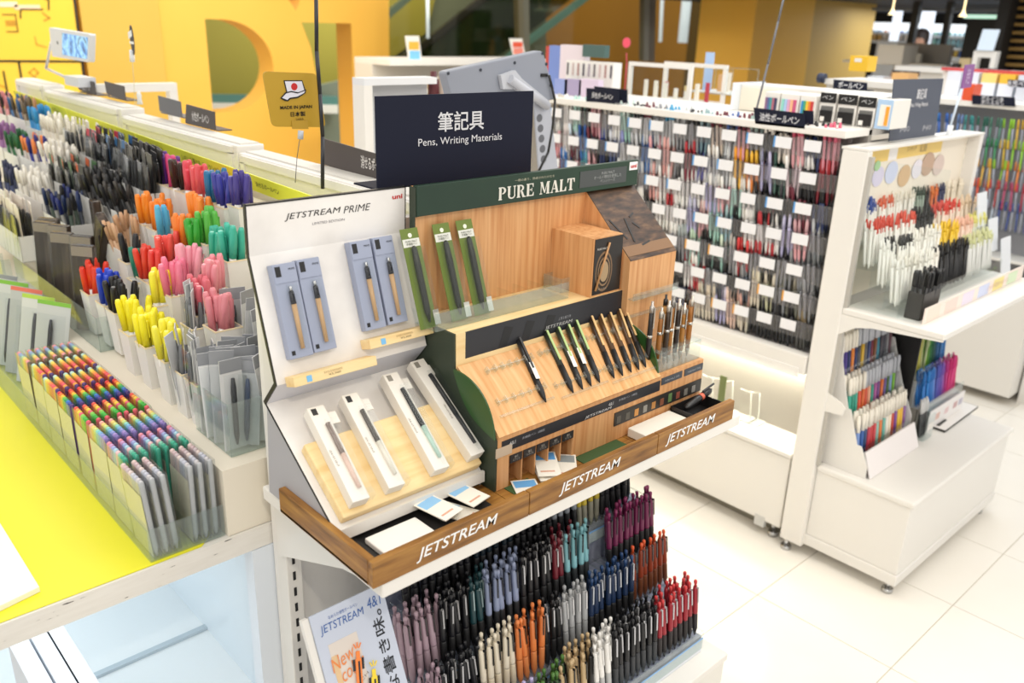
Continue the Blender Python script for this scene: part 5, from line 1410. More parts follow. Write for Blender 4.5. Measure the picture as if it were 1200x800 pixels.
# white cases of colour pen sets and black-labelled boxes on the deck
FXc = FX(2.64)
def deckbox(pts, label, cat, name, body, depth=.12):
    q = [loc2(FXc, *p) for p in pts]
    x0, x1 = min(a[0] for a in q), max(a[0] for a in q); y0, y1 = 1.436-0, max(a[1] for a in q)
    t = thing(name, label, cat, W=FXc @ T(x0, 1.436, 0))
    ob('body', MB().obox(FXc, x0, 1.4365, -depth, x1, y1, 0), body, t, bevel=.002)
    return t, x0, x1, 1.4365, y1
for (xa, xb, yt, cols, lab) in ((897, 914, 107, ['8f6a8a', '5a6f9c', '4f9a9c', 'b06a7a', '3a3a5a'], 'white set box with muted pens, leftmost on the long rack'),
                                (916, 937, 109, ['8fd0c4', 'a7c4e4', 'd9a4c4', 'f0b48c', 'c4547c'], 'white set box with pastel pens on the long rack'),
                                (939, 957, 111, ['3a8fc4', '4aa47a', 'e9c23a', 'e8843a', 'c43a3a'], 'white set box with bright rainbow pens on the long rack')):
    t, x0, x1, y0, y1 = deckbox(((xa, yt), (xb, yt+3)), lab, 'pen set', 'pen_set_box', WHITE2)
    w = (x1-x0-.012)/5
    for i, c in enumerate(cols):
        ob('pen', MB().obox(FXc, x0+.006+i*w, y1-.085, .0003, x0+.006+(i+.9)*w, y1-.018, .004), mat(c, .4), t)
for (xa, xb, yt, lab) in ((963, 981, 108, 'first'), (984, 1006, 110, 'second'), (1008, 1028, 113, 'third')):
    t, x0, x1, y0, y1 = deckbox(((xa, yt), (xb, yt+3)), 'clear fronted dispenser with a black header on the long rack, %s from the left' % lab, 'dispenser', 'dispenser_box', WHITE2)
    ob('black_header', MB().obox(FXc, x0, y1-.03, .0003, x1, y1, .003), BLACK, t)
    text('ペン', mat('cfcfcf'), t, FXc @ T(0, 0, .0035), w=(x1-x0)*.7, h=.012, c=((x0+x1)/2, y1-.014))
    ob('dark_window', MB().obox(FXc, x0+.006, 1.455, .0003, x1-.006, y1-.04, .002), mat('6a6a68', .2), t)
    ob('black_tray', MB().obox(FXc, x0+.006, 1.44, .0003, x1-.006, 1.475, .006), BLACK, t)
    ob('white_tag', MB().obox(FXc, x0+.01, 1.442, .0063, x0+.024, 1.456, .007), WHITE2, t)
t, x0, x1, y0, y1 = deckbox(((1030, 116), (1048, 118)), 'pale blue framed box with an orange pack beside the slate sign', 'box', 'framed_box', WHITE2)
ob('blue_frame', MB().obox(FXc, x0, 1.4365, .0003, x1, y1, .002), mat('a9c6e4', .5), t)
ob('inner_panel', MB().obox(FXc, x0+.01, 1.445, .0021, x1-.006, y1-.015, .003), mat('ece6da', .5), t)
ob('orange_pack', MB().obox(FXc, x0+.03, 1.448, .0032, x1-.008, y1-.02, .006), mat('ee9f30', .5), t)
t = thing('white_case', 'long white case behind the pen set boxes on the long rack', 'case', (2.9, 1.7, 1.436))
ob('case_body', MB().box(2.78, 1.24, 1.4365, 2.82, 1.80, 1.515), CREAM, t)
ob('case_top', MB().box(2.78, 1.24, 1.515, 2.94, 1.80, 1.525), WHITE2, t)
ob('pale_blue_side', MB().box(2.74, 1.801, 1.4365, 2.94, 1.81, 1.53), mat('dfe6ee', .5), t)
# glass display case and its white stand at the back of the rack
def frame_case(Fq, pts, th, label, m=WHITE2, depth=.25, name='display_case', inner=True):
    q = [loc2(Fq, *p) for p in pts]
    x0, x1 = min(a[0] for a in q), max(a[0] for a in q); y0, y1 = min(a[1] for a in q), max(a[1] for a in q)
    t = thing(name, label, 'display case', W=Fq @ T((x0+x1)/2, y0, 0))
    for z in (0, -depth):
        ob('frame', MB().obox(Fq, x0, y0, z-th, x0+th, y1, z).obox(Fq, x1-th, y0, z-th, x1, y1, z).obox(Fq, x0+th, y1-th, z-th, x1-th, y1, z).obox(Fq, x0+th, y0, z-th, x1-th, y0+th, z), m, t)
    ob('floor_plate', MB().obox(Fq, x0, y0, -depth, x1, y0+.006, 0), WHITE2, t)
    ob('glass', MB().obox(Fq, x0+th, y0+th, -.006, x1-th, y1-th, -.004), CLEAR, t)
    return t, x0, x1, y0, y1
Fd = FX(3.05)
t, x0, x1, y0, y1 = frame_case(Fd, ((737, 72), (806, 127)), .016, 'white framed glass case with small pens and cards inside, behind the long rack')
for i in range(16):
    x = x0+.03+i*(x1-x0-.06)/15
    hh = .05+.05*rnd.random()
    o = tag(ob('small_pack', MB().obox(Fd, x-.008, y0+.007, -.10-.05*(i % 3), x+.008, y0+hh, -.09-.05*(i % 3)), mat(['e9e4da', 'e9e6e0', 'b23a4a', 'efe9dc', 'd9c28a', '8a8f96'][i % 6], .5)), 'little pack standing inside the white framed glass case', 'pack', 'packs in the white framed glass case')
t, x0, x1, y0, y1 = frame_case(FX(3.3), ((808, 78), (856, 112)), .005, 'clear acrylic case with a blue figure card, right of the white framed case', m=CLEARG, depth=.2)
Fd2 = FX(3.3)
for (xx, ww, hh, c, l) in ((.02, .045, .17, 'a9c4ea', 'pale blue card shape'), (.10, .04, .08, 'd9a878', 'tan arch shaped card'), (.145, .02, .09, 'efe6d9', 'white little card')):
    tag(ob('display_card', MB().obox(Fd2, x0+xx, y0+.0065, -.09, x0+xx+ww, y0+hh, -.085), mat(c, .5)), l + ' inside the clear acrylic case', 'card')
ws = thing('white_stand', 'white painted frame table under the glass cases', 'table', (3.3, 2.2, 1.2))
q0 = P(738, 128, X=3.02); q1 = P(865, 116, X=3.02)
Fst = FX(3.02)
a, b = loc2(Fst, 735, 128), loc2(Fst, 866, 117)
zt = y0-.001
zt = min(loc2(Fd, 737, 127)[1], loc2(FX(3.3), 808, 112)[1])-.001
ob('table_top', MB().box(3.0, P(866, 117, X=3.0).y, zt-.03, 3.6, P(733, 128, X=3.0).y+.25, zt), WHITE2, ws)
for yy in (P(864, 117, X=3.0).y, P(803, 127, X=3.0).y):
    for xx in (3.0, 3.57):
        ob('leg', MB().box(xx, yy, .0, xx+.03, yy+.03, zt-.03), WHITE2, ws)
tag(ob('pink_pin', MB().tube([P(734, 62, X=3.2), P(734.5, 74, X=3.2), Vector((3.2, P(734.5, 74, X=3.2).y, zt-.001))], .002, 6).cyl(P(734, 50, X=3.2)+Vector((-.001, 0, 0)), P(734, 50, X=3.2)+Vector((.004, 0, 0)), .022, n=16), mat('e4506a', .5)), 'small round pink pop sign above the glass case', 'sign')
# packs and booklets at the far end of the deck
for (pts, c, lab, X_) in ((((640, 54), (652, 85)), 'b8443a', 'red booklet standing at the far end of the rack', 2.85), (((644, 53), (656, 90)), '6f86c4', 'blue booklet standing beside the red one', 2.8),
                     (((657, 52), (684, 96)), 'd9cdd4', 'pale pink pack with a pen drawing at the far end of the rack', 2.75), (((683, 52), (708, 68)), '44605c', 'dark green box on top of the white pen carton', 2.72),
                     (((650, 92), (664, 113)), '8a98cc', 'periwinkle box low at the far end of the rack', 2.62), (((662, 92), (680, 116)), 'a398b8', 'mauve box beside the periwinkle one', 2.62), (((679, 92), (700, 116)), 'd4c4d8', 'pale lilac carton under the white pen carton', 2.62)):
    Fq = FX(X_)
    a, b = loc2(Fq, *pts[0]), loc2(Fq, *pts[1])
    tag(ob('booklet' if 'booklet' in lab else 'carton', MB().obox(Fq, a[0], b[1] if X_ == 2.72 else 1.4365, -.03, b[0], a[1], 0), mat(c, .5)), lab, 'booklet' if 'booklet' in lab else 'box')
Fq = FX(2.70)
a, b = loc2(Fq, 664, 70), loc2(Fq, 718, 92)
t = thing('pen_carton', 'white carton with a row of slim pen slots at the far end of the rack', 'carton', W=Fq @ T(a[0], 1.4365, 0))
ob('carton_body', MB().obox(Fq, a[0], 1.4365, -.05, b[0], a[1], 0), WHITE2, t)
for k in range(9):
    x = a[0]+.01+k*(b[0]-a[0]-.02)/8
    ob('slot_pen', MB().obox(Fq, x-.004, b[1], .0003, x+.004, a[1]-.01, .003), mat(['6a6468', 'c9b4b0', 'b08a84', '55505a', 'a59aa4'][k % 5], .5), t)

# ------------------------------------------------------------------ right end unit
EX0, EX1 = 2.478, 3.36
ru = thing('gondola_end_unit', 'white end shelf unit with slim white pens above and brush pens below', 'shelf unit', (2.9, 1.0, 0))
ob('end_post', MB().box(EX0, 1.150, .04, EX0+.028, 1.232, 1.385), WHITE2, ru, bevel=.004)
ob('slot_rail', MB().box(EX0+.006, 1.138, .36, EX0+.022, 1.150, 1.37), mat('b6b2aa', .5), ru)
ob('end_post', MB().box(EX1-.03, 1.150, .04, EX1, 1.232, 1.385), WHITE2, ru, bevel=.004)
ob('backboard', MB().box(EX0+.028, 1.205, .10, EX1-.03, 1.232, 1.385), mat('b3afa8', .5), ru)
ob('top_cap', MB().box(EX0, 1.150, 1.385, EX1, 1.235, 1.392), WHITE2, ru)
ob('shelf_board', MB().box(EX0+.004, .838, .888, EX1, 1.150, .909), WHITE2, ru, bevel=.004)
ob('shelf_bracket', MB().prism([(1.15, .888), (.84, .888), (.84, .884), (1.05, .868), (1.10, .855), (1.15, .82)], EX0+.004, EX0+.009), WHITE2, ru)
ob('bracket_plate', MB().prism([(1.15, .555), (1.09, .56), (1.085, .585), (1.10, .60), (1.15, .62)], EX0+.004, EX0+.009), WHITE2, ru)
ob('base', MB().box(EX0+.022, .832, .085, EX1-.02, 1.150, .335), WHITE2, ru, bevel=.004)
ob('base_skirt', MB().box(EX0+.018, .828, .045, EX1-.02, 1.232, .085), WHITE2, ru, bevel=.004)
ob('base_top', MB().box(EX0+.016, .822, .333, EX1-.012, 1.150, .355), WHITE2, ru, bevel=.006)
for (x, y) in ((EX0+.015, 1.21), (EX0+.05, .86), (EX1-.07, .86)):
    ob('foot', MB().cyl((x, y, 0), (x, y, .014), .018, n=10).cyl((x, y, .014), (x, y, .046), .008, n=8), STEEL, ru)
# printed header card and upper acrylic stand
ub = thing('clear_pen_stand', 'clear stepped stand of slim white pens with a printed header', 'stand', (2.9, 1.05, .91))
Fhd = FY(1.193)
q = [loc2(Fhd, *p) for p in ((1005, 178), (1137, 156))]
hx0, hx1 = max(q[0][0], EX0+.03), q[1][0]
hx1 = EX1-.02
hz = 1.392
hc = ob('header_card', MB().box(hx0, 1.193, .912, hx1, 1.197, hz), mat('f1e7d6', .5), ub)
ob('yellow_band', MB().box(hx0, 1.1922, hz-.055, hx0+.20, 1.193, hz).box(hx0+.26, 1.1922, hz-.055, hx0+.60, 1.193, hz).box(hx0, 1.1922, hz-.10, hx0+.03, 1.193, hz-.055), mat('f0cf74', .5), hc)
ob('white_panel', MB().box(hx0+.20, 1.1922, hz-.055, hx0+.26, 1.193, hz), mat('f6f3f0', .4), hc)  # plain white stretch between the yellow bands
for k, (x, z, r, c) in enumerate(((.06, .085, .035, 'dfe6e4'), (.15, .10, .04, 'd8d2e8'), (.24, .095, .045, 'cfd6ee'), (.34, .115, .045, 'd6b48a'), (.43, .10, .04, 'e6e2ea'), (.51, .09, .05, 'c2a48c'), (.60, .10, .045, 'd9c6bc'), (.13, .065, .02, 'a9cf9a'))):
    ob('round_picture', MB().add([(hx0+x+r*math.cos(i*.3927), 1.1915-.0002*k, hz-z+r*.8*math.sin(i*.3927)) for i in range(16)], [tuple(range(16))]), mat(c, .5), hc)
text('ワンタッチ', mat('8a7448'), hc, FY(1.1918), w=.07, h=.016, c=(hx0+.36, hz-.028))
text('0.38', mat('b9a46a'), hc, FY(1.1918), w=.05, h=.03, c=(hx0+.45, hz-.03))
ob('side_wall', MB().box(EX0+.03, .925, .911, EX0+.032, 1.19, 1.36), CLEAR, ub)
fw_ = ob('front_print', MB().box(EX0+.04, .918, .9095, hx1, .921, .958), mat('f2e3d8', .4), ub)
for k, c in enumerate(('f2ddcf', 'efd6cc', 'e6dcec', 'cfd6f0', 'eddc8f', 'd6e6c4')):
    ob('pale_print', MB().box(EX0+.06+k*.13, .9172, .912, EX0+.15+k*.13, .918, .952), mat(c, .5), fw_)
text('ノック式ボールペン', mat('d0a898'), fw_, FY(.9168), w=.2, h=.018, c=(EX0+.62, .933))
USTEP = [(1.165, 1.088), (1.112, 1.036), (1.06, .985), (1.012, .935)]
for k, (y, z) in enumerate(USTEP):
    ob('clear_step', MB().box(EX0+.034, y-.018, z-.004, hx1, y+.022, z-.001).box(EX0+.034, y-.020, z-.06, hx1, y-.018, z+.03), CLEAR, ub)
BACKS = []
def slim(W, body, cap, label):
    t = thing('slim_pen', label, 'pen', W=W, group=label+' group')
    link('barrel', pm_('sl', 'barrel', body, .35, 0, lambda: MB().lathe([(.002, 0), (.0044, .014), (.0046, .112)], n=7)), t, L=I4)
    link('cap', pm_('sl', 'cap', cap, .35, 0, lambda: MB().lathe([(.0048, .111), (.0048, .120), (.0026, .122), (.0026, .138)], n=7).box(-.0012, -.0068, .098, .0012, -.0046, .128)), t, L=I4)
def urow(k, segs):
    y, z = USTEP[k]
    x = EX0+.05+.0*k
    for (n, body, cap, lab) in segs:
        for i in range(n):
            for d in (0, 1):
                W = T(x+rnd.uniform(-.002, .002), y+d*.014, z+rnd.uniform(-.003, .006)+d*.004) @ rot(-8+rnd.uniform(-3, 3), rnd.uniform(-5, 8), rnd.uniform(-20, 20))
                if d == 0:
                    slim(W, body, cap, lab)
                else:
                    BACKS.append((W, body, cap))
            x += .0165
            if x > hx1-.01: return
wp_ = 'efece4'
urow(0, ((9, wp_, '2a4a9a', 'white slim pen with a blue top, back row at the left'), (6, wp_, 'd9623c', 'white slim pen with an orange red top, back row'), (9, wp_, 'e6e0d2', 'plain white slim pen, back row in the middle'), (5, '9aa89a', '3a4a3c', 'sage green slim pen, back row'), (3, '2a2a2c', '1c1c1e', 'black slim pen, back row right of the sage ones'), (4, 'd9703a', 'e07a34', 'orange slim pen, back row'), (4, '2f3560', '262c52', 'navy slim pen, back row'), (12, 'e6dcc8', 'efe6d4', 'cream slim pen, back row at the right')))
urow(1, ((1, wp_, wp_, 'white slim pen, left end of the second row'), (10, wp_, 'd2442e', 'white slim pen with a red top, second row at the left'), (8, wp_, 'd9523c', 'white slim pen with a coral top, second row'), (9, '232325', '1a1a1c', 'black slim pen, second row'), (12, 'ecdccb', 'd2493c', 'cream slim pen with a red top, second row at the right'), (12, 'ead9c4', 'e3cdb0', 'beige slim pen, second row right end')))
urow(2, ((3, wp_, wp_, 'white slim pen, left end of the third row'), (9, wp_, '2c2c2c', 'white slim pen with a black clip, third row'), (12, wp_, 'ece8de', 'plain white slim pen, third row in the middle'), (10, 'ecc93a', 'e9c22e', 'yellow slim pen, third row'), (7, 'ecd2c0', 'e6b8a0', 'pale peach slim pen, third row'), (12, 'd4d8c4', 'd9d47a', 'clear slim pen with a yellow tip, third row right end')))
urow(3, ((3, wp_, wp_, 'white slim pen, left end of the front row'), (7, wp_, 'e4dfd2', 'plain white slim pen, front row behind the black box'), (8, wp_, 'eae6dc', 'white slim pen, front row in the middle'), (15, '1d1d1f', '161618', 'black slim pen, front row'), (14, 'd9dad6', 'c9cc9a', 'clear slim pen, front row right end')))
pile(BACKS, 'rear_slim_pens', 'second line of slim pens standing behind the front ones of each row', 'pens', prof=((.002, 0), (.0044, .014), (.0046, .112)), capp=((.0048, .111), (.0048, .120), (.0026, .138)))
kb = thing('black_pen_box', 'black open box crammed with black pens at the left of the upper shelf', 'box', (2.6, .96, .91))
p0 = EX0+.062; p1 = p0+.12
ob('box_body', MB().box(p0, .938, .9105, p1, .94, .992).box(p0, .938, .9105, p0+.002, .985, .992).box(p1-.002, .938, .9105, p1, .985, .992).box(p0, .983, .9105, p1, .985, .992).box(p0, .938, .9105, p1, .985, .913), mat('3a3836', .4), kb)
for i in range(9):
    for d in range(3):
        stick(T(p0+.010+i*.0125, .947+d*.014, .914) @ rot(rnd.uniform(-6, 6), rnd.uniform(-6, 6), rnd.uniform(-60, 60)), '232325', '19191b', 'black pen standing in the black open box', 'black pens in the black box', name='slim_pen')
for k, (x, y, w, h, lab) in enumerate(((1150, 232, .085, .10, 'upper'), (1163, 262, .085, .1, 'middle'), (1178, 285, .09, .11, 'lower'))):
    p = P(x, y, Y=1.09-.035*k)
    tag(ob('clear_pouch', MB().obox(frame((p.x, 1.09-.035*k, p.z), (1, 0, 0), (0, .2, 1)), -w/2, -h, 0, w/2, h*.2, .004).obox(frame((p.x, 1.09-.035*k, p.z), (1, 0, 0), (0, .2, 1)), -w*.4, -h*.3, .004, w*.4, -h*.2, .005), mat('dfe3e8', .25)), '%s of the three pale film pouches hanging at the right end of the stand' % lab, 'pouch')
# lower left stand of brush pens
ls_ = thing('stepped_pen_stand', 'white sided stepped stand of capped brush pens on the right unit', 'stand', (2.75, 1.08, .355))
LST = [(1.152, .66), (1.105, .525), (1.055, .412)]
sxa, sxb = EX0+.052, EX0+.42
ob('side_panel', MB().prism([(1.19, .3555), (.998, .3555), (1.0, .40), (1.03, .46), (1.045, .46), (1.085, .57), (1.095, .57), (1.14, .72), (1.148, .80), (1.19, .80)], sxa-.004, sxa), WHITE2, ls_)
ob('side_panel', MB().prism([(1.19, .3555), (1.03, .3555), (1.03, .46), (1.085, .57), (1.14, .72), (1.19, .72)], sxb, sxb+.003), mat('d9d9d8', .4), ls_)
for k, (y, z) in enumerate(LST):
    ob('step', MB().box(sxa, y-.018, z-.05, sxb, y+.03, z-.003), mat('e9e6e2', .4), ls_)
    ob('clear_front', MB().box(sxa, y-.022, z-.03, sxb, y-.020, z+.035), CLEAR, ls_)
ob('front_print', MB().add([(sxa+.005, 1.015, .44), (sxb, 1.015, .44), (sxb, .985, .3565), (sxa+.005, .985, .3565), (sxa+.005, 1.019, .44), (sxb, 1.019, .44), (sxb, .989, .3565), (sxa+.005, .989, .3565)],
   [(0,1,2,3), (4,5,6,7), (0,1,5,4), (1,2,6,5), (2,3,7,6), (3,0,4,7)]), mat('efe9e8', .4), ls_)
def brush(W, col, label, capc='efe9dc'):
    t = thing('brush_pen', label, 'pen', W=W, group=label)
    link('barrel', pm_('br', 'barrel', col, .35, 0, lambda: MB().lathe([(.0045, 0), (.0068, .004), (.0068, .085)], n=8)), t, L=I4)
    link('cap', pm_('br', 'cap', capc, .4, 0, lambda: MB().lathe([(.0070, .084), (.0070, .130), (.0052, .138), (.0052, .142)], n=8)), t, L=I4)
BR = [['4a3a8c', '4a3a8c', '23336a', 'ee8a3a', '23366a', '5a5a60', 'e0b43a', '6a6a70', '44507c', '7a2a3a', '8a5a3a', '3a8aa4', '55505a', '4a4a54', '8a8a90', '6a4a54'],
      ['2f9a84', '2a8a74', '3aa08c', 'e0563a', 'e0703a', 'd9583a', 'f0b090', '3aa08c', 'b05a9c', '7a4a8c', 'e0763a', '6a5a9a', '4a6a34', '8aa4d0', '7ab83a', '9a9aa0'],
      ['6f8cc4', '2f5aa0', '27406a', 'b9344a', 'c23a3a', 'c9444a', '8fc4b8', 'e07a3a', '6fb8ac', 'efe6da', 'efe0c8', 'c24a34', '7a4a9c', 'e9c23a', 'e9b83a', '8a5a9a']]
BRN = {0: 'back', 1: 'middle', 2: 'front'}
for k, (y, z) in enumerate(LST):
    for d in range(2):
        for i in range(16):
            c = BR[k][i]
            x = sxa+.014+i*.0225
            capc = 'efe9dc' if (i < 5 or k == 2) else 'b9bcc4' if k < 2 else 'efe9dc'
            brush(T(x, y+d*.018-.008, z+d*.006) @ rot(-6, rnd.uniform(-2, 2), rnd.uniform(-20, 20)), c, '%s brush pen, %s row of the white sided stand' % (cname(c), BRN[k]), capc)
# dark divider and right stand
tag(ob('divider_screen', MB().box(sxb+.03, 1.06, .3555, sxb+.035, 1.19, .80).box(sxb+.03, 1.185, .3555, 3.03, 1.19, .80), mat('1c1b1c', .4)), 'black divider panel between the two lower pen stands', 'panel')
tag(ob('grey_bin', MB().box(sxb+.045, 1.03, .3555, 3.0, 1.033, .47).box(sxb+.045, 1.03, .3555, sxb+.047, 1.17, .47).box(sxb+.045, 1.168, .3555, 3.0, 1.17, .53), mat('8a867e', .3)), 'empty grey bin between the two lower pen stands', 'bin')
rs_ = thing('stepped_pen_stand', 'clear stepped stand of lime, blue and magenta pens on the right unit', 'stand', (3.2, 1.08, .355))
rxa, rxb = 3.03, 3.345
ob('step', MB().box(rxa, 1.085, .3555, rxb, 1.17, .535).box(rxa, 1.03, .3555, rxb, 1.085, .43), mat('d9dad8', .4), rs_)
ob('front_print', MB().box(rxa, 1.015, .3555, rxb, 1.018, .44), mat('ece8e6', .4), rs_)
for k, (x, c) in enumerate(((.06, 'd9b4a8'), (.14, 'e0c4c4'), (.22, 'c9a4a4'), (.27, 'b9b4c4'))):
    ob('print_spot', MB().box(rxa+x, 1.0145, .39, rxa+x+.035, 1.015, .415), mat(c, .5), rs_)
ob('clear_front', MB().box(rxa, 1.082, .50, rxb, 1.084, .575).box(rxa, 1.026, .42, rxb, 1.028, .475), CLEARG, rs_)
G1 = ['b9b43a', 'c4bc3a', 'c9c24a', 'd2cc5a', 'c4c88a', 'b9c49a', '8fbf3a', '5fa03a', '2f7a4a', '24604a', '23556a', '2f6a9c', '3a78b4', '3a84c4', '3a84c4']
G2 = ['2a7ac9', '2a7ac9', '3088d4', '2a72c4', '3a80cc', '6a8ad4', '5a62b8', '6a5ab8', '7a5ab4', 'a04aa0', 'c43a8c', 'd9347c', 'd93a84', 'd2347a', 'd93a7a']
for k, (G, y, z) in enumerate(((G1, 1.115, .537), (G2, 1.055, .432))):
    for d in range(2):
        for i in range(15):
            c = G[i]
            stick(T(rxa+.012+i*.0208, y+d*.018, z+d*.004) @ rot(-7+rnd.uniform(-2, 2), rnd.uniform(-3, 8), rnd.uniform(-20, 20)), c, c, '%s pen, %s row of the clear stand at the right' % (cname(c), ['back', 'front'][k]), '%s pens, %s row of the clear stand' % (cname(c), ['back', 'front'][k]), name='gel_pen')
ch = thing('clear_pen_holder', 'small clear holder with grey pens and a white tag', 'holder', (2.99, 1.0, .355))
p = P(1080, 512, Z=.3555)
ob('holder_body', MB().box(p.x-.035, p.y-.02, .3555, p.x+.035, p.y-.018, .45).box(p.x-.035, p.y-.02, .3555, p.x-.033, p.y+.03, .45).box(p.x+.033, p.y-.02, .3555, p.x+.035, p.y+.03, .45).box(p.x-.035, p.y-.02, .3555, p.x+.035, p.y+.03, .358), CLEAR, ch)
ob('white_tag', MB().box(p.x-.024, p.y-.022, .395, p.x+.024, p.y-.0205, .42), WHITE2, ch)
for i in range(6):
    stick(T(p.x-.024+i*.0095, p.y+.0+.008*(i % 2), .359) @ rot(-6, rnd.uniform(-4, 4), 0), '4a4a4c', 'd9d9d9', 'grey pen in the small clear holder on the right unit', 'grey pens in the small clear holder', name='gel_pen')
q = [P(x, y, Z=.3556) for x, y in ((1084, 499), (1107, 507), (1146, 478), (1122, 470))]
bd = thing('test_writing_board', 'white test writing board with black edge on the right unit', 'board', (q[0].x, q[1].y, .3556))
ob('board', MB().add([tuple(v) for v in q]+[(v.x, v.y, v.z+.007) for v in q], [(0,1,2,3), (4,5,6,7), (0,1,5,4), (1,2,6,5), (2,3,7,6), (3,0,4,7)]), mat('23211f', .5), bd)
cc = sum(q, Vector())/4
q2 = [v+(cc-v)*.03 for v in q]
ob('paper', MB().add([(v.x, v.y, v.z+.0072) for v in q2]+[(v.x, v.y, v.z+.008) for v in q2], [(0,1,2,3), (4,5,6,7), (0,1,5,4), (1,2,6,5), (2,3,7,6), (3,0,4,7)]), mat('e9e6e2', .5), bd)
ob('dark_print', MB().add([tuple(Vector((v.x, v.y, .3638))) for v in (q2[0]+(q2[1]-q2[0])*.1+(q2[3]-q2[0])*.05, q2[0]+(q2[1]-q2[0])*.6+(q2[3]-q2[0])*.05, q2[0]+(q2[1]-q2[0])*.6+(q2[3]-q2[0])*.3, q2[0]+(q2[1]-q2[0])*.1+(q2[3]-q2[0])*.3)], [(0, 1, 2, 3)]), mat('2a2826', .5), bd)
# purple tag on its clear stick, on the right end unit
pt = thing('purple_tag', 'purple tag on a pale stick above the right end unit', 'tag', tuple(P(1108, 155, Y=1.18)))
ob('stick', MB().tube([P(1113, 150, Y=1.18), P(1127, 104, Y=1.18)], .004, 8), mat('cfdcea', .3), pt)
F11 = FY(1.18)
ob('tag_board', MB().plate([loc2(F11, *p) for p in ((1127, 104), (1132, 76), (1143, 75), (1138, 102))], F11, -.004), mat('8a4f96', .4), pt)
text('新色', mat('d9c4e4'), pt, F11 @ T(0, 0, .0006), w=.03, h=.05, c=loc2(F11, 1134.5, 89))
ob('clamp', MB().cyl(P(1113, 152, Y=1.18)-Vector((0, 0, .03)), P(1113, 152, Y=1.18)+Vector((0, 0, .015)), .010, n=8), mat('e3e6ea', .3), pt)
# ------------------------------------------------------------------ next gondola to the right: gel pens from blue to orange
GX = 4.5
gg = thing('gel_pen_gondola', 'white gondola of gel pens graded from blue to orange, far right', 'shelf unit', (4.9, 1.8, 0))
ob('back_panel', MB().box(GX+.13, 1.15, .2, GX+.15, 2.05, 1.40), mat('8e8f96', .5), gg)
ob('top_deck', MB().box(GX, 1.15, 1.40, GX+.7, 2.05, 1.425), WHITE2, gg)
ob('base', MB().box(GX-.05, 1.15, .05, GX+.7, 2.05, .55), WHITE2, gg)
for z in (.70, .60):
    ob('shelf_board', MB().box(GX-.02, 1.15, z, GX+.13, 2.05, z+.012), WHITE2, gg)
pp_ = P(1177, 455, Z=0)
ob('end_post', MB().box(GX+.06, 1.05, 0, GX+.24, 1.14, 1.0), WHITE2, gg)
ob('blue_end_board', MB().box(GX+.25, 1.02, 0, GX+.9, 1.13, 1.0), mat('2a4a7a', .4), gg)
GC = [['3a5ab0', '3a70c0', '2f8fc4', '3a9ac4', '2f62b4', '6a8ac0', '3a8a8c', '2a6a5c', '4a7a6a', '8fc43a', 'd0a83a', 'e09a4a', 'e0864a', 'd98a5a'],
      ['2a56b4', '2a66c0', '3a90d0', '2f8aac', '2a5aac', '3a56a4', '2a7a6a', '4a5a6a', '3a8a5a', 'e0b83a', '8fc43a', 'e0843a', 'e07a3a', 'e0904a'],
      ['2a70b8', '2a7ac0', '2a66b0', '2a6ab4', '2f8a8c', '2f7a5c', '8a929a', 'e0a83a', 'e0b04a', '9ac43a', 'e0843a', 'e06a34', 'e07a44', 'd0644a'],
      ['3a7ab0', '6a8aac', '4a6a9a', '8a92a0', 'e0b83a', '8fc43a', 'e0743a', 'e0643a', 'd9543a', 'c94a4a', 'b04a6a', 'c9445a', 'a0406a', 'a84a74'],
      ['c9d0dc', 'c4ccd9', 'b9c4d4', 'd4d8e0', 'c9d0dc', 'b9c4d9', 'd0d4e0', 'c4ccd9', 'aab4c9', 'c9d0dc', '3a4a8a', '4a5a94', '5a5a8a', 'c9d0dc']]
for r in range(5):
    z = 1.30-.095*r
    y0_, y1_ = 2.0, 1.17
    ob('clear_row_tray', MB().box(GX-.004, y1_-.01, z-.05, GX-.001, y0_+.02, z-.01).box(GX-.004, y1_-.01, z-.085, GX+.10, y0_+.02, z-.082), CLEAR, gg)
    for k in range(14):
        c = GC[r][k]
        for i in range(3):
            y = y0_-(k+(i+.5)/3)*(y0_-y1_)/14
            stick(T(GX+.012+.012*(i % 2), y, z-.08) @ rot(rnd.uniform(-5, 5), rnd.uniform(2, 8), rnd.uniform(60, 120)), '9a9aa6' if (k+i) % 2 else c, c, '%s gel pen, %s row of the far right gondola' % (cname(c), ['top', 'second', 'third', 'fourth', 'lowest'][r]), '%s gel pens, %s row of the far right gondola' % (cname(c), ['top', 'second', 'third', 'fourth', 'lowest'][r]), name='graded_gel_pen', parts=False)
FG = FX(GX-.01)
sign(FG, ((1139, 111), (1189, 114), (1190, 125), (1139, 122)), (('ゲルインキ', 1163, 116, .10, .026), ('ボールペン', 1163, 121, .10, .026)), 'dark sign reading ゲルインキボールペン on the far right gondola', foot=False)
sign(FX(4.75), ((1181, 93), (1204, 95), (1204, 103), (1181, 101)), (('水性ペン', 1193, 98, .10, .03),), 'dark sign at the right edge of the photo', foot=False)
tag(ob('red_orange_box', MB().box(GX+.0, P(1139, 115, X=GX).y, 1.4255, GX+.1, P(1127, 113, X=GX).y, 1.50), mat('e0552c', .5)), 'red orange box beside the ゲルインキ sign', 'box')
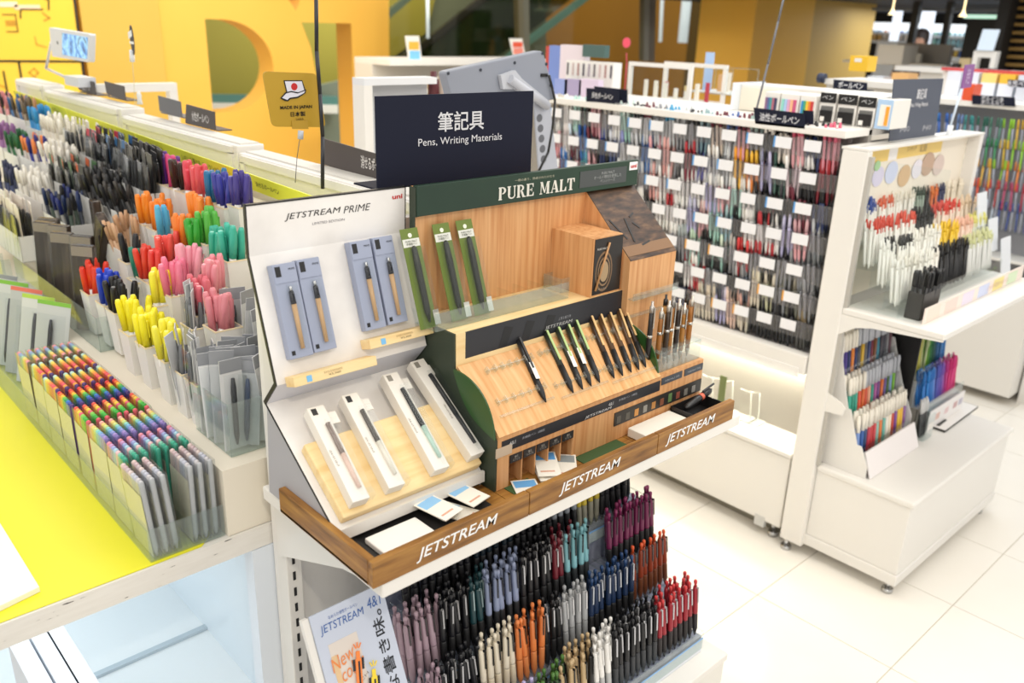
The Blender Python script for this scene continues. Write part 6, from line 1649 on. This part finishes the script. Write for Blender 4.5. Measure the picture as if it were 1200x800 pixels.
# second deck behind with clear dispensers
t = thing('dispenser_shelf', 'white upper shelf with clear pen dispensers on the far right gondola', 'shelf', (4.9, 1.7, 1.425))
ob('shelf_back', MB().box(GX+.40, 1.15, 1.4255, GX+.42, 1.95, 1.56), WHITE2, t)
ob('red_strip', MB().box(GX+.37, 1.2, 1.545, GX+.40, 1.95, 1.56), mat('c94a4a', .5), t)
for k in range(8):
    y = 1.22+k*.085
    c = ['4a8ac9', '2fa08c', 'd9dce6', 'd9dce6', 'e9b83a', 'efd07a', 'd9dce6', 'd9dce6'][k]
    o = tag(ob('dispenser', MB().slot(0).box(GX+.30, y, 1.4258, GX+.38, y+.07, 1.50).slot(1).box(GX+.30, y, 1.50, GX+.38, y+.07, 1.545), [mat('dfe3ec', .3), mat(c, .4)]), 'pale dispenser with a %s top on the upper shelf of the far right gondola' % cname(c), 'dispenser', '%s topped dispensers' % cname(c))
WCZ = P(1126, 80, X=6.05).z
# ------------------------------------------------------------------ far shop at the upper right
struct('ceiling_far', MB().box(6.0, 1.0, 2.02, 13, 6.6, 2.1), mat('1d2430', .7), 'dark ceiling of the far shop area')
struct('wall_right', MB().box(12.7, 0, 0, 12.9, 7.0, 2.1), mat('1a1a1c', .7), 'dark back wall of the far shop area')
FB = FX(9.6)
def farbox(pts, X_, depth, name, label, cat, m, zb=None, parent=None):
    Fq = FX(X_)
    a, b = loc2(Fq, *pts[0]), loc2(Fq, *pts[1])
    y0 = b[1] if zb is None else zb
    mb = MB().obox(Fq, a[0], y0, -depth, b[0], a[1], 0)
    if parent is not None:
        return ob(name, mb, m, parent)
    return tag(ob(name, mb, m), label, cat)
for (pts, lab, rows) in ((((1022, 26), (1078, 70)), 'bright white wall shelf of bottles, left of the person', ((34, ['a9c4dc', '8fb0d0', 'd9843a', '8a5a9c', '3a5ab0', '4a6ac0', 'b9cfe4', 'a9c4dc', 'c9d4e0', '9ab4cc']), (44, ['e9c27a', 'e6b86a', 'e9dcc9', 'efe6da', 'd9c9c4', 'e3d9d0', 'efe6da', 'e9e0d6', 'dcd4cc', 'e6e0d9']))),
                         (((1094, 28), (1141, 78)), 'bright white wall shelf of bottles, right of the person', ((38, ['9ad0c0', '8fc4d9', 'a9d0dc', '8ac4b4', '9accd9', 'b4dce0', '8fc4d0', 'a9d0d9', '9ac9c4', 'b0d9e4']), (52, ['9ad0c0', 'a9dce4', '8fc4d9', 'b4dce0', 'a4d4d9', '9ac9d4', 'b0d9e4', 'a9d4dc', '9ad0d0', 'b4e0e4']), (63, ['3a6ac0', '3a7ad0', '6a8ad0', '3a9a8a', 'e9b83a', 'e9c24a', '3a6ac0', '4a5ab0', '3a8ad0', '8fb4e0'])))):
    Fq = FX(12.0)
    a, b = loc2(Fq, *pts[0]), loc2(Fq, *pts[1])
    t = thing('wall_shelf', lab, 'shelf unit', W=Fq @ T(a[0], b[1], 0))
    ob('cabinet', MB().obox(Fq, a[0], b[1]-.5, -.3, b[0], a[1], -.25), mat('f4f8fa', .5), t)
    ob('light_box', MB().obox(Fq, a[0], a[1]-.10, -.25, b[0], a[1], 0), mat('f6fbff', .5, emit=.9), t)
    for (yy, cols) in rows:
        zc = loc2(Fq, (pts[0][0]+pts[1][0])/2, yy+4)[1]
        ob('shelf_board', MB().obox(Fq, a[0], zc-.03, -.25, b[0], zc, 0), mat('f0f3f5', .5), t)
        w = (b[0]-a[0])/len(cols)
        for i, c in enumerate(cols):
            x = a[0]+w*(i+.5)
            o = tag(ob('bottle', MB().lathe([(w*.36, 0), (w*.36, .07), (w*.2, .085), (w*.2, .105)], n=8), mat(c, .4), W=Fq @ T(x, zc+.001, -.06) @ Matrix.Rotation(math.radians(-90), 4, 'X')), '%s bottle on the %s, upper or lower board' % (cname(c), lab.replace('bright white ', '').replace(' of bottles', '')), 'bottle', '%s bottles, %s' % (cname(c), lab))
for k, (x0, x1, yb, em) in enumerate(((1055, 1061, 48, 1.0), (1091, 1100, 52, 1.2))):
    a = P(x0+1, -4, X=11.6); b = P((x0+x1)/2-7, yb, X=11.6)
    tag(ob('light_column', MB().cyl(tuple(a), (a.x, a.y, b.z), .055+.025*k, n=10), mat('eaf3ff', .4, emit=em)), ['narrow', 'wide'][k]+' white light column in the far shop', 'light tube')
for k, (xt, xb, yb, w) in enumerate(((1074, 1066, 50, .06), (1113, 1098, 78, .05))):
    a = P(xt, 5, X=8.6); b = P(xb, yb, X=8.6)
    struct('trim_%d' % (k+5), MB().box(8.6, a.y-w/2, 0, 8.66, a.y+w/2, 2.02), mat('26282a', .5), 'thin dark post in the far shop, %s' % ['left', 'right'][k])
for k, (x, y) in enumerate(((1046, 13), (1129, 15))):
    p = P(x, y, X=8.0)
    tag(ob('ceiling_spot', MB().lathe([(.032, 0), (.014, .03), (.006, .06), (.006, 2.02-p.z+.03)], n=10), mat('ffe9b4', .4, emit=2.0), W=T(p.x, p.y, p.z-.03)), ['left', 'right'][k]+' small warm ceiling spot in the far shop', 'lamp')
_a, _b = P(1130, 17, X=11.8), P(1176, 22, X=11.8)
glt = thing('green_light_strip', 'pale green light strip above the far bottle shelf', 'light tube', tuple(_b))
ob('tube', MB().box(11.8, _b.y, _b.z, 11.85, _a.y, _a.z), mat('bfe6cf', .4, emit=.9), glt)
for _y in (_a.y-.05, _b.y+.05):
    ob('hanger', MB().box(11.82, _y-.008, _a.z, 11.835, _y+.008, 2.02), BLACK, glt)
farbox(((1022, 9), (1175, 14)), 8.8, .1, 'ceiling_beam', 'grey beam under the dark ceiling of the far shop', 'beam', mat('7d8288', .6))
farbox(((1134, 22), (1172, 78)), 7.2, .3, 'black_cabinet', 'black cabinet before the slatted wood, far right', 'cabinet', mat('121212', .6), zb=0)
p = P(1180, 40, X=6.6)
struct('pillar_dark', MB().box(6.6, P(1183, 10, X=6.6).y, 0, 6.9, P(1170, 10, X=6.6).y, 2.1), mat('171514', .6), 'black pillar beside the slatted wood wall')
sw = thing('slatted_screen', 'brown slatted wood screen at the upper right corner', 'screen', (6.8, P(1195, 40, X=6.8).y, 0))
ya, yb = P(1240, 30, X=6.75).y, P(1186, 30, X=6.75).y
ob('backing', MB().box(6.83, ya, .9, 6.85, yb, 2.1), mat('20160c', .6), sw)
for k in range(13):
    z = 1.38+k*.052
    ob('slat', MB().box(6.75, ya, z, 6.83, yb, z+.022), mat('a8823f', .5), sw)
ob('edge_post', MB().box(6.74, yb, .9, 6.84, yb+.03, 2.1), mat('b98a42', .5), sw)
for k in range(6):
    y = ya+(yb-ya)*(k+.5)/6
    tag(ob('paper_pack', MB().box(6.3, y-.04, 1.20, 6.38, y+.03, 1.31+.03*(k % 2)), mat(['cdb48c', 'a5784f', 'd9c4a0'][k % 3], .6)), ['tan', 'brown', 'cream'][k % 3]+' pack on the shelf before the slatted screen', 'pack', ['tan', 'brown', 'cream'][k % 3]+' packs before the slatted screen')
tag(ob('shelf_plank', MB().box(6.25, ya-.2, 0, 6.5, yb+.05, 1.199), mat('4a3a28', .5)), 'dark counter before the slatted screen', 'counter')
# white card stand in front of the black cabinet
p = P(1152, 74, X=6.06); p.z = WCZ+.021
p.z = p.z
wsx = thing('card_stand', 'white tilted card stand before the black cabinet', 'stand', tuple(p))
ob('card', MB().obox(frame(p+Vector((0, 0, .12)), (0, -1, 0), (.3, -.2, 1)), -.05, -.03, 0, .05, .10, .01), mat('d9e9fa', .4), wsx)
ob('foot', MB().box(p.x, p.y-.07, p.z-.02, p.x+.06, p.y-.04, p.z+.09).box(p.x, p.y+.04, p.z-.02, p.x+.06, p.y+.07, p.z+.09).box(p.x, p.y-.04, p.z+.05, p.x+.05, p.y+.04, p.z+.09), WHITE2, wsx)
# cash desk and goods between the racks and the far shop
dk = thing('cash_desk', 'taupe cash desk with a screen in front of the person', 'counter', (7.6, 3.4, 0))
Fk = FX(7.4)
a, b = loc2(Fk, 1052, 50), loc2(Fk, 1110, 75)
ob('desk_body', MB().obox(Fk, a[0], 0, -.3, b[0]+.05, b[1]-.02, 0), mat('cfcac4', .5), dk)
ob('desk_screen', MB().obox(Fk, a[0], b[1], -.06, b[0], a[1], 0), mat('a59d92', .5), dk)
ob('desk_top', MB().obox(Fk, a[0]-.3, b[1]-.02, -.3, b[0]+.1, b[1], .3), mat('dcd4c4', .5), dk)
farbox(((1030, 52), (1056, 76)), 6.95, .25, 'printed_box', 'wide white box with faint floral print, left of the desk', 'box', mat('ece6da', .5))
farbox(((1062, 62), (1076, 78)), 7.2, .05, 'tilted_card', 'cream card leaning on a black easel at the desk', 'card', mat('f0e9da', .5), zb=b[1]+.001)
farbox(((1062, 58), (1068, 78)), 7.27, .05, 'black_easel', 'black easel behind the cream card', 'easel', mat('1c1c1e', .5), zb=b[1]+.001)
farbox(((1125, 68), (1135, 80)), 6.05, .15, 'kraft_box', 'small kraft box on the white counter at the far right', 'box', mat('bba77e', .6), zb=WCZ+.0005)
farbox(((1116, 74), (1126, 80)), 6.05, .15, 'black_box', 'small black box left of the kraft box', 'box', mat('2a2624', .6), zb=WCZ+.0005)
wc = thing('white_counter', 'white counter running before the far shop', 'counter', (6.0, 3.0, 0))
ob('counter_body', MB().box(5.9, 1.6, 0, 6.2, 2.62, WCZ-.03), mat('dcd7ce', .5), wc)
ob('counter_top', MB().box(5.87, 1.58, WCZ-.03, 6.22, 2.65, WCZ), WHITE2, wc)
for (pts, s, lab) in ((((1046, 82), (1077, 90)), 'ノート', 'dark sign on the white case, left of the slate sign'), (((1143, 80), (1153, 85)), '', 'small dark sign at the back, left of the wider one'), (((1158, 80), (1184, 86)), 'シャープペン', 'wide dark sign at the back before the card stand')):
    Fq = FX(5.6)
    a, b = loc2(Fq, *pts[0]), loc2(Fq, *pts[1])
    t = thing('category_sign', lab, 'sign', W=Fq @ T(a[0], b[1], 0))
    ob('board', MB().obox(Fq, a[0], b[1], -.005, b[0], a[1], 0), DARKSIGN, t)
    ob('stem', MB().obox(Fq, (a[0]+b[0])/2-.02, min(1.4005, b[1]-.01), -.02, (a[0]+b[0])/2+.02, b[1], -.005), WHITE2, t)
    if s: text(s, mat('cfcfd2'), t, Fq @ T(0, 0, .001), w=(b[0]-a[0])*.5, c=((a[0]+b[0])/2, (a[1]+b[1])/2))
mid = thing('mid_gondola', 'white gondola with small goods behind the slate sign', 'shelf unit', (5.8, 2.2, 0))
ob('body', MB().box(5.35, 1.5, 0, 5.8, 2.75, 1.38), mat('e6e1d8', .5), mid)
ob('top', MB().box(5.3, 1.45, 1.38, 5.85, 2.8, 1.40), WHITE2, mid)
for k in range(8):
    y = 2.68-k*.15
    c = ['e9dcc4', 'dfe3ea', 'e9b87a', 'efe6da', 'b9c4d4', 'd98a6a', 'e9e4da'][k % 7]
    tag(ob('small_box', MB().box(5.36, y-.05, 1.4005, 5.5, y+.05, 1.44+.03*(k % 3)), mat(c, .5)), '%s small box on the white gondola behind the slate sign' % cname(c), 'box', '%s small boxes on the mid gondola' % cname(c))
# yellow box on the pillar counter, white tube
Fy = FX(3.5)
a, b = loc2(Fy, 997, 65), loc2(Fy, 1015, 84)
yb_ = thing('yellow_box', 'yellow cube box with white marks on the case beside the pillar', 'box', W=Fy @ T(a[0], b[1], 0))
ob('box_body', MB().obox(Fy, a[0], b[1], -.08, b[0], a[1], 0), mat('efbf2c', .5), yb_)
ob('white_mark', MB().obox(Fy, a[0]+.02, b[1]+.035, .0003, a[0]+.05, b[1]+.05, .001), WHITE2, yb_)
wca = thing('white_case', 'long white case with a dark tube end, before the pillar', 'case', (3.5, 2.2, 1.2))
a, b = loc2(Fy, 968, 86), loc2(Fy, 1045, 92)
ob('case_top', MB().obox(Fy, a[0], b[1]-.04, -.3, b[0]+.05, a[1]-.02, 0), WHITE2, wca)
ob('case_body', MB().obox(Fy, a[0], .0, -.3, b[0]+.05, b[1]-.04, -.02), mat('e9e4da', .5), wca)
ob('dark_end', MB().cyl(Fy @ Vector((a[0]-.03, a[1]-.02, .0)), Fy @ Vector((a[0], a[1]-.02, .0)), .02, n=10), mat('27304a', .5), wca)

# ------------------------------------------------------------------ person behind the desk
def person():
    p = P(1078, 45, X=10.6)
    bm = bmesh.new()
    me = bpy.data.meshes.new('body')
    bx, by = 10.6, p.y
    J = [(0, 0, .95, .13), (0, 0, 1.15, .13), (0, 0, 1.38, .14), (0, 0, 1.50, .06), (0, 0, 1.56, .055), (-.005, 0, 1.65, .090), (0, 0, 1.72, .082),
         (0, .18, 1.40, .06), (-.02, .25, 1.15, .05), (-.18, .20, 1.02, .04), (-.26, .16, 1.02, .035),
         (0, -.18, 1.40, .06), (-.02, -.25, 1.15, .05), (-.18, -.20, 1.02, .04), (-.26, -.16, 1.02, .035),
         (0, .09, .85, .10), (0, .10, .48, .065), (.0, .10, .09, .045), (-.14, .11, .04, .04),
         (0, -.09, .85, .10), (0, -.10, .48, .065), (0, -.10, .09, .045), (-.14, -.11, .04, .04)]
    E_ = [(0, 1), (1, 2), (2, 3), (3, 4), (4, 5), (5, 6), (2, 7), (7, 8), (8, 9), (9, 10), (2, 11), (11, 12), (12, 13), (13, 14), (0, 15), (15, 16), (16, 17), (17, 18), (0, 19), (19, 20), (20, 21), (21, 22)]
    me.from_pydata([j[:3] for j in J], E_, [])
    t = thing('person', 'person with dark hair, blue top and orange neck strap behind the cash desk', 'person', (bx, by, 0))
    b = link('body', me, t, L=I4)
    sk = b.modifiers.new('skin', 'SKIN')
    for i, sv in enumerate(me.skin_vertices[0].data):
        sv.radius = (J[i][3], J[i][3]); sv.use_root = i == 0
    ss = b.modifiers.new('sub', 'SUBSURF'); ss.levels = 1; ss.render_levels = 1
    me.materials.append(mat('b98a70', .6))
    ob('blue_top', MB().lathe([(.17, .92), (.165, 1.15), (.175, 1.38), (.10, 1.47), (.07, 1.50)], n=14), mat('7d9ac4', .6), t, L=I4)
    ob('trousers', MB().cyl((0, .1, .08), (0, .09, .93), .07, .12, n=10).cyl((0, -.1, .08), (0, -.09, .93), .07, .12, n=10), mat('2a2c34', .7), t, L=I4)
    ob('hair', MB().lathe([(.078, 1.60), (.092, 1.68), (.088, 1.76), (.05, 1.80), (.01, 1.81)], n=12, c=(.030, 0)), mat('2a1c16', .6), t, L=I4)
    for s in (-1, 1):
        ob('eye', MB().lathe([(.002, -.008), (.009, 0), (.002, .008)], n=6), mat('1c1412', .4), t, L=T(-.088, s*.033, 1.68))
    ob('nose', MB().cyl((-.09, 0, 1.67), (-.108, 0, 1.635), .008, .013, n=6), mat('b07f66', .6), t, L=I4)
    ob('mouth', MB().box(-.096, -.022, 1.605, -.088, .022, 1.612), mat('8a4a44', .6), t, L=I4)
    ob('neck_strap', MB().box(-.185, -.05, 1.16, -.175, .05, 1.44), mat('ef9a2c', .6), t, L=I4)
person()

# ------------------------------------------------------------------ things on top of the left gondola and behind it
FL0 = FX(1.04)
def topsign(pts, lines, label, m=BROWNSIGN):
    q = [loc2(FL0, *p) for p in pts]
    t = thing('category_sign', label, 'sign', W=FL0 @ T(q[0][0], min(a[1] for a in q), 0))
    ob('board', MB().plate(q, FL0, -.003), m, t)
    x0, x1 = q[3][0], q[2][0]; yb = min(q[2][1], q[3][1])
    ob('foot_plate', MB().obox(FL0, x0, yb-.001, -.045, x1+.012, yb+.002, -.003), m, t)
    for (s, x, y, w, h) in lines:
        text(s, mat('dcd8d4'), t, FL0 @ T(0, 0, .0005), w=w, h=h, c=loc2(FL0, x, y), bold=.015)
topsign(((90, 91), (110, 96), (112, 112), (92, 105)), (('蛍光ペン', 101, 101.5, .085, .03),), 'brown sign reading 蛍光ペン, farthest on the left gondola')
topsign(((122, 95), (145, 101), (147, 118), (125, 110)), (), 'blank brown sign back, second from the far end')
topsign(((185, 112), (211, 119), (213, 138), (187, 130)), (), 'blank grey sign back, third from the far end', mat('66666a', .5))
topsign(((218, 122), (251, 131), (252, 153), (217, 144)), (('水性ボールペン', 235, 138, .115, .027),), 'brown sign reading 水性ボールペン on the left gondola')
topsign(((378, 162), (440, 180), (446, 214), (378, 192)), (('消せるボールペン', 440, 193, .11, .028),), 'brown sign reading 消せるボールペン, half hidden by the navy sign')
# gold made in japan sign on a wire
Fj = FY(1.62)
js = thing('made_in_japan_sign', 'gold rounded sign reading MADE IN JAPAN on a thin wire', 'sign', tuple(P(346, 212, Y=1.62)))
def rounded(pts, r):
    out = []
    n = len(pts)
    for i in range(n):
        p = Vector(pts[i]); a = Vector(pts[i-1]); b = Vector(pts[(i+1) % n])
        u = (a-p).normalized()*r; v = (b-p).normalized()*r
        for k in range(5):
            s = k/4
            out.append(tuple((p+u)*(1-s)**2+p*2*s*(1-s)+(p+v)*s**2))
    return out
oq = [loc2(Fj, *p) for p in ((307.5, 83.5), (371, 86), (382, 149), (319, 148.5))]
ob('board', MB().plate(rounded(oq, .012), Fj, -.003), mat('b8942c', .5), js)
jf = Fj @ T(0, 0, .0006)
def jp(pts, m, dz=0, nm='icon'):
    return ob(nm, MB().plate([loc2(Fj, *p) for p in pts], Fj @ T(0, 0, .0004+dz), .0003), m, js)
WI = mat('d9d9e6', .5)
jp(((332, 94), (354, 94), (358.5, 107), (350, 112), (336, 111)), INK)
jp(((333.5, 95.2), (353.3, 95.2), (356.5, 106.5), (349, 110.5), (336.8, 109)), WI, .0004)
c = loc2(Fj, 344.5, 101.5)
ob('red_disc', MB().add([Fj @ Vector((c[0]+.0072*math.cos(i*.3927), c[1]+.0072*math.sin(i*.3927), .0013)) for i in range(16)], [tuple(range(16))]), mat('c02a2a'), js)
jp(((328, 115), (334, 108), (341, 106.5), (349, 108), (358.5, 104.5), (357.5, 109), (349, 114.5), (340, 116), (337, 118.5), (333, 118)), INK, .0010, 'hand_outline')
jp(((330, 114.5), (335, 109.3), (341, 108), (348, 109.5), (357, 106.3), (356, 108.7), (348, 113), (339, 114.3), (336, 117)), WI, .0014, 'hand')
jt = mat('1f1a10')
text('MADE IN JAPAN', jt, js, Fj @ T(0, 0, .0006), w=.072, h=.0085, c=loc2(Fj, 347, 126), bold=.03)
text('日本製', jt, js, Fj @ T(0, 0, .0006), w=.034, h=.010, c=loc2(Fj, 349, 133.5), bold=.02)
text('日本制造', jt, js, Fj @ T(0, 0, .0006), w=.017, h=.0045, c=loc2(Fj, 351, 139.5))
ob('clear_clip', MB().plate([loc2(Fj, *p) for p in ((341.5, 141), (360, 141.5), (361, 151), (342, 151))], Fj @ T(0, 0, .001), .001), mat('b9953a', .3), js)
ob('clamp', MB().cyl(P(352, 163, Y=1.62), P(352.5, 153, Y=1.62), .006, n=8), mat('b9c0cc', .3), js)
ob('wire', MB().tube([P(351.5, 162, Y=1.62), P(348, 185, Y=1.62), P(346, 214, Y=1.62)], .0008, 6), mat('6a6a6a', .3, .5), js)
# black rod rising beside it
tag(ob('black_rod', MB().tube([P(370.5, -6, Y=1.60), P(371, 60, Y=1.60), P(375, 110, Y=1.60), P(378, 160, Y=1.60), P(378, 221, Y=1.60)], .0042, 8), mat('25262c', .35)), 'bent black rod rising beside the gold sign', 'rod')
tag(ob('grey_cable', MB().tube([P(919, -5, X=2.6), P(912, 25, X=2.6), P(900, 75, X=2.6), P(886, 130, X=2.6)], .0035, 8), mat('6d7078', .4)), 'thin grey cable hanging before the yellow pillar', 'cable')
# tablet on a jointed arm
tb = thing('tablet_arm', 'white framed tablet on a grey jointed arm at the far end', 'tablet', tuple(P(85, 100, X=1.03)))
FTb = FX(1.0)
q = [loc2(FTb, *p) for p in ((57.5, 32), (105, 40), (104, 73), (61, 66))]
ob('frame', MB().plate(rounded(q, .01), FTb, -.02), mat('dfe0e6', .4), tb)
q = [loc2(FTb, *p) for p in ((73, 38.5), (103, 44), (102, 69), (73.5, 64))]
sc_ = noise_mat('tablet_picture', ['1f3a5a', '3a7ac0', '8fc9ee', '2a4a6a'], scale=(8, 8, 8), nscale=3, detail=3, rough=.2)
_b = sc_.node_tree.nodes['Principled BSDF']
sc_.node_tree.links.new([n for n in sc_.node_tree.nodes if n.type == 'VALTORGB'][0].outputs['Color'], _b.inputs['Emission Color'])
_b.inputs['Emission Strength'].default_value = .55
ob('screen', MB().plate(q, FTb @ T(0, 0, .0003), .001), sc_, tb)
cpt = loc2(FTb, 67.5, 50)
ob('camera_dot', MB().cyl(FTb @ Vector((cpt[0], cpt[1], .0)), FTb @ Vector((cpt[0], cpt[1], .001)), .006, n=10), BLACK, tb)
for o_ in (0, .018):
    ob('arm', MB().tube([P(60, 50, X=1.03+o_), P(54, 80, X=1.03+o_), P(80, 92, X=1.03+o_)], .005, 8), mat('c4c6cc', .4), tb)
ob('clamp_block', MB().box(1.0, P(92, 100, X=1.0).y, P(85, 101, X=1.0).z, 1.06, P(76, 96, X=1.0).y, P(85, 90, X=1.0).z), mat('d3d6dc', .4), tb)
# small black and white pop on a thin stem
pp2 = thing('pop_sign', 'small black oval pop sign on a clear stem at the yellow wall', 'sign', tuple(P(156, 97, X=1.05)))
Fp2 = FX(1.05)
ob('oval', MB().plate([(loc2(Fp2, 154.5, 47)[0]+.019*math.cos(a*.3927)*.8, loc2(Fp2, 154.5, 47)[1]+.045*math.sin(a*.3927)) for a in range(16)], Fp2, -.002), BLACK, pp2)
ob('white_mark', MB().plate([loc2(Fp2, *p) for p in ((150, 38), (154, 35), (155, 42), (151, 46))], Fp2 @ T(0, 0, .0004), .0004).plate([loc2(Fp2, *p) for p in ((152, 48), (157, 49), (157, 52), (152, 51))], Fp2 @ T(0, 0, .0004), .0004), WHITEINK, pp2)
ob('clear_base', MB().cyl(P(155, 72, X=1.05), P(154.5, 59, X=1.05), .008, n=8), mat('e9ecef', .3), pp2)
ob('stem', MB().tube([P(155, 70, X=1.05), P(157, 97, X=1.05), Vector((1.045, P(157, 97, X=1.05).y, 1.405))], .001, 6), mat('c9c4a0', .3), pp2)
# white tube frame behind the header boxes
Fw2 = FY(3.4)
wf = thing('tube_barrier', 'white square tube frame behind the far header boxes', 'frame', tuple(P(207, 118, Y=3.4)))
a, b = loc2(Fw2, 112, 99), loc2(Fw2, 207, 97)
ob('top_bar', MB().obox(Fw2, a[0], a[1]-.03, -.04, b[0], a[1], 0), WHITE2, wf)
ob('leg', MB().obox(Fw2, b[0]-.03, a[1]-.16, -.04, b[0], a[1]-.03, 0), WHITE2, wf)
tag(ob('acrylic_stopper', MB().lathe([(.012, 0), (.008, .02), (.010, .035), (.004, .05)], n=10), mat('e4e4e0', .2), W=T(*P(164, 122, X=1.02)) @ Matrix.Scale(.8, 4)), 'little clear knob on the header boxes between two signs', 'knob')
# white shelf frame behind the navy sign
Fw3 = FY(2.2)
wf2 = thing('open_shelf', 'white shelf frame standing behind the navy sign', 'shelf unit', tuple(P(428, 195, Y=2.2)))
a, b = loc2(Fw3, 426, 92), loc2(Fw3, 512, 92)
ob('top_board', MB().obox(Fw3, a[0], a[1]-.02, -.06, b[0], a[1], 0), mat('dfe0e2', .5), wf2)
ob('side_board', MB().obox(Fw3, a[0], 1.2, -.06, a[0]+.03, a[1]-.02, 0), WHITE2, wf2)
ob('back_panel', MB().obox(Fw3, a[0]+.03, 1.2, -.06, b[0], a[1]-.02, -.05), mat('b4b6ba', .5), wf2)  # grey of the shaded inside put into this panel's colour
for (x, w, c, l) in ((508, .03, '5a2028', 'dark red spray bottle'), (517, .025, 'b9a89c', 'beige bottle'), (524, .02, 'd9d2c9', 'white bottle')):
    p = P(x, 118, Y=2.25)
    tag(ob('bottle', MB().lathe([(w*.6, 0), (w*.6, .06), (w*.35, .07), (w*.35, .09)], n=10), mat(c, .4), W=T(p.x, p.y, p.z)), l + ' peeking over the navy sign', 'bottle')
# monitor seen from behind on its perforated arm
Fm_ = FY(1.72)
mo = thing('monitor', 'grey monitor seen from behind, tilted on a perforated arm', 'monitor', tuple(P(640, 200, Y=1.72)))
q = [loc2(Fm_, *p) for p in ((521.5, 84), (636, 59), (652, 116), (640, 122), (628, 112), (610, 128), (534, 132))]
q = [loc2(Fm_, *p) for p in ((521.5, 84), (636, 59), (652, 116), (536, 142))]
ob('shell', MB().plate(rounded(q, .012), Fm_, -.03), mat('888d99', .45), mo, bevel=.003)
for p in ((525, 86), (563, 82), (603, 73.5), (635.5, 62.5), (640, 75), (645, 100)):
    c = loc2(Fm_, *p)
    ob('screw', MB().cyl(Fm_ @ Vector((c[0], c[1], 0)), Fm_ @ Vector((c[0], c[1], .002)), .004, n=8), mat('2a2f3a', .4), mo)
q = [loc2(Fm_, *p) for p in ((583, 88), (600, 82), (608, 92), (640, 118), (636, 124), (600, 104), (586, 104))]
ob('mount_plate', MB().plate(q, Fm_ @ T(0, 0, .001), .012), mat('b9bcc4', .4), mo)
ob('mount_arm', MB().tube([Fm_ @ Vector((*loc2(Fm_, 592, 92), .02)), Fm_ @ Vector((*loc2(Fm_, 636, 124), .02))], .012, 8), mat('b4b7c0', .4), mo)
q = [loc2(Fm_, *p) for p in ((624, 118), (642, 118), (652, 200), (630, 200))]
ob('perforated_arm', MB().plate(q, Fm_ @ T(0, 0, .001), .006), mat('a9adb8', .4), mo)
for k in range(5):
    c = loc2(Fm_, 630+k*1.2, 138+k*12)
    ob('hole', MB().cyl(Fm_ @ Vector((c[0], c[1], .007)), Fm_ @ Vector((c[0], c[1], .0078)), .011, n=10), mat('5d5f66', .5), mo)
ob('port', MB().obox(Fm_ @ T(*loc2(Fm_, 637, 88), 0), -.012, -.004, 0, .012, .004, .004), BLACK, mo)
ob('cable', MB().tube([Fm_ @ Vector((*loc2(Fm_, *p), .008)) for p in ((641, 88), (645, 104), (648, 118), (645, 150), (640, 178), (629, 200))], .0035, 8), BLACK, mo)
# white counter of jars before the escalator, cards on it
Fc = FY(4.6)
jc = thing('jar_counter', 'white counter of small jars before the escalator', 'counter', tuple(P(500, 110, Y=4.6)))
a, b = loc2(Fc, 457, 70), loc2(Fc, 640, 74)
ob('counter_top', MB().obox(Fc, a[0], a[1]-.035, -.4, b[0], a[1], 0), WHITE2, jc)
ob('counter_body', MB().obox(Fc, a[0], 0, -.4, b[0], a[1]-.035, -.2), mat('dcd6cc', .5), jc)
ob('lower_board', MB().obox(Fc, a[0], a[1]-.21, -.2, b[0], a[1]-.19, 0), WHITE2, jc)
for k in range(9):
    x = a[0]+.05+k*.075
    tag(ob('jar', MB().lathe([(.028, 0), (.030, .05), (.02, .06), (.022, .075), (.004, .08)], n=10), mat(['efe9dc', 'e3d2b4', 'f0ece4'][k % 3], .3), W=Fc @ T(x, a[1]-.188, -.05) @ Matrix.Rotation(math.radians(-90), 4, 'X')), 'small pale jar under the white counter top', 'jar', 'jars under the white counter top')
for (x0, y0, x1, y1, c1, c2, lab) in ((475, 42, 495, 75, 'f0b040', '7ac0ea', 'white card with yellow and blue blocks on the white counter'), (597, 45, 616, 66, 'e0563a', 'e88a7a', 'white card with red blocks on the white counter')):
    Fk2 = FY(4.65)
    q = [loc2(Fk2, *p) for p in ((x0, y0), (x1-4, y0), (x1, y1), (x0+5, y1+1))]
    t = thing('price_card', lab, 'card', W=Fk2 @ T(*q[3], 0))
    ob('card', MB().plate(q, Fk2, -.006), WHITE2, t)
    zt_ = loc2(Fc, 457, 70)[1]
    ob('foot', MB().obox(Fk2, sum(v[0] for v in q)/4-.02, zt_+.0005, -.03, sum(v[0] for v in q)/4+.02, max(zt_+.004, q[3][1]), -.006), WHITE2, t)
    w = q[1][0]-q[0][0]
    h = q[0][1]-q[3][1]
    xm = sum(v[0] for v in q)/4; ym = sum(v[1] for v in q)/4
    ob('upper_block', MB().obox(Fk2, xm-w*.4, ym+h*.02, .0004, xm+w*.36, ym+h*.3, .001), mat(c1, .5), t)
    ob('lower_block', MB().obox(Fk2, xm-w*.34, ym-h*.36, .0004, xm+w*.42, ym-h*.02, .001), mat(c2, .5), t)
